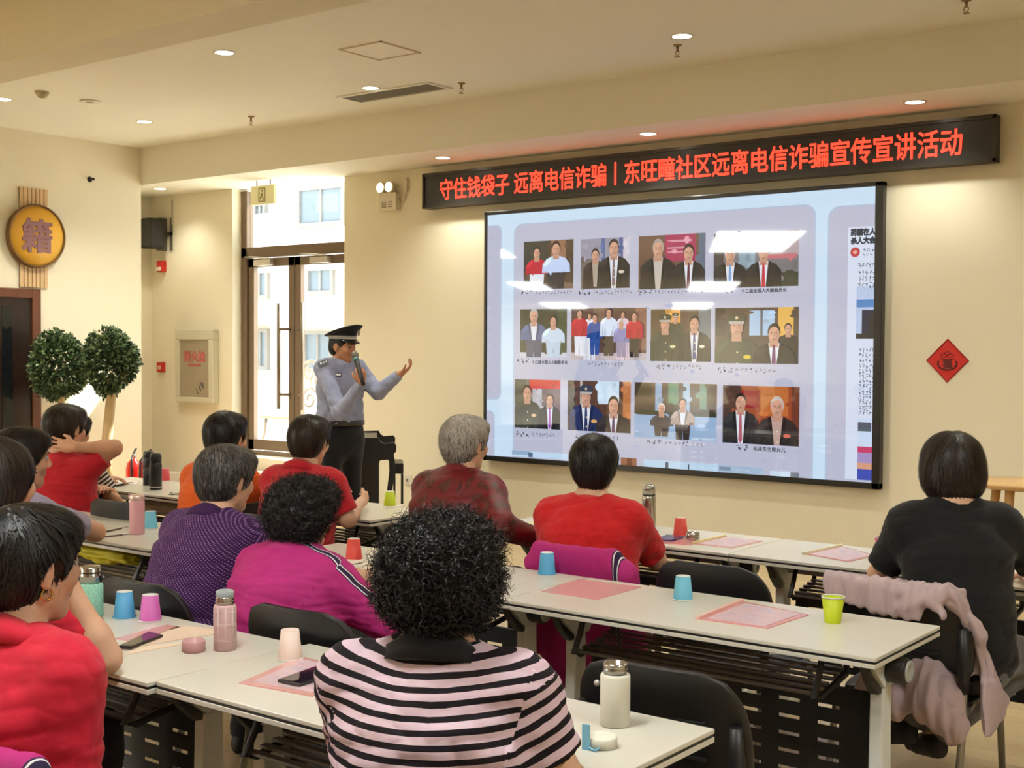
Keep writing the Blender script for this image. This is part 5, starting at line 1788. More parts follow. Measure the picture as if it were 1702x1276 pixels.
def hair_mat(name, dark, light, lo=0.0, hi=1.0, rough=0.42):
    if name in MATS:
        return MATS[name]
    m = mat(name, dark, rough, spec=0.35)
    nt = m.node_tree
    b = nt.nodes['Principled BSDF']
    a = nt.nodes.new('ShaderNodeAttribute')
    a.attribute_name = 'tint'
    r = nt.nodes.new('ShaderNodeMapRange')
    r.inputs['From Min'].default_value = lo
    r.inputs['From Max'].default_value = hi
    nt.links.new(a.outputs['Fac'], r.inputs['Value'])
    mx = nt.nodes.new('ShaderNodeMix')
    mx.data_type = 'RGBA'
    mx.inputs['A'].default_value = (*dark, 1)
    mx.inputs['B'].default_value = (*light, 1)
    nt.links.new(r.outputs['Result'], mx.inputs['Factor'])
    nt.links.new(mx.outputs['Result'], b.inputs['Base Color'])
    return m


HAIR_BLACK = hair_mat('black_hair', (0.006, 0.005, 0.005), (0.022, 0.018, 0.017))
HAIR_BROWN = hair_mat('brown_black_hair', (0.012, 0.008, 0.006), (0.05, 0.034, 0.026))
HAIR_GREY = hair_mat('silver_grey_hair', srgb(70, 66, 62), srgb(206, 198, 188), 0.0, 1.0, 0.5)
HAIR_SALT = hair_mat('dark_grey_hair', srgb(38, 36, 36), srgb(140, 134, 130), 0.1, 1.1, 0.5)


def cloth_mat(name, rgb, rough=0.85, weave=900.0, sheen=0.15):
    if name in MATS:
        return MATS[name]
    m = mat(name, srgb(*rgb), rough, noise=0.04, nscale=18, bump=0.25, bscale=weave, spec=0.25)
    m.node_tree.nodes['Principled BSDF'].inputs['Sheen Weight'].default_value = sheen
    return m


def stripe_mat(name, ca, cb, attr, period, frac, rough=0.85):
    """stripes that follow a vertex attribute measured in metres along the garment"""
    m = mat(name, ca, rough, bump=0.2, bscale=900, spec=0.25)
    nt = m.node_tree
    b = nt.nodes['Principled BSDF']
    a = nt.nodes.new('ShaderNodeAttribute')
    a.attribute_name = attr
    d = nt.nodes.new('ShaderNodeMath')
    d.operation = 'DIVIDE'
    d.inputs[1].default_value = period
    nt.links.new(a.outputs['Fac'], d.inputs[0])
    f = nt.nodes.new('ShaderNodeMath')
    f.operation = 'FRACT'
    nt.links.new(d.outputs[0], f.inputs[0])
    r = nt.nodes.new('ShaderNodeValToRGB')
    r.color_ramp.interpolation = 'CONSTANT'
    r.color_ramp.elements[0].color = (*ca, 1)
    r.color_ramp.elements[1].position = frac
    r.color_ramp.elements[1].color = (*cb, 1)
    nt.links.new(f.outputs[0], r.inputs[0])
    nt.links.new(r.outputs[0], b.inputs['Base Color'])
    return m


def dots_mat(name, ca, cb, period, size):
    """staggered dots laid out by the garment's height attribute and its width"""
    m = mat(name, ca, 0.85, bump=0.2, bscale=900, spec=0.25)
    nt = m.node_tree
    b = nt.nodes['Principled BSDF']
    tc = nt.nodes.new('ShaderNodeTexCoord')
    sp_ = nt.nodes.new('ShaderNodeSeparateXYZ')
    nt.links.new(tc.outputs['Object'], sp_.inputs[0])
    a = nt.nodes.new('ShaderNodeAttribute')
    a.attribute_name = 's'

    def op(kind, x, y=None):
        n = nt.nodes.new('ShaderNodeMath')
        n.operation = kind
        nt.links.new(x, n.inputs[0])
        if isinstance(y, (int, float)):
            n.inputs[1].default_value = y
        elif y is not None:
            nt.links.new(y, n.inputs[1])
        return n.outputs[0]
    u = op('SINE', op('MULTIPLY', sp_.outputs[0], 2 * PI / period))
    v = op('SINE', op('MULTIPLY', a.outputs['Fac'], 2 * PI / period))
    f = op('GREATER_THAN', op('MULTIPLY', u, v), size)
    mx = nt.nodes.new('ShaderNodeMix')
    mx.data_type = 'RGBA'
    mx.inputs['A'].default_value = (*ca, 1)
    mx.inputs['B'].default_value = (*cb, 1)
    nt.links.new(f, mx.inputs['Factor'])
    nt.links.new(mx.outputs['Result'], b.inputs['Base Color'])
    return m


def floral_mat(name, ca, cb, cc_):
    m = mat(name, ca, 0.45, bump=0.2, bscale=700, spec=0.4)
    nt = m.node_tree
    b = nt.nodes['Principled BSDF']
    tc = nt.nodes.new('ShaderNodeTexCoord')
    n = nt.nodes.new('ShaderNodeTexNoise')
    n.inputs['Scale'].default_value = 11
    n.inputs['Detail'].default_value = 6
    n.inputs['Distortion'].default_value = 1.6
    nt.links.new(tc.outputs['Object'], n.inputs['Vector'])
    r = nt.nodes.new('ShaderNodeValToRGB')
    e = r.color_ramp.elements
    e[0].position, e[0].color = 0.53, (*ca, 1)
    e[1].position, e[1].color = 0.62, (*cb, 1)
    x = e.new(0.58)
    x.color = (*cc_, 1)
    nt.links.new(n.outputs['Fac'], r.inputs[0])
    nt.links.new(r.outputs[0], b.inputs['Base Color'])
    return m


# ---------------------------------------------------------------- anatomy
def rotz(a):
    return np.array([[math.cos(a), -math.sin(a), 0], [math.sin(a), math.cos(a), 0], [0, 0, 1]])


def rotx(a):
    return np.array([[1, 0, 0], [0, math.cos(a), -math.sin(a)], [0, math.sin(a), math.cos(a)]])


def roty(a):
    return np.array([[math.cos(a), 0, math.sin(a)], [0, 1, 0], [-math.sin(a), 0, math.cos(a)]])


def nrm(v):
    v = np.asarray(v, float)
    return v / max(np.linalg.norm(v), 1e-9)


def ik(S_, Wt, l1, l2, pole):
    """elbow for a two-bone arm; the target is pulled in when out of reach"""
    d = Wt - S_
    L = np.linalg.norm(d)
    mx_ = (l1 + l2) * 0.985
    if L > mx_:
        Wt = S_ + d / L * mx_
        L = mx_
        d = Wt - S_
    u = d / L
    a = (l1 * l1 - l2 * l2 + L * L) / (2 * L)
    hh = math.sqrt(max(l1 * l1 - a * a, 0.0))
    p = pole - u * (pole @ u)
    p = nrm(p)
    return S_ + u * a + p * hh, Wt


def add_hand(B, W_, d, n, side, curl=0.5, s=1.0, spread=0.0, k=0.006):
    """palm, four unequal fingers in two bones each, and a thumb; d points along the hand, n out of the palm, side is the thumb side"""
    d, n = nrm(d), nrm(n)
    n = nrm(n - d * (n @ d))
    t = nrm(side - d * (side @ d) - n * (side @ n))
    R = np.array([t, d, n])
    B.rc(W_, 0.026 * s, W_ + d * 0.03 * s, 0.024 * s, 0.015)
    B.el(W_ + d * 0.055 * s, (0.041 * s, 0.05 * s, 0.017 * s), R, 0.012)
    for off, L, r in ((0.030, 0.074, 0.0088), (0.010, 0.084, 0.009), (-0.010, 0.077, 0.0086), (-0.029, 0.060, 0.0078)):
        b0 = W_ + d * (0.088 - abs(off - 0.008) * 0.25) * s + t * off * s
        fd = nrm(d + t * (off * spread * 12))
        segs = (0.42, 0.33, 0.25)
        a, p = 0.0, b0
        for i, f in enumerate(segs):
            a += curl * (0.55 if i == 0 else 0.85)
            q = p + (fd * math.cos(a) + n * math.sin(a)) * L * f * s
            B.rc(p, r * s * (1 - 0.08 * i), q, r * s * (0.92 - 0.08 * i), 0.004 if i else k)
            p = q
    b0 = W_ + d * 0.028 * s + t * 0.030 * s
    q = b0 + nrm(d * 0.75 + t * 0.62 + n * 0.35) * 0.04 * s
    B.rc(b0, 0.0125 * s, q, 0.0105 * s, 0.01)
    B.rc(q, 0.0105 * s, q + nrm(d * 0.95 + t * 0.10 + n * (0.25 + 0.4 * curl)) * 0.032 * s, 0.0085 * s, 0.004)


def add_head(B, H, R, s=1.0):
    """skull, jaw, face, nose, lips, brow, ears; R rows are right, forward, up"""
    def p(x, y, z):
        return H + s * (R[0] * x + R[1] * y + R[2] * z)
    B.el(p(0, -0.014, 0.026), np.array((0.074, 0.095, 0.090)) * s, R, 0.02)
    B.el(p(0, 0.030, -0.018), np.array((0.062, 0.062, 0.082)) * s, R, 0.025)
    B.rc(p(-0.034, 0.010, -0.062), 0.026 * s, p(0, 0.062, -0.092), 0.020 * s, 0.025)
    B.rc(p(0.034, 0.010, -0.062), 0.026 * s, p(0, 0.062, -0.092), 0.020 * s, 0.025)
    for q in (-1, 1):
        B.el(p(q * 0.040, 0.064, -0.022), np.array((0.022, 0.020, 0.022)) * s, R, 0.015)
        B.sub_el(p(q * 0.031, 0.094, 0.008), np.array((0.019, 0.013, 0.011)) * s, R, 0.012)
        B.rc(p(q * 0.012, 0.086, 0.024), 0.008 * s, p(q * 0.046, 0.074, 0.026), 0.007 * s, 0.012)
    B.rc(p(0, 0.088, 0.012), 0.008 * s, p(0, 0.105, -0.020), 0.011 * s, 0.010)
    for q in (-1, 1):
        B.el(p(q * 0.012, 0.094, -0.026), np.array((0.009, 0.010, 0.008)) * s, R, 0.006)
    B.rc(p(-0.018, 0.084, -0.051), 0.0062 * s, p(0.018, 0.084, -0.051), 0.0062 * s, 0.006)
    B.rc(p(-0.015, 0.083, -0.061), 0.0066 * s, p(0.015, 0.083, -0.061), 0.0066 * s, 0.005)
    B.sub_rc(p(-0.02, 0.094, -0.056), 0.0022 * s, p(0.02, 0.094, -0.056), 0.0022 * s, 0.003)
    for q in (-1, 1):
        RE = np.array([nrm(R[0] * 1 + R[1] * 0.45 * -q * -1), R[1], R[2]])
        B.el(p(q * 0.078, -0.008, -0.004), np.array((0.008, 0.020, 0.032)) * s, R, 0.008)
        B.rc(p(q * 0.083, -0.016, 0.014), 0.006 * s, p(q * 0.086, -0.022, -0.008), 0.005 * s, 0.004)
        B.sub_el(p(q * 0.088, -0.004, 0.0), np.array((0.006, 0.009, 0.015)) * s, R, 0.004)
        B.el(p(q * 0.076, -0.002, -0.033), np.array((0.006, 0.009, 0.009)) * s, R, 0.006)


def sample(D, lo, h, P):
    q = (P - lo) / h
    n = np.array(D.shape)
    q = np.clip(q, 0.001, n - 1.002)
    i = np.floor(q).astype(int)
    f = q - i
    r = 0
    for a in (0, 1):
        for b in (0, 1):
            for c in (0, 1):
                w_ = (f[:, 0] if a else 1 - f[:, 0]) * (f[:, 1] if b else 1 - f[:, 1]) * (f[:, 2] if c else 1 - f[:, 2])
                r = r + w_ * D[i[:, 0] + a, i[:, 1] + b, i[:, 2] + c]
    return r


def gradient(D, lo, h, P):
    g = np.stack([sample(D, lo, h, P + e) - sample(D, lo, h, P - e) for e in np.eye(3) * h], 1)
    return g / np.maximum(np.linalg.norm(g, axis=1, keepdims=True), 1e-9)


def ribbons(paths, widths, Nn):
    """paths: list of (n,3) stations; widths list; Nn: normals per station"""
    K = len(paths)
    n = len(paths[0])
    V = []
    for i in range(K):
        t = (paths[min(i + 1, K - 1)] - paths[max(i - 1, 0)])
        s = np.cross(t, Nn[i])
        s /= np.maximum(np.linalg.norm(s, axis=1, keepdims=True), 1e-9)
        V += [paths[i] + s * widths[i], paths[i] - s * widths[i]]
    V = np.stack(V, 1)                      # n, 2K, 3
    base = (np.arange(n) * 2 * K)[:, None]
    F = np.concatenate([np.stack([base[:, 0] + 2 * i, base[:, 0] + 2 * i + 1, base[:, 0] + 2 * i + 3, base[:, 0] + 2 * i + 2], 1) for i in range(K - 1)])
    return V.reshape(-1, 3), F


def build_hair(H, R, style, root, base, material, seed, s=1.0, h=0.006, count=2600, grey=None, mp=None):
    rg = np.random.default_rng(seed)
    B = Body()

    def p(x, y, z):
        return H + s * (R[0] * x + R[1] * y + R[2] * z)
    A = np.array
    if style == 'short':
        B.el(p(0, -0.020, 0.032), A((0.094, 0.111, 0.096)) * s, R, 0.02).el(p(0, -0.050, -0.018), A((0.074, 0.064, 0.078)) * s, R, 0.035)
        B.el(p(0, 0.045, 0.075), A((0.070, 0.055, 0.040)) * s, R, 0.03)
        B.sub_el(p(0, 0.112, -0.030), A((0.092, 0.092, 0.092)) * s, R, 0.012)
        for q in (-1, 1):
            B.sub_el(p(q * 0.095, 0.012, -0.040), A((0.034, 0.034, 0.062)) * s, R, 0.01)
        B.sub_el(p(0, -0.07, -0.128), A((0.09, 0.09, 0.036)) * s, R, 0.012)
        B.cut(p(0, 0, -0.100), -R[2] + R[1] * 0.2)
    elif style == 'crop':                     # short back and sides under a cap
        B.el(p(0, -0.018, 0.028), A((0.081, 0.101, 0.094)) * s, R, 0.02).el(p(0, -0.050, -0.020), A((0.070, 0.056, 0.065)) * s, R, 0.03)
        B.sub_el(p(0, 0.105, -0.030), A((0.090, 0.090, 0.085)) * s, R, 0.01)
        for q in (-1, 1):
            B.sub_el(p(q * 0.09, 0.010, -0.042), A((0.034, 0.034, 0.055)) * s, R, 0.008)
        B.cut(p(0, 0, -0.075), -R[2])
    elif style == 'bob':
        B.el(p(0, -0.018, 0.030), A((0.101, 0.116, 0.100)) * s, R, 0.02).el(p(0, -0.030, -0.040), A((0.104, 0.098, 0.085)) * s, R, 0.05)
        B.sub_el(p(0, 0.105, -0.045), A((0.070, 0.085, 0.105)) * s, R, 0.012)
        B.cut(p(0, 0, -0.108), -R[2])
        B.sub_rc(p(0, 0.06, 0.14), 0.012 * s, p(0, -0.07, 0.138), 0.008 * s, 0.016)
    elif style == 'curly':
        B.el(p(0, -0.022, 0.030), A((0.108, 0.118, 0.094)) * s, R, 0.02).el(p(0, -0.050, -0.025), A((0.102, 0.080, 0.070)) * s, R, 0.05)
        B.el(p(0, 0.050, 0.075), A((0.075, 0.055, 0.045)) * s, R, 0.03)
        B.sub_el(p(0, 0.118, -0.045), A((0.088, 0.085, 0.100)) * s, R, 0.012)
        for q in (-1, 1):
            B.sub_el(p(q * 0.110, 0.022, -0.062), A((0.040, 0.042, 0.055)) * s, R, 0.01)
        B.cut(p(0, 0, -0.092), -R[2])
    elif style == 'long':
        B.el(p(0, -0.022, 0.030), A((0.094, 0.112, 0.098)) * s, R, 0.02).el(p(0, -0.045, -0.06), A((0.096, 0.085, 0.11)) * s, R, 0.05)
        B.el(p(0, -0.06, -0.13), A((0.09, 0.05, 0.08)) * s, R, 0.05)
        B.sub_el(p(0, 0.112, -0.040), A((0.080, 0.090, 0.105)) * s, R, 0.012)
    if mp:
        mp(B, p, R, s)
    D, lo, hh = B.field(h)
    V, F = surface_nets(D, lo, hh)
    N = vnormals(V, F)
    up = R[2]
    crown = p(0, -0.055, 0.13)
    rel = (V - H) / s
    xs_, ys_, zs_ = rel @ R[0], rel @ R[1], rel @ R[2]
    if style == 'curly':
        V = V + N * (0.010 * wavy(V, seed, (150, 150, 150), 2))[:, None]
    else:
        V = V + N * ((0.0022 if style == 'bob' else 0.0036) * wavy(V, seed, (130, 130, 50), 2))[:, None]
    cap_t = 0.25 + 0.2 * wavy(V, seed + 1, (90, 90, 30), 2)
    # strands
    w_ = np.ones(len(V))
    inner = (ys_ > 0.045) & (zs_ < 0.02)
    w_[inner] = 0.2
    pick = rg.choice(len(V), count, p=w_ / w_.sum())
    P0 = V[pick] + rg.normal(size=(count, 3)) * 0.002
    paths, norms, wid = [P0.copy()], [], []
    if style == 'curly':
        K, L = 11, rg.uniform(0.018, 0.044, count)
        g = gradient(D, lo, hh, P0)
        axis = g * rg.uniform(-0.1, 0.30, count)[:, None] + rg.normal(size=(count, 3)) * 0.5 - up * 0.30
        axis /= np.linalg.norm(axis, axis=1, keepdims=True)
        u = np.cross(axis, rg.normal(size=(count, 3)))
        u /= np.linalg.norm(u, axis=1, keepdims=True)
        v = np.cross(axis, u)
        ph, tn, rad = rg.uniform(0, 6.3, count), rg.uniform(0.6, 1.5, count) * rg.choice([-1, 1], count), rg.uniform(0.006, 0.013, count)
        paths, norms = [], []
        c0 = np.cos(ph)[:, None] * u + np.sin(ph)[:, None] * v
        for i in range(K):
            f = i / (K - 1)
            a = ph + 2 * PI * tn * f
            c_ = np.cos(a)[:, None] * u + np.sin(a)[:, None] * v
            q = P0 - g * 0.006 + axis * (L * f)[:, None] + (c_ - c0) * (rad * (0.5 + 0.5 * f))[:, None]
            paths.append(q)
            norms.append(c_ * 0.6 + axis * 0.1 + g * 0.5)
        wid = [0.0012 * s * (1 - 0.8 * (i / (K - 1)) ** 2) for i in range(K)]
        tint = rg.uniform(0, 1, count) ** 2
    else:
        K = 7
        L = {'short': rg.uniform(0.03, 0.062, count), 'crop': rg.uniform(0.008, 0.018, count), 'bob': rg.uniform(0.06, 0.11, count), 'long': rg.uniform(0.06, 0.12, count)}[style]
        q = P0.copy()
        fly = rg.uniform(0, 1, count) ** 4
        wob = rg.normal(size=(count, 3)) * (0.20 if style in ('bob', 'long') else 0.36)
        norms = []
        for i in range(K):
            g = gradient(D, lo, hh, q)
            norms.append(g)
            away = q - crown
            away -= g * (away * g).sum(1, keepdims=True)
            if style == 'bob':
                rq = (q - H) / s
                away = R[0] * np.sign(rq @ R[0])[:, None] * np.exp(-((rq @ R[2]) - 0.12) ** 2 / 0.003)[:, None] * 0.6 - up
                away = away - g * (away * g).sum(1, keepdims=True)
            away /= np.maximum(np.linalg.norm(away, axis=1, keepdims=True), 1e-9)
            dwn = -up - g * (-(g @ up))[:, None]
            d = away * 1.0 + dwn * 0.55 + wob
            d /= np.maximum(np.linalg.norm(d, axis=1, keepdims=True), 1e-9)
            if i < K - 1:
                q = q + d * (L / (K - 1))[:, None]
                dd = sample(D, lo, hh, q)
                g2 = gradient(D, lo, hh, q)
                target = 0.001 + 0.003 * (i / K) + fly * 0.010 * (i / K)
                far = dd > 0.03
                corr = np.where(far, 0, (target - dd) * 0.85)
                q = q + g2 * corr[:, None]
                paths.append(q.copy())
        wid = [0.0021 * s * (1 - 0.8 * (i / (K - 1)) ** 2) for i in range(K)]
        tint = rg.uniform(0, 1, count)
        if grey:
            r0 = (P0 - H) / s
            tint = np.clip(grey(r0 @ R[0], r0 @ R[1], r0 @ R[2]) + rg.normal(size=count) * 0.28, 0, 1)
            cap_t = np.clip(grey(xs_, ys_, zs_) * 0.7 + 0.1 * wavy(V, seed + 3, (120, 120, 25), 2), 0, 1)
        else:
            tint = tint ** 2
    RV, RF = ribbons(paths, wid, norms)
    allV = np.concatenate([V, RV])
    allF = np.concatenate([F, RF + len(V)])
    tt = np.concatenate([cap_t, np.repeat(tint, 2 * len(paths))])
    return np_mesh('hair', allV, allF, material, root, base, {'tint': tt})


def person(label, H, heading=0.0, look=(0, 0, 0), shirt=None, skin=SK1, hair=('short', HAIR_BLACK), lean=0.08, bulk=1.0, sleeve='short', sleeve_len=0.7,
           right=None, left=None, trousers=(40, 42, 48), h=0.007, seed=1, standing=False, collar=None, head_s=1.0, count=2600, hands=(0.5, 0.5), grey=None,
           shoes=(30, 28, 28), fold=0.003, loose=0.014, hair_h=0.006, hairmod=None, cap_hat=False, mic=None, neck_drop=0.0, shoulder_up=0.0, extra=None, legs=True, sit=0.0):
    """right / left: dict(w=world wrist, e=world elbow or pole=vector, d=hand direction, n=palm normal)"""
    H = np.array(H, float)
    Rb = rotz(heading)
    bx, by = Rb @ np.array([1, 0, 0]), Rb @ np.array([0, 1, 0])
    bz = np.array([0, 0, 1.0])
    base = H - by * lean
    base[2] = 0.0
    root = thing('person', label, 'person', base, 0.0)

    def L(x, y, z):
        return base + bx * x + by * y + bz * z
    Rh = (rotz(heading + look[0]) @ rotx(look[1]) @ roty(look[2])).T       # rows: right, forward, up
    hz = H[2]
    pz_ = 0.93 if standing else 0.58 + sit
    sz_ = hz - 0.180 * head_s + shoulder_up
    nz_ = hz - 0.138 * head_s - neck_drop
    wz = pz_ + (sz_ - pz_) * 0.36
    cz = pz_ + (sz_ - pz_) * 0.72
    w = bulk
    pel, wst, chs, upc = L(0, 0.0, pz_), L(0, lean * 0.12 - 0.01, wz), L(0, lean * 0.5 - 0.02, cz), L(0, lean * 0.66 - 0.02, sz_ - 0.035)
    sw = 0.158 * (0.55 + 0.45 * w)
    SR, SL = L(sw, lean * 0.68 - 0.02, sz_ - 0.015), L(-sw, lean * 0.68 - 0.02, sz_ - 0.015)
    nb = L(0, lean * 0.72 - 0.025, nz_)
    hb = H + head_s * (Rh[1] * -0.016 + Rh[2] * -0.045)
    secs = [(pel, (0.178 * w, 0.128 * w)), (wst, (0.158 * w, 0.118 * w)), (chs, (0.160 * w, 0.118 * w)), (upc, (0.140 * w, 0.088 * w))]
    B = Body()
    for (a, s1), (b, s2) in zip(secs, secs[1:]):
        B.ec(a, (s1[0] * 0.9, s1[1] * 0.9), b, (s2[0] * 0.9, s2[1] * 0.9), bx, 0.04)
    B.rc(SR, 0.048, SL, 0.048, 0.05)
    nr = 0.053 * head_s
    B.rc(nb - bz * 0.05, nr * 1.25, nb + (hb - nb) * 0.3, nr * 1.05, 0.03)
    B.rc(nb, nr, hb, nr * 0.95, 0.02)
    for q in (SR, SL):
        B.rc(nb + bz * 0.012, 0.040, q * 0.8 + nb * 0.2, 0.042, 0.05)
    add_head(B, H, Rh, head_s)
    arms = {}
    for sd, Sx, arm in ((1, SR, right), (-1, SL, left)):
        l1, l2 = (0.285, 0.245) if not standing else (0.30, 0.26)
        if arm is None:
            arm = dict(w=L(sd * 0.10, lean + 0.33, 0.80), pole=bx * sd * 0.8 - bz, d=by * 0.8 - bx * sd * 0.6, n=-bz)
        Wt = np.array(arm['w'], float)
        if 'e' in arm:
            E = np.array(arm['e'], float)
        else:
            E, Wt = ik(Sx, Wt, l1, l2, np.array(arm.get('pole', bx * sd - bz), float))
        B.rc(Sx, 0.050 * (0.6 + 0.4 * w), E, 0.040 * (0.5 + 0.5 * w), 0.03, 'arm%d' % sd)
        B.rc(E, 0.040 * (0.5 + 0.5 * w), Wt, 0.026, 0.02)
        B.el(E + (Wt - E) * 0.28, (0.040, 0.040, 0.040), None, 0.03)
        dd = arm.get('d', Wt - E)
        nn = arm.get('n', -bz)
        side = arm.get('side', -bx * sd)
        add_hand(B, Wt, dd, nn, side, hands[0 if sd > 0 else 1], 0.95 if not standing else 1.0, arm.get('spread', 0.0))
        arms[sd] = (Sx, E, Wt, dd)
    # legs
    T = Body()
    shoes_at = []
    for sd in (-1, 1):
        hp = L(sd * 0.088 * w, 0.01, pz_ - 0.01)
        if standing:
            kn, an = L(sd * 0.10, 0.02, 0.50), L(sd * 0.115, -0.01, 0.085)
        elif callable(legs):
            kn, an = legs(L, sd)
        else:
            kn, an = L(sd * 0.12, 0.40, 0.51 + sit), L(sd * 0.13, 0.40 + 0.03 * sd, 0.085)
        B.rc(hp, 0.074 * w, kn, 0.05, 0.04)
        B.rc(kn, 0.05, an, 0.034, 0.03)
        ft = by * 0.13 + bx * sd * 0.03
        if callable(legs):
            ft = nrm(np.cross(np.cross(nrm(an - kn), by), nrm(an - kn))) * 0.13
        B.rc(an - bz * 0.03, 0.032, an + ft - bz * 0.045, 0.026, 0.03)
        T.rc(hp, 0.088 * w, kn, 0.066, 0.04)
        T.cc(kn, 0.064, an + (an - kn) * 0.02, 0.052, 0.03)
        T.rc(kn, 0.066, kn + (an - kn) * 0.15, 0.063, 0.03)
        shoes_at.append((an, ft))
    T.ec(pel - bz * 0.03, (0.178 * w, 0.132 * w), pel + (wst - pel) * (0.55 if not standing else 0.8), ((0.165 + (0.012 if standing else 0)) * w, 0.125 * w), bx, 0.05)
    V, F = B.mesh(h)
    np_mesh('body', V, F, skin, root, base)
    # trousers
    V, F = T.mesh(max(h, 0.009))
    N = vnormals(V, F)
    V = V + N * (0.004 * wavy(V, seed + 40, (60, 60, 110), 2))[:, None]
    np_mesh('trousers', V, F, cloth_mat('trousers_%d_%d_%d' % trousers, trousers), root, base)
    for an, ft in shoes_at:
        f_ = nrm(ft)
        dn = nrm(an - shoes_at[0][0]) if False else -bz
        if callable(legs):
            dn = nrm(np.cross(f_, np.cross(-bz, f_)))
        Z = Body()
        c0 = an - dn * 0.0
        Z.rc(c0 + dn * 0.045 - f_ * 0.02, 0.036, c0 + dn * 0.05 + f_ * 0.16, 0.033, 0.02)
        Z.rc(c0 + dn * 0.015, 0.041, c0 + dn * 0.045 + f_ * 0.09, 0.036, 0.03)
        Z.cut(c0 + dn * 0.078, dn)
        V, F = Z.mesh(0.008)
        np_mesh('shoe', V, F, mat('shoe_%d_%d_%d' % shoes, srgb(*shoes), 0.6, bump=0.3, bscale=300), root, base)
    # upper garment
    G = Body()
    e = loose
    for i, ((a, s1), (b, s2)) in enumerate(zip(secs, secs[1:])):
        G.ec(a, (s1[0] + e, s1[1] + e), b, (s2[0] + e, s2[1] + e), bx, 0.05)
    hem = pel - bz * (0.03 if standing else 0.05)
    G.rc(SR, 0.056 + e * 0.4, SL, 0.056 + e * 0.4, 0.05)
    for q in (SR, SL):
        G.rc(nb + bz * 0.0, 0.046, q * 0.8 + nb * 0.2, 0.049 + e * 0.3, 0.05)
    sl_axis = {}
    for sd in (1, -1):
        Sx, E, Wt, dd = arms[sd]
        u = nrm(E - Sx)
        r0 = (0.055 * (0.6 + 0.4 * w)) + e * 0.6
        if sleeve == 'short':
            end = Sx + (E - Sx) * sleeve_len
            G.rc(Sx, r0, Sx + (E - Sx) * 0.2, r0 * 0.98, 0.05)
            G.cc(Sx, r0, end, r0 * 0.98, 0.03)
            G.sub_rc(end - u * 0.004, 0.047 * (0.55 + 0.45 * w), end + u * 0.05, 0.05 * (0.55 + 0.45 * w), 0.004)
        else:
            G.rc(Sx, r0, E, 0.052 * (0.5 + 0.5 * w) + e * 0.4, 0.04)
            G.cc(E, 0.051 * (0.5 + 0.5 * w) + e * 0.4, Wt + nrm(Wt - E) * -0.004, 0.037 + e * 0.3, 0.02)
        sl_axis[sd] = (Sx, E, Wt)
    if standing:
        G.cut(wst - bz * 0.085, -bz)
    G.sub_rc(nb + bz * 0.012 + (hb - nb) * 0.05, nr + 0.008, hb + (hb - nb) * 0.3, nr + 0.02, 0.01)
    V, F = G.mesh(h)
    N = vnormals(V, F)
    # folds: fine horizontal drapes on the back, rings on the sleeves
    tor = V - pel
    fo = wavy(V, seed, (26, 26, 60), 3)
    rg2 = np.abs(wavy(V + 0.02 * wavy(V, seed + 5, (20, 20, 20), 1)[:, None], seed + 7, (30, 30, 105), 2)) ** 0.6      # sharp creases between soft lobes
    rg3 = np.abs(wavy(V, seed + 8, (70, 70, 70), 2)) ** 0.7
    low = np.clip((chs[2] + 0.1 - V[:, 2]) / 0.3, 0.2, 1.0)
    V2 = V + N * (fold * (1.6 * fo * (0.4 + low) + 2.2 * (rg2 - 0.5) * (0.35 + low) + 0.9 * (rg3 - 0.5)))[:, None]
    # attributes along the garment: s = stripe coordinate, sl = distance from the outer sleeve line
    dT = np.full(len(V), 9.0)
    for (a, s1), (b, s2) in zip(secs, secs[1:]):
        dT = np.minimum(dT, Body.dist(('ec', a, (s1[0] + e, s1[1] + e), b, (s2[0] + e, s2[1] + e), bx), V))
    st_ = V[:, 2] + 0.06 * np.exp(-((V - nb) ** 2).sum(1) / 0.03) + 0.004 * wavy(V, seed + 9, (9, 9, 9), 2)
    side_ = np.full(len(V), 0.5)
    arm_on = np.zeros(len(V), bool)
    st_a = st_.copy()
    for sd in (1, -1):
        Sx, E, Wt = sl_axis[sd]
        ba = E - Sx
        t_ = ((V - Sx) @ ba) / (ba @ ba)
        dA = np.linalg.norm(V - Sx - np.clip(t_, 0, 1)[:, None] * ba, axis=1) - 0.06
        on = (dA < dT + 0.03) & (((V - Sx) @ nrm(bx * sd - bz * 0.25)) > 0.022) & (t_ > -0.05)
        arm_on |= on
        st_a = np.where(dA < dT + 0.06, t_ * np.linalg.norm(ba) + 0.004 * wavy(V, seed + 11, (30, 30, 30), 2), st_a)
        # outer line of the sleeve: shoulder top to cuff
        ax_ = nrm(ba)
        outv = bz * 0.8 - by * 0.45 + bx * sd * 0.25
        outv = nrm(outv - ax_ * (outv @ ax_))
        off_ = float(outv @ by) * 0.062
        latv = np.cross(ax_, outv)
        lat = (V - Sx) @ latv
        front = ((V - Sx) @ outv) > 0
        side_ = np.where(on & front, np.minimum(side_, np.abs(lat)), side_)
        top = (np.abs((V - Sx) @ by - off_) < 0.05) & ~on & ((V - Sx) @ bz > 0.01)
        side_ = np.where(top & (((V - nb) @ bx) * sd > 0.05), np.minimum(side_, np.abs((V - Sx) @ by - off_)), side_)
    so = np_mesh('shirt', V2, F, shirt, root, base, {'sl': side_})
    fa = np.zeros(len(F), bool)
    me_ = so.data
    Vn = V2.copy()
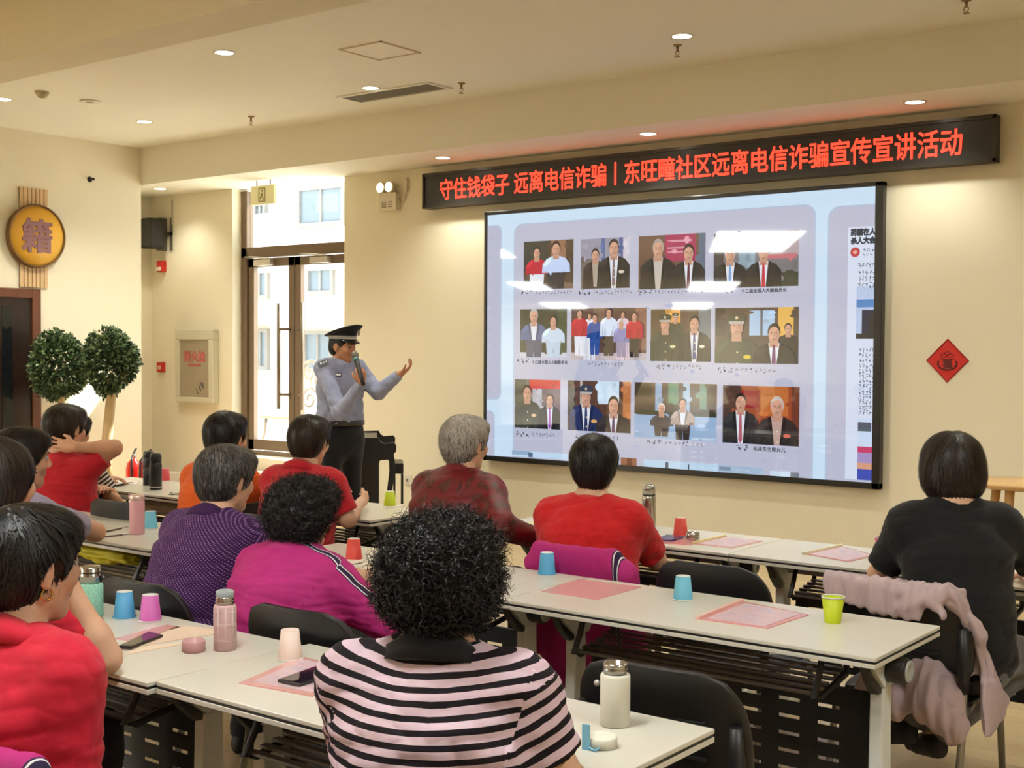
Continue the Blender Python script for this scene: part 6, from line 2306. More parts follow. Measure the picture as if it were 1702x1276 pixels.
    for sd in (1, -1):                            # the armhole seam: pull nearby vertices onto its plane, then split by side
        Sx, E, Wt = sl_axis[sd]
        pn = nrm(bx * sd - bz * 0.25)
        pl = (V2 - Sx) @ pn - 0.022
        near = np.abs(pl) < 0.62 * h
        tang = pn - N * (N @ pn)[:, None]
        tl = (tang * pn).sum(1)
        okv = near & (tl > 0.15)
        if 'striped' in shirt.name:
            Vn[okv] -= tang[okv] * (pl[okv] / tl[okv])[:, None]
        pl = (Vn - Sx) @ pn - 0.022
        fa |= (pl[F].mean(1) > 0) & (arm_on[F].mean(1) > 0.25)
    me_.vertices.foreach_set('co', (Vn - base).astype(np.float32).ravel())
    me_.update()
    at = so.data.attributes.new('s', 'FLOAT', 'CORNER')
    at.data.foreach_set('value', np.where(fa[:, None], st_a[F], st_[F]).astype(np.float32).ravel())
    # collar
    if collar:
        cm, ch, fl = collar
        axis = nrm(hb - nb)
        U = nrm(bx - axis * (bx @ axis))
        Y = np.cross(axis, U)
        c0 = nb + axis * 0.016
        n_ = 40
        vs, fs = [], []
        rings = [(nr + 0.007, -0.015), (nr + 0.007, ch), (nr + 0.012, ch + 0.003), (nr + 0.020 + fl, ch * 0.25), (nr + 0.024 + fl * 1.2, -0.026), (nr + 0.010 + fl * 0.6, -0.032)]
        for r, z in rings:
            for i in range(n_):
                a = 2 * PI * i / n_
                ff = 0.5 + 0.5 * math.sin(a)           # 1 at the front
                rr = r * (1 + 0.06 * math.cos(2 * a))
                vs.append(c0 + U * rr * math.cos(a) * 1.03 + Y * rr * math.sin(a) + axis * (z * (1 - 0.6 * ff) - 0.035 * ff))
        for k_ in range(len(rings)):
            k2 = (k_ + 1) % len(rings)
            for i in range(n_):
                j = (i + 1) % n_
                fs.append((k_ * n_ + i, k_ * n_ + j, k2 * n_ + j, k2 * n_ + i))
        np_mesh('collar', np.array(vs), np.array(fs), cm, root, base)
    # eyes and brows
    for q in (-1, 1):
        ce = H + head_s * (Rh[0] * q * 0.031 + Rh[1] * 0.0775 + Rh[2] * 0.008)
        eb = MB()
        vs, fs, mi = [], [], []
        n1, n2 = 12, 9
        for i in range(n2 + 1):
            th = PI * i / n2
            for j in range(n1):
                a = 2 * PI * j / n1
                vs.append(ce + 0.0115 * head_s * (Rh[1] * math.cos(th) + (Rh[0] * math.cos(a) + Rh[2] * math.sin(a)) * math.sin(th)) - base)
        for i in range(n2):
            for j in range(n1):
                eb_f = (i * n1 + j, i * n1 + (j + 1) % n1, (i + 1) * n1 + (j + 1) % n1, (i + 1) * n1 + j)
                fs.append(eb_f)
                mi.append(1 if i < 2 else 0)
        eb.add(vs, fs, 0, True)
        eb.mi = mi
        eb.build('eye', [mat('eye_white', srgb(176, 164, 156), 0.3), mat('dark_iris', (0.01, 0.007, 0.005), 0.1)], root)
        m_ = MB()
        m_.tube([H - base + head_s * (Rh[0] * q * (0.014 + 0.036 * t) + Rh[1] * (0.0945 - 0.016 * t * t) + Rh[2] * (0.026 + 0.006 * math.sin(PI * t * 0.8))) for t in np.linspace(0, 1, 6)], [0.002, 0.003, 0.0032, 0.003, 0.0024, 0.001], 6)
        m_.build('eyebrow', HAIR_BLACK, root)
    if hair:
        build_hair(H, Rh, hair[0], root, base, hair[1], seed, head_s, hair_h, count, grey, hairmod)
    return dict(root=root, base=base, H=H, Rh=Rh, bx=bx, by=by, bz=bz, nb=nb, arms=arms, L=L, wst=wst, pel=pel, chs=chs, secs=secs, garment=G, e=e, w=w)


def earring(P_, side, label, hoop=True):
    H, Rh, base = P_['H'], P_['Rh'], P_['base']
    c = H + Rh[0] * side * 0.079 + Rh[1] * 0.0 + Rh[2] * -0.053 - base
    m_ = MB()
    if hoop:
        m_.tube([c + Rh[1] * 0.013 * math.cos(a) + Rh[2] * 0.013 * math.sin(a) for a in np.linspace(0, 2 * PI, 21)[:-1]], 0.0026, 8, closed=True)
        o = m_.build('earring', mat('gold', srgb(226, 186, 110), 0.2, 1.0), P_['root'])
    else:
        m_.lathe([(0.0, -0.005), (0.0042, -0.003), (0.005, 0.0), (0.0042, 0.003), (0.0, 0.005)], 14, tuple(c + Rh[2] * 0.012 + Rh[0] * side * 0.006))
        o = m_.build('earring', mat('pearl', srgb(240, 232, 222), 0.2), P_['root'])
    o['label'] = label
# ================================================================ the audience
RED1 = cloth_mat('crimson_polo', (204, 34, 58))
RED2 = cloth_mat('scarlet_t_shirt', (204, 32, 36))
RED3 = cloth_mat('deep_red_polo', (190, 30, 44))
RED4 = cloth_mat('rose_red_t_shirt', (206, 36, 60))
ORANGE = cloth_mat('orange_t_shirt', (226, 98, 28))
MAGENTA = cloth_mat('magenta_jersey', (182, 44, 122), 0.7)
BLACKC = cloth_mat('black_t_shirt_cloth', (24, 24, 26))
LILACC = cloth_mat('lilac_grey_blouse', (168, 158, 186))
STRIPES = stripe_mat('pink_black_striped_knit', srgb(222, 194, 208), (0.012, 0.008, 0.012), 's', 0.0285, 0.55)
STRIPES2 = stripe_mat('black_white_striped_cloth', srgb(220, 206, 196), (0.014, 0.012, 0.012), 's', 0.022, 0.5)
DOTS = dots_mat('purple_dotted_cloth', srgb(62, 32, 80), srgb(150, 112, 170), 0.0125, 0.5)
FLORAL = floral_mat('maroon_brocade', srgb(112, 22, 30), srgb(92, 46, 36), srgb(58, 18, 22))


def deg(a):
    return math.radians(a)


def tagm(m_name, ca, cb, cc_):
    """magenta jersey with a white and dark double stripe along the outer sleeve"""
    m = mat(m_name, ca, 0.7, bump=0.2, bscale=900, spec=0.25)
    nt = m.node_tree
    b = nt.nodes['Principled BSDF']
    a = nt.nodes.new('ShaderNodeAttribute')
    a.attribute_name = 'sl'
    r = nt.nodes.new('ShaderNodeValToRGB')
    r.color_ramp.interpolation = 'CONSTANT'
    e = r.color_ramp.elements
    e[0].position, e[0].color = 0.0, (*cc_, 1)
    e[1].position, e[1].color = 0.004, (*cb, 1)
    x = e.new(0.0095)
    x.color = (*cc_, 1)
    x = e.new(0.012)
    x.color = (*ca, 1)
    nt.links.new(a.outputs['Fac'], r.inputs[0])
    nt.links.new(r.outputs[0], b.inputs['Base Color'])
    return m


MAGSTRIPE = tagm('magenta_jersey_striped', srgb(182, 44, 122), srgb(236, 228, 232), srgb(44, 34, 66))

# woman in the striped shirt, nearest the camera
P10 = person('woman in a pink and black striped shirt with big black curls, nearest the camera', at_d(738, 962, 2.52), deg(24), (deg(-4), deg(-6), 0), STRIPES, SK2, ('curly', HAIR_BLACK),
             lean=0.10, bulk=1.16, sleeve_len=0.80, h=0.0055, seed=10, collar=(cloth_mat('black_rib_collar', (26, 24, 28)), 0.030, 0.022), head_s=1.03, count=14000, hair_h=0.005,
             right=dict(w=at_d(985, 1345, 2.66), e=at_d(925, 1285, 2.44), d=(-0.5, 0.8, 0.1)), fold=0.006, shoulder_up=0.0)
earring(P10, 1, 'gold hoop earring')
# woman in crimson polo with gold hoop, front left
P5 = person('woman in a crimson polo with a gold hoop earring at the left front', at_d(50, 940, 2.80), deg(8), (deg(-12), deg(-4), 0), RED1, SK2, ('short', HAIR_BLACK),
            lean=0.09, bulk=1.15, sleeve_len=0.95, h=0.006, seed=5, collar=(RED1, 0.034, 0.028), head_s=1.08, count=6000, hair_h=0.005, fold=0.004,
            right=dict(w=at_d(120, 1500, 2.75), pole=(0.7, -0.4, -0.9)), left=dict(w=at_d(-60, 1420, 2.85), pole=(-0.7, -0.4, -0.9)), loose=0.02)
earring(P5, 1, 'gold hoop earring')
# brown haired woman resting her chin on her hand
pe = at_z(176, 1094, TT + 0.045)
P4 = person('brown-haired woman in a red T-shirt resting her face on her hand, left edge', at_d(0, 800, 3.60), deg(5), (deg(-5), deg(-6), 0), RED4, SK2, ('long', HAIR_BROWN),
            lean=0.16, bulk=1.05, sleeve_len=0.78, seed=4, count=3500, fold=0.004, loose=0.02,
            left=dict(w=at_d(-70, 1010, 3.55), pole=(-1, 0, -0.6)), right=dict(w=at_d(112, 968, 3.42), e=pe, d=(-0.45, 0.1, 0.9), n=(-0.7, -0.5, 0.0), side=(0, 0.5, 0.4)), hands=(0.5, 0.5))
# dark haired woman in lilac with the profile turned right
P3 = person('dark-haired woman in a lilac blouse in profile at the left edge', at_d(38, 762, 5.3), deg(-4), (deg(-16), deg(-5), 0), LILACC, SK1, ('short', HAIR_BLACK),
            lean=0.12, bulk=1.15, seed=3, count=2600, head_s=1.05, left=dict(w=at_d(-30, 900, 5.3), pole=(-1, 0, -0.5)), right=dict(w=at_d(44, 852, 5.2), e=at_z(158, 884, TT + 0.045), d=(-0.6, 0.2, 0.8)), sleeve_len=0.72)
# person in red with a hand behind the head
P2 = person('person in a red T-shirt holding the back of the head, before the ficus trees', at_d(110, 712, 7.2), deg(16), (deg(-6), deg(-4), 0), RED3, SK1, ('short', HAIR_BROWN),
            lean=0.06, bulk=1.2, sleeve_len=0.62, seed=2, count=2200, head_s=1.12, h=0.007, fold=0.004, loose=0.02,
            right=dict(w=at_d(126, 743, 7.02), e=at_d(190, 744, 7.12), d=CR * -0.95 + CU * 0.12 + CD * 0.1, n=CD * 1.0 + CU * 0.1, side=CU * 1.0, spread=0.35), hands=(0.12, 0.5))
# mostly hidden person in black and white stripes beyond
P14 = person('person in a black and white striped top, mostly hidden by the red T-shirt', at_d(124, 718, 7.75), deg(10), (0, deg(-12), 0), STRIPES2, SK1, ('short', HAIR_BLACK),
             lean=0.10, bulk=1.1, seed=14, count=1200, h=0.008, right=dict(w=at_z(178, 818, TT + 0.035), pole=(1, 0, -0.8)), head_s=0.95)
# orange shirt
P6 = person('person with black hair in an orange T-shirt left of the glazed door', at_d(377, 727, 6.75), deg(10), (deg(2), deg(-4), 0), ORANGE, SK1, ('short', HAIR_BLACK),
            lean=0.12, bulk=1.15, seed=6, count=2400, head_s=1.12, sleeve_len=0.8, fold=0.004, loose=0.02)
# purple dotted shirt, grey hair
P7 = person('grey-haired person in a purple dotted shirt in the middle row', at_d(378, 797, 4.85), deg(4), (deg(-8), deg(-8), 0), DOTS, SK2, ('short', HAIR_SALT),
            lean=0.16, bulk=1.28, seed=7, count=5000, head_s=1.06, sleeve_len=0.85, fold=0.0045, h=0.0065, collar=(DOTS, 0.03, 0.022), loose=0.02, grey=lambda x, y, z: 0.25 + 2.2 * np.clip(z - 0.05, 0, 0.1) + 1.5 * np.clip(y, 0, 0.1))
# red polo at the policeman's table, hands clasped
hc = at_z(604, 832, TT + 0.045)
P8 = person('person in a deep red polo with clasped hands on the table before the policeman', at_d(516, 733, 6.4), deg(12), (deg(2), deg(-5), 0), RED3, SK2, ('short', HAIR_BROWN),
            lean=0.15, bulk=1.15, seed=8, count=2600, head_s=1.06, sleeve_len=0.85, collar=(RED3, 0.03, 0.022), loose=0.02,
            right=dict(w=hc + np.array((0.03, -0.05, 0.0)), e=at_z(578, 862, TT + 0.05), d=(-0.35, 0.9, 0.12), n=(-0.9, -0.2, 0.1), side=(0, 0, 1)),
            left=dict(w=hc + np.array((-0.09, -0.06, 0.0)), pole=(-1, -0.2, -0.6), d=(0.6, 0.8, 0.1), n=(0.9, -0.3, 0.1), side=(0, 0, 1)), hands=(0.8, 0.8))
# magenta jacket, curly hair
P9 = person('curly-haired woman in a magenta track jacket with white sleeve stripes', at_d(508, 853, 4.4), deg(2), (deg(-2), deg(-8), 0), MAGSTRIPE, SK2, ('curly', HAIR_BLACK),
            lean=0.12, bulk=1.27, sleeve='long', seed=9, count=8000, head_s=1.03, fold=0.004, h=0.0065, collar=(MAGENTA, 0.03, 0.022), loose=0.022,
            right=dict(w=at_z(640, 985, TT + 0.03), pole=(1, -0.3, -0.7)))
# maroon brocade jacket, silver hair
P11 = person('silver-haired woman in a maroon brocade jacket before the screen', at_d(775, 738, 6.0), deg(5), (deg(-12), deg(-3), 0), FLORAL, SK2, ('short', HAIR_GREY),
             lean=0.13, bulk=1.28, sleeve='long', seed=11, count=5000, head_s=1.10, fold=0.0035, collar=(cloth_mat('maroon_collar', (120, 30, 36)), 0.035, 0.002), loose=0.022, h=0.0065,
             right=dict(w=at_z(898, 897, TT + 0.03), pole=(1, -0.3, -0.7)), grey=lambda x, y, z: 0.55 + 3.0 * np.clip(z - 0.02, -0.06, 0.1))
earring(P11, 1, 'pearl earring', False)
# red T-shirt in front of the screen
P12 = person('person with short black hair in a scarlet T-shirt below the middle of the screen', at_d(988, 775, 5.5), deg(18), (deg(8), deg(-4), 0), RED2, SK2, ('short', HAIR_BLACK),
             lean=0.10, bulk=1.2, seed=12, count=4200, head_s=1.12, sleeve_len=0.85, collar=(cloth_mat('pink_edged_collar', (204, 62, 60)), 0.010, 0.004), loose=0.022, h=0.0065, fold=0.0035)
# woman in black with a bob
P13 = person('woman with a straight black bob in a black T-shirt at the right', at_d(1580, 778, 4.6), deg(34), (deg(2), deg(-3), 0), BLACKC, SK2, ('bob', HAIR_BROWN),
             lean=0.13, bulk=1.06, shoulder_up=0.008, neck_drop=-0.022, seed=13, count=6000, head_s=1.06, sleeve_len=0.78, h=0.006, hair_h=0.005, fold=0.003, trousers=(108, 106, 110), loose=0.018,
             right=dict(w=at_z(1712, 957, TT + 0.035), pole=(1, -0.1, -0.8), d=(-0.3, 0.9, 0)),
             legs=lambda L, sd: (L(0, 0, 0) + np.array((0.06 + 0.10 * sd, 0.37, 0.52)), at_d(1500, 1200, 4.62) if sd < 0 else at_d(1552, 1222, 4.58)))

# ---------------------------------------------------------------- the policeman
POLSHIRT = cloth_mat('police_blue_shirt', (150, 156, 186), 0.75)
cam_dir = np.array((0.707, -0.707, 0))
rgt = np.array((CR[0], CR[1], 0))
bf = nrm(rgt * 0.62 + cam_dir * 0.78)
hd_ = math.atan2(-bf[0], bf[1])
hf = nrm(rgt * 0.86 + cam_dir * 0.50)
hl_ = math.atan2(-hf[0], hf[1]) - hd_
PDEP = 9.9
Wr = at_d(601, 637, PDEP - 0.42)
Wl = at_d(664, 622, PDEP - 0.05)
P1 = person('policeman in blue shirt and peaked cap speaking into a microphone by the glazed door', at_d(570, 576, PDEP), hd_, (hl_, deg(-8), 0), POLSHIRT, SK3, ('crop', HAIR_BLACK),
            lean=0.03, bulk=1.10, sleeve='long', seed=21, count=900, standing=True, trousers=(22, 22, 28), h=0.0065, collar=(POLSHIRT, 0.032, 0.022), fold=0.0045, loose=0.016, head_s=1.05,
            right=dict(w=Wr, e=at_d(566, 686, PDEP - 0.34), d=CU * 0.75 + CR * -0.05 - CD * 0.1, n=CR * -0.2 + CD * 0.9, side=CU * 0.3 - CR * 0.9),
            left=dict(w=Wl, e=at_d(628, 652, PDEP + 0.02), d=CR * 0.75 + CU * 0.5, n=CU * 0.75 - CR * 0.55, side=-CD), hands=(1.15, 0.75), shoulder_up=0.035)
b_, H_, Rh_ = P1['base'], P1['H'], P1['Rh']
RP = P1['root']


def onhead(x, y, z):
    return H_ - b_ + 1.05 * (Rh_[0] * x + Rh_[1] * y + Rh_[2] * z)


def ring_surface(rows, name, mt, n=48, closed_top=False):
    """rows: list of (rx, ry, cy, z, tilt) rings around the head"""
    vs, fs = [], []
    for rx_, ry_, cy_, z_, tl in rows:
        for i in range(n):
            a = 2 * PI * i / n
            x_, y_ = rx_ * math.cos(a), ry_ * math.sin(a)
            vs.append(onhead(x_, cy_ + y_, z_ + tl * y_))
    for k_ in range(len(rows) - 1):
        for i in range(n):
            j = (i + 1) % n
            fs.append((k_ * n + i, k_ * n + j, (k_ + 1) * n + j, (k_ + 1) * n + i))
    if closed_top:
        fs.append(tuple((len(rows) - 1) * n + i for i in range(n)))
    m_ = MB().add(vs, fs, 0, True)
    return m_.build(name, mt, RP)


M_CAP = cloth_mat('navy_black_cap_cloth', (24, 26, 32), 0.8)
M_BRAID = mat('silver_braid', srgb(176, 176, 176), 0.4, 0.5, bump=0.8, bscale=500)
cap = ring_surface([(0.086, 0.106, -0.012, 0.050, 0.10), (0.088, 0.108, -0.012, 0.086, 0.20), (0.102, 0.120, -0.012, 0.100, 0.30), (0.122, 0.138, -0.010, 0.112, 0.42), (0.126, 0.142, -0.010, 0.118, 0.44), (0.106, 0.122, -0.008, 0.127, 0.45), (0.06, 0.07, -0.006, 0.133, 0.46), (0.01, 0.01, -0.006, 0.134, 0.46)], 'peaked_cap', M_CAP, closed_top=True)
band = ring_surface([(0.0885, 0.1085, -0.012, 0.056, 0.11), (0.0895, 0.1095, -0.012, 0.080, 0.13)], 'silver_band', M_BRAID)
band.parent = cap
# visor
vs, fs = [], []
nn_ = 17
for k_, (dr, dz) in enumerate(((0.0, 0.0), (0.022, -0.010), (0.042, -0.024), (0.045, -0.028), (0.020, -0.016), (0.0, -0.006))):
    for i in range(nn_):
        a = PI * (0.12 + 0.76 * i / (nn_ - 1))
        f_ = math.sin(PI * i / (nn_ - 1)) ** 0.6
        vs.append(onhead((0.087 + dr * f_ * 0.5) * math.cos(a), -0.012 + (0.107 + dr * f_) * math.sin(a), 0.058 + 0.009 * math.sin(a) + dz * f_))
for k_ in range(5):
    for i in range(nn_ - 1):
        fs.append((k_ * nn_ + i, k_ * nn_ + i + 1, (k_ + 1) * nn_ + i + 1, (k_ + 1) * nn_ + i))
vz = MB().add(vs, fs, 0, True).build('visor', mat('glossy_black_visor', (0.012, 0.012, 0.014), 0.2), RP)
vz.parent = cap
m_ = MB()
m_.tube([onhead(0.09 * math.cos(a), -0.012 + 0.112 * math.sin(a), 0.062 + 0.012 * math.sin(a)) for a in np.linspace(PI * 0.1, PI * 0.9, 20)], 0.004, 8)
o_ = m_.build('chin_strap', mat('bright_silver_cord', srgb(226, 224, 218), 0.3, 0.4), RP)
o_.parent = cap
e_ = MB()
for r_, th in ((0.016, 0.004), (0.010, 0.007)):
    pts = [onhead(r_ * math.cos(a) * 0.8, 0.128, 0.120 + r_ * 1.35 * math.sin(a)) for a in np.linspace(0, 2 * PI, 17)[:-1]]
    e_.tube(pts, 0.0035, 6, closed=True)
e_.lathe([(0.0, 0.0), (0.013, 0.002), (0.0, 0.006)], 16, tuple(onhead(0, 0.126, 0.120)), axis='y')
o_ = e_.build('cap_emblem', mat('silver_gold_emblem', srgb(206, 200, 176), 0.3, 0.6), RP)
o_.parent = cap


def on_shirt(px_, py_, out=0.0):
    """point on the policeman's shirt that the pixel ray meets, and the outward normal there"""
    D_, lo_, h_ = FLD
    v_ = ray(px_, py_)
    v_ = v_ / np.linalg.norm(v_)
    t_ = 9.0 * 1.0
    ts = np.linspace(9.0, 11.0, 800)
    P_ = CAM + v_ * ts[:, None]
    d_ = sample(D_, lo_, h_, P_)
    i_ = int(np.argmax(d_ < 0.0)) if (d_ < 0).any() else int(np.argmin(d_))
    p_ = P_[i_]
    g_ = gradient(D_, lo_, h_, p_[None])[0]
    return p_ + g_ * out, g_


FLD = P1['garment'].field(0.01)


def patch(px_, py_, w_, h2, name, mt, out=0.003, parent=RP, round_=0.4, roll=0.0, up=None):
    p_, g_ = on_shirt(px_, py_, out)
    up_ = np.array((0, 0, 1.0)) if up is None else up
    x_ = nrm(np.cross(up_, g_))
    y_ = np.cross(g_, x_)
    x2 = x_ * math.cos(roll) + y_ * math.sin(roll)
    y2 = -x_ * math.sin(roll) + y_ * math.cos(roll)
    outl = rrect(-w_ / 2, w_ / 2, -h2 / 2, h2 / 2, min(w_, h2) * round_, 4)
    vs = [p_ - b_ + x2 * a + y2 * c for a, c in outl] + [p_ - b_ + x2 * a + y2 * c + g_ * 0.004 for a, c in outl]
    n_ = len(outl)
    fs = [tuple(reversed(range(n_))), tuple(range(n_, 2 * n_))] + [(i, (i + 1) % n_, (i + 1) % n_ + n_, i + n_) for i in range(n_)]
    return MB().add(vs, fs).build(name, mt, parent), p_, g_


M_BADGE = mat('navy_badge', (0.014, 0.016, 0.03), 0.4)
M_SILV = mat('silver_badge', srgb(206, 206, 206), 0.3, 0.5)
for bxp, byp, w_, h2 in ((562, 623, 0.060, 0.034), (594, 614, 0.054, 0.028)):
    o_, *_ = patch(bxp, byp, w_, h2, 'chest_badge', M_BADGE)
    o2, *_ = patch(bxp, byp, w_ * 0.62, h2 * 0.42, 'badge_wing', M_SILV, 0.0065)
    o2.parent = o_
o_, *_ = patch(537, 604, 0.085, 0.045, 'epaulette', M_BADGE, 0.006, RP, 0.3, 0.35)
for dx_ in (-3, 1, 5):
    o2, *_ = patch(537 + dx_, 604 - dx_ * 0.35, 0.012, 0.012, 'epaulette_star', M_SILV, 0.011)
    o2.parent = o_
for k_ in range(5):
    patch(583 + k_ * 2.2, 628 + k_ * 17, 0.011, 0.011, 'button', mat('shirt_button', srgb(150, 154, 172), 0.3), 0.003, RP, 0.5)
# belt
vs, fs = [], []
bz_ = P1['wst'] + np.array((0, 0, -0.078))
n_ = 48
for dz, ex in ((-0.02, 0.006), (-0.02, 0.012), (0.02, 0.012), (0.02, 0.006)):
    for i in range(n_):
        a = 2 * PI * i / n_
        vs.append(bz_ - b_ + P1['bx'] * (0.178 * P1['w'] + ex) * math.cos(a) + P1['by'] * (0.134 * P1['w'] + ex) * math.sin(a) + np.array((0, 0, dz)))
for k_ in range(3):
    for i in range(n_):
        j = (i + 1) % n_
        fs.append((k_ * n_ + i, k_ * n_ + j, (k_ + 1) * n_ + j, (k_ + 1) * n_ + i))
MB().add(vs, fs, 0, True).build('belt', mat('black_leather_belt', (0.02, 0.019, 0.018), 0.35), RP)
# the microphone he holds
hw_ = Wr + nrm(CU * 0.75 + CR * -0.05 - CD * 0.1) * 0.065
ma = at_d(590, 590, PDEP - 0.36)
axm = nrm(ma - (hw_ - CD * 0.015))
mt_ = thing('microphone', 'black handheld microphone with a grey mesh head held by the policeman', 'microphone', hw_ - CD * 0.02)
o0 = hw_ - CD * 0.02


def mpt(t):
    return axm * t


Lm = float(np.linalg.norm(ma - o0))
MB().tube([mpt(-0.09), mpt(-0.02), mpt(Lm - 0.05)], [0.015, 0.017, 0.020], 18).build('handle', BLACK, mt_)
MB().tube([mpt(Lm - 0.055), mpt(Lm - 0.03)], [0.0215, 0.023], 18).build('collar_ring', mat('teal_ring', srgb(90, 140, 140), 0.4, 0.4), mt_)
MB().tube([mpt(Lm - 0.03), mpt(Lm - 0.02), mpt(Lm), mpt(Lm + 0.018), mpt(Lm + 0.027)], [0.022, 0.027, 0.029, 0.022, 0.004], 20).build('mesh_head', mat('grey_mic_mesh', srgb(120, 112, 104), 0.45, 0.6, bump=1.0, bscale=600), mt_)

# ================================================================ chairs the audience sits on
GC = 'black shell training chairs'


def seat_chair(P_, label, back=0.0, rz=None, dx=0.0):
    b0 = P_['base']
    return chair(b0[0] + dx, b0[1] + 0.02 + back, rz if rz is not None else 0.0, label)


def chair_at(px_, py_, rz, label, back=0.0):
    """chair whose backrest top centre is seen at px,py"""
    q = at_z(px_, py_, 0.845)
    return chair(q[0] + math.sin(-rz) * 0.27, q[1] + back + math.cos(rz) * 0.27, rz, label)


chair_at(222, 965, 0.03, 'black shell chair behind the purple dotted shirt')
chair_at(484, 1010, 0.03, 'black shell chair behind the woman in the magenta track jacket')
c13 = chair_at(1490, 972, 0.02, 'black shell chair of the woman in black, a mauve jacket hung on it')
c12 = chair_at(916, 920, 0.03, 'black shell chair covered by a magenta jacket behind the scarlet T-shirt', 0.17)
seat_chair(P10, 'black shell chair under the woman in stripes', 0.0, 0.25)
c5 = chair_at(-40, 1240, 0.05, 'black shell chair at the bottom left corner with a magenta jacket on it')
seat_chair(P4, 'black shell chair under the brown-haired woman', 0.0, 0.05)
seat_chair(P3, 'black shell chair under the woman in lilac', 0.0, 0.0)
seat_chair(P2, 'black shell chair turned sideways under the person holding the head', 0.0, -PI / 2)
seat_chair(P6, 'black shell chair turned sideways under the orange T-shirt', 0.0, PI / 2)
seat_chair(P8, 'black shell chair under the person with clasped hands', 0.0, 0.1)
seat_chair(P11, 'black shell chair under the woman in the maroon jacket', 0.0, 0.05)
ce_ = at_d(190, 838, 6.6)
chair(ce_[0], ce_[1] + 0.25, 0.03, 'empty black shell chair between the red T-shirt and the orange one')
# ================================================================ jackets hung on chairs
def jacket(chair_, name, label, mt, build, h=0.007, fold=0.005, seed=1, freq=(80, 80, 22), group=None, pleat=0):
    """build(Body) in the chair's own coordinates; folds run mostly up and down"""
    B_ = Body()
    build(B_)
    V, F = B_.mesh(h)
    N = vnormals(V, F)
    f_ = wavy(V, seed, freq, 3)
    r_ = np.abs(wavy(V, seed + 3, (freq[0] * 0.8, freq[1] * 0.8, freq[2] * 1.3), 2)) ** 0.45 - 0.55
    pl_ = np.sin(V[:, 0] * pleat + 2.5 * wavy(V, seed + 6, (12, 12, 10), 1)) if pleat else 0.0      # gathered vertical pleats
    V = V + N * (fold * (0.7 * f_ + 1.5 * r_) + 0.0038 * pl_)[:, None]
    o = np_mesh(name, V, F, mt, None, (0, 0, 0), {'sl': np.abs(V[:, 0] - 0.205)})
    o.location = chair_.location
    o.rotation_euler = chair_.rotation_euler
    return tag(o, label, 'jacket', group)


def magenta_cover(B_):
    B_.ec((0, -0.225, 0.40), (0.235, 0.045), (0, -0.262, 0.775), (0.255, 0.040), (1, 0, 0), 0.02)
    B_.rc((-0.175, -0.270, 0.825), 0.032, (0.175, -0.270, 0.825), 0.032, 0.04)
    B_.rc((-0.20, -0.258, 0.76), 0.042, (-0.17, -0.266, 0.82), 0.034, 0.03)
    B_.rc((0.20, -0.258, 0.76), 0.042, (0.17, -0.266, 0.82), 0.034, 0.03)
    B_.rc((0.225, -0.25, 0.76), 0.05, (0.245, -0.20, 0.36), 0.055, 0.03)
    B_.rc((-0.10, -0.24, 0.45), 0.06, (-0.12, -0.23, 0.28), 0.05, 0.03)
    B_.rc((0.08, -0.24, 0.45), 0.06, (0.10, -0.22, 0.25), 0.05, 0.03)


jacket(c12, 'magenta_jacket', 'magenta track jacket with white stripes draped over the chair behind the scarlet T-shirt', MAGSTRIPE, magenta_cover, fold=0.003, seed=31, group='jackets hung on chairs')
jacket(c5, 'magenta_jacket', 'magenta jacket with white stripes at the bottom left corner', MAGSTRIPE, magenta_cover, fold=0.003, seed=32, group='jackets hung on chairs')
MAUVE = cloth_mat('dusty_mauve_windbreaker', (188, 166, 170), 0.55)


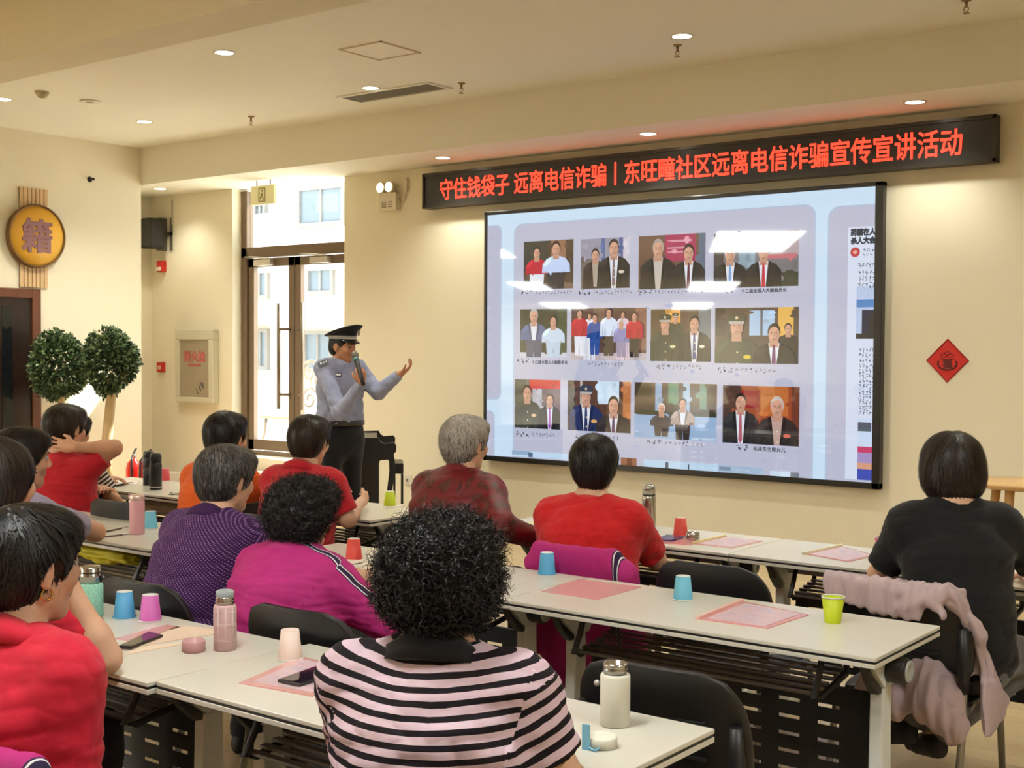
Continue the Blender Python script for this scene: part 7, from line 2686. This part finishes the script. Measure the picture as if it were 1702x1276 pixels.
def mauve_parts(B_):
    # collar and shoulders folded over the top of the backrest
    B_.rc((-0.21, -0.283, 0.838), 0.028, (0.16, -0.283, 0.845), 0.026, 0.03)
    B_.ec((-0.07, -0.300, 0.765), (0.165, 0.016), (-0.06, -0.296, 0.835), (0.19, 0.026), (1, 0, 0), 0.03)
    B_.rc((-0.20, -0.295, 0.775), 0.024, (-0.22, -0.280, 0.83), 0.030, 0.03)
    B_.rc((0.12, -0.300, 0.82), 0.024, (0.17, -0.302, 0.768), 0.014, 0.02)
    B_.rc((0.02, -0.305, 0.775), 0.014, (0.16, -0.295, 0.83), 0.016, 0.02)
    # body of the jacket on the front of the backrest and over the right edge
    B_.ec((0.02, -0.165, 0.54), (0.23, 0.018), (0.0, -0.220, 0.83), (0.22, 0.020), (1, 0, 0), 0.02)
    B_.rc((0.18, -0.272, 0.835), 0.028, (0.258, -0.20, 0.70), 0.020, 0.03)
    B_.rc((0.258, -0.20, 0.70), 0.020, (0.29, -0.12, 0.48), 0.022, 0.03)
    B_.ec((0.29, -0.10, 0.40), (0.020, 0.14), (0.275, -0.14, 0.54), (0.018, 0.06), (1, 0, 0), 0.03)
    # sleeves hanging down behind the seat
    B_.rc((-0.06, -0.215, 0.53), 0.065, (-0.06, -0.235, 0.46), 0.082, 0.03)
    B_.rc((-0.06, -0.235, 0.46), 0.082, (-0.01, -0.235, 0.435), 0.062, 0.04)
    B_.rc((0.10, -0.225, 0.53), 0.072, (0.14, -0.245, 0.46), 0.085, 0.03)
    B_.rc((0.14, -0.245, 0.46), 0.085, (0.19, -0.25, 0.39), 0.055, 0.04)
    B_.rc((0.19, -0.25, 0.39), 0.055, (0.195, -0.25, 0.355), 0.032, 0.02)


jacket(c13, 'mauve_jacket', 'crumpled dusty mauve windbreaker hung over the chair of the woman in black', MAUVE, mauve_parts, h=0.005, fold=0.008, seed=33, freq=(70, 70, 15), pleat=150)

MB().lathe([(0.0, -0.004), (0.008, -0.003), (0.009, 0.001)], 16, (-0.165, -0.262, 0.775), axis='y').build('screw', mat('pale_screw', srgb(206, 200, 196), 0.4, 0.4), chair0)
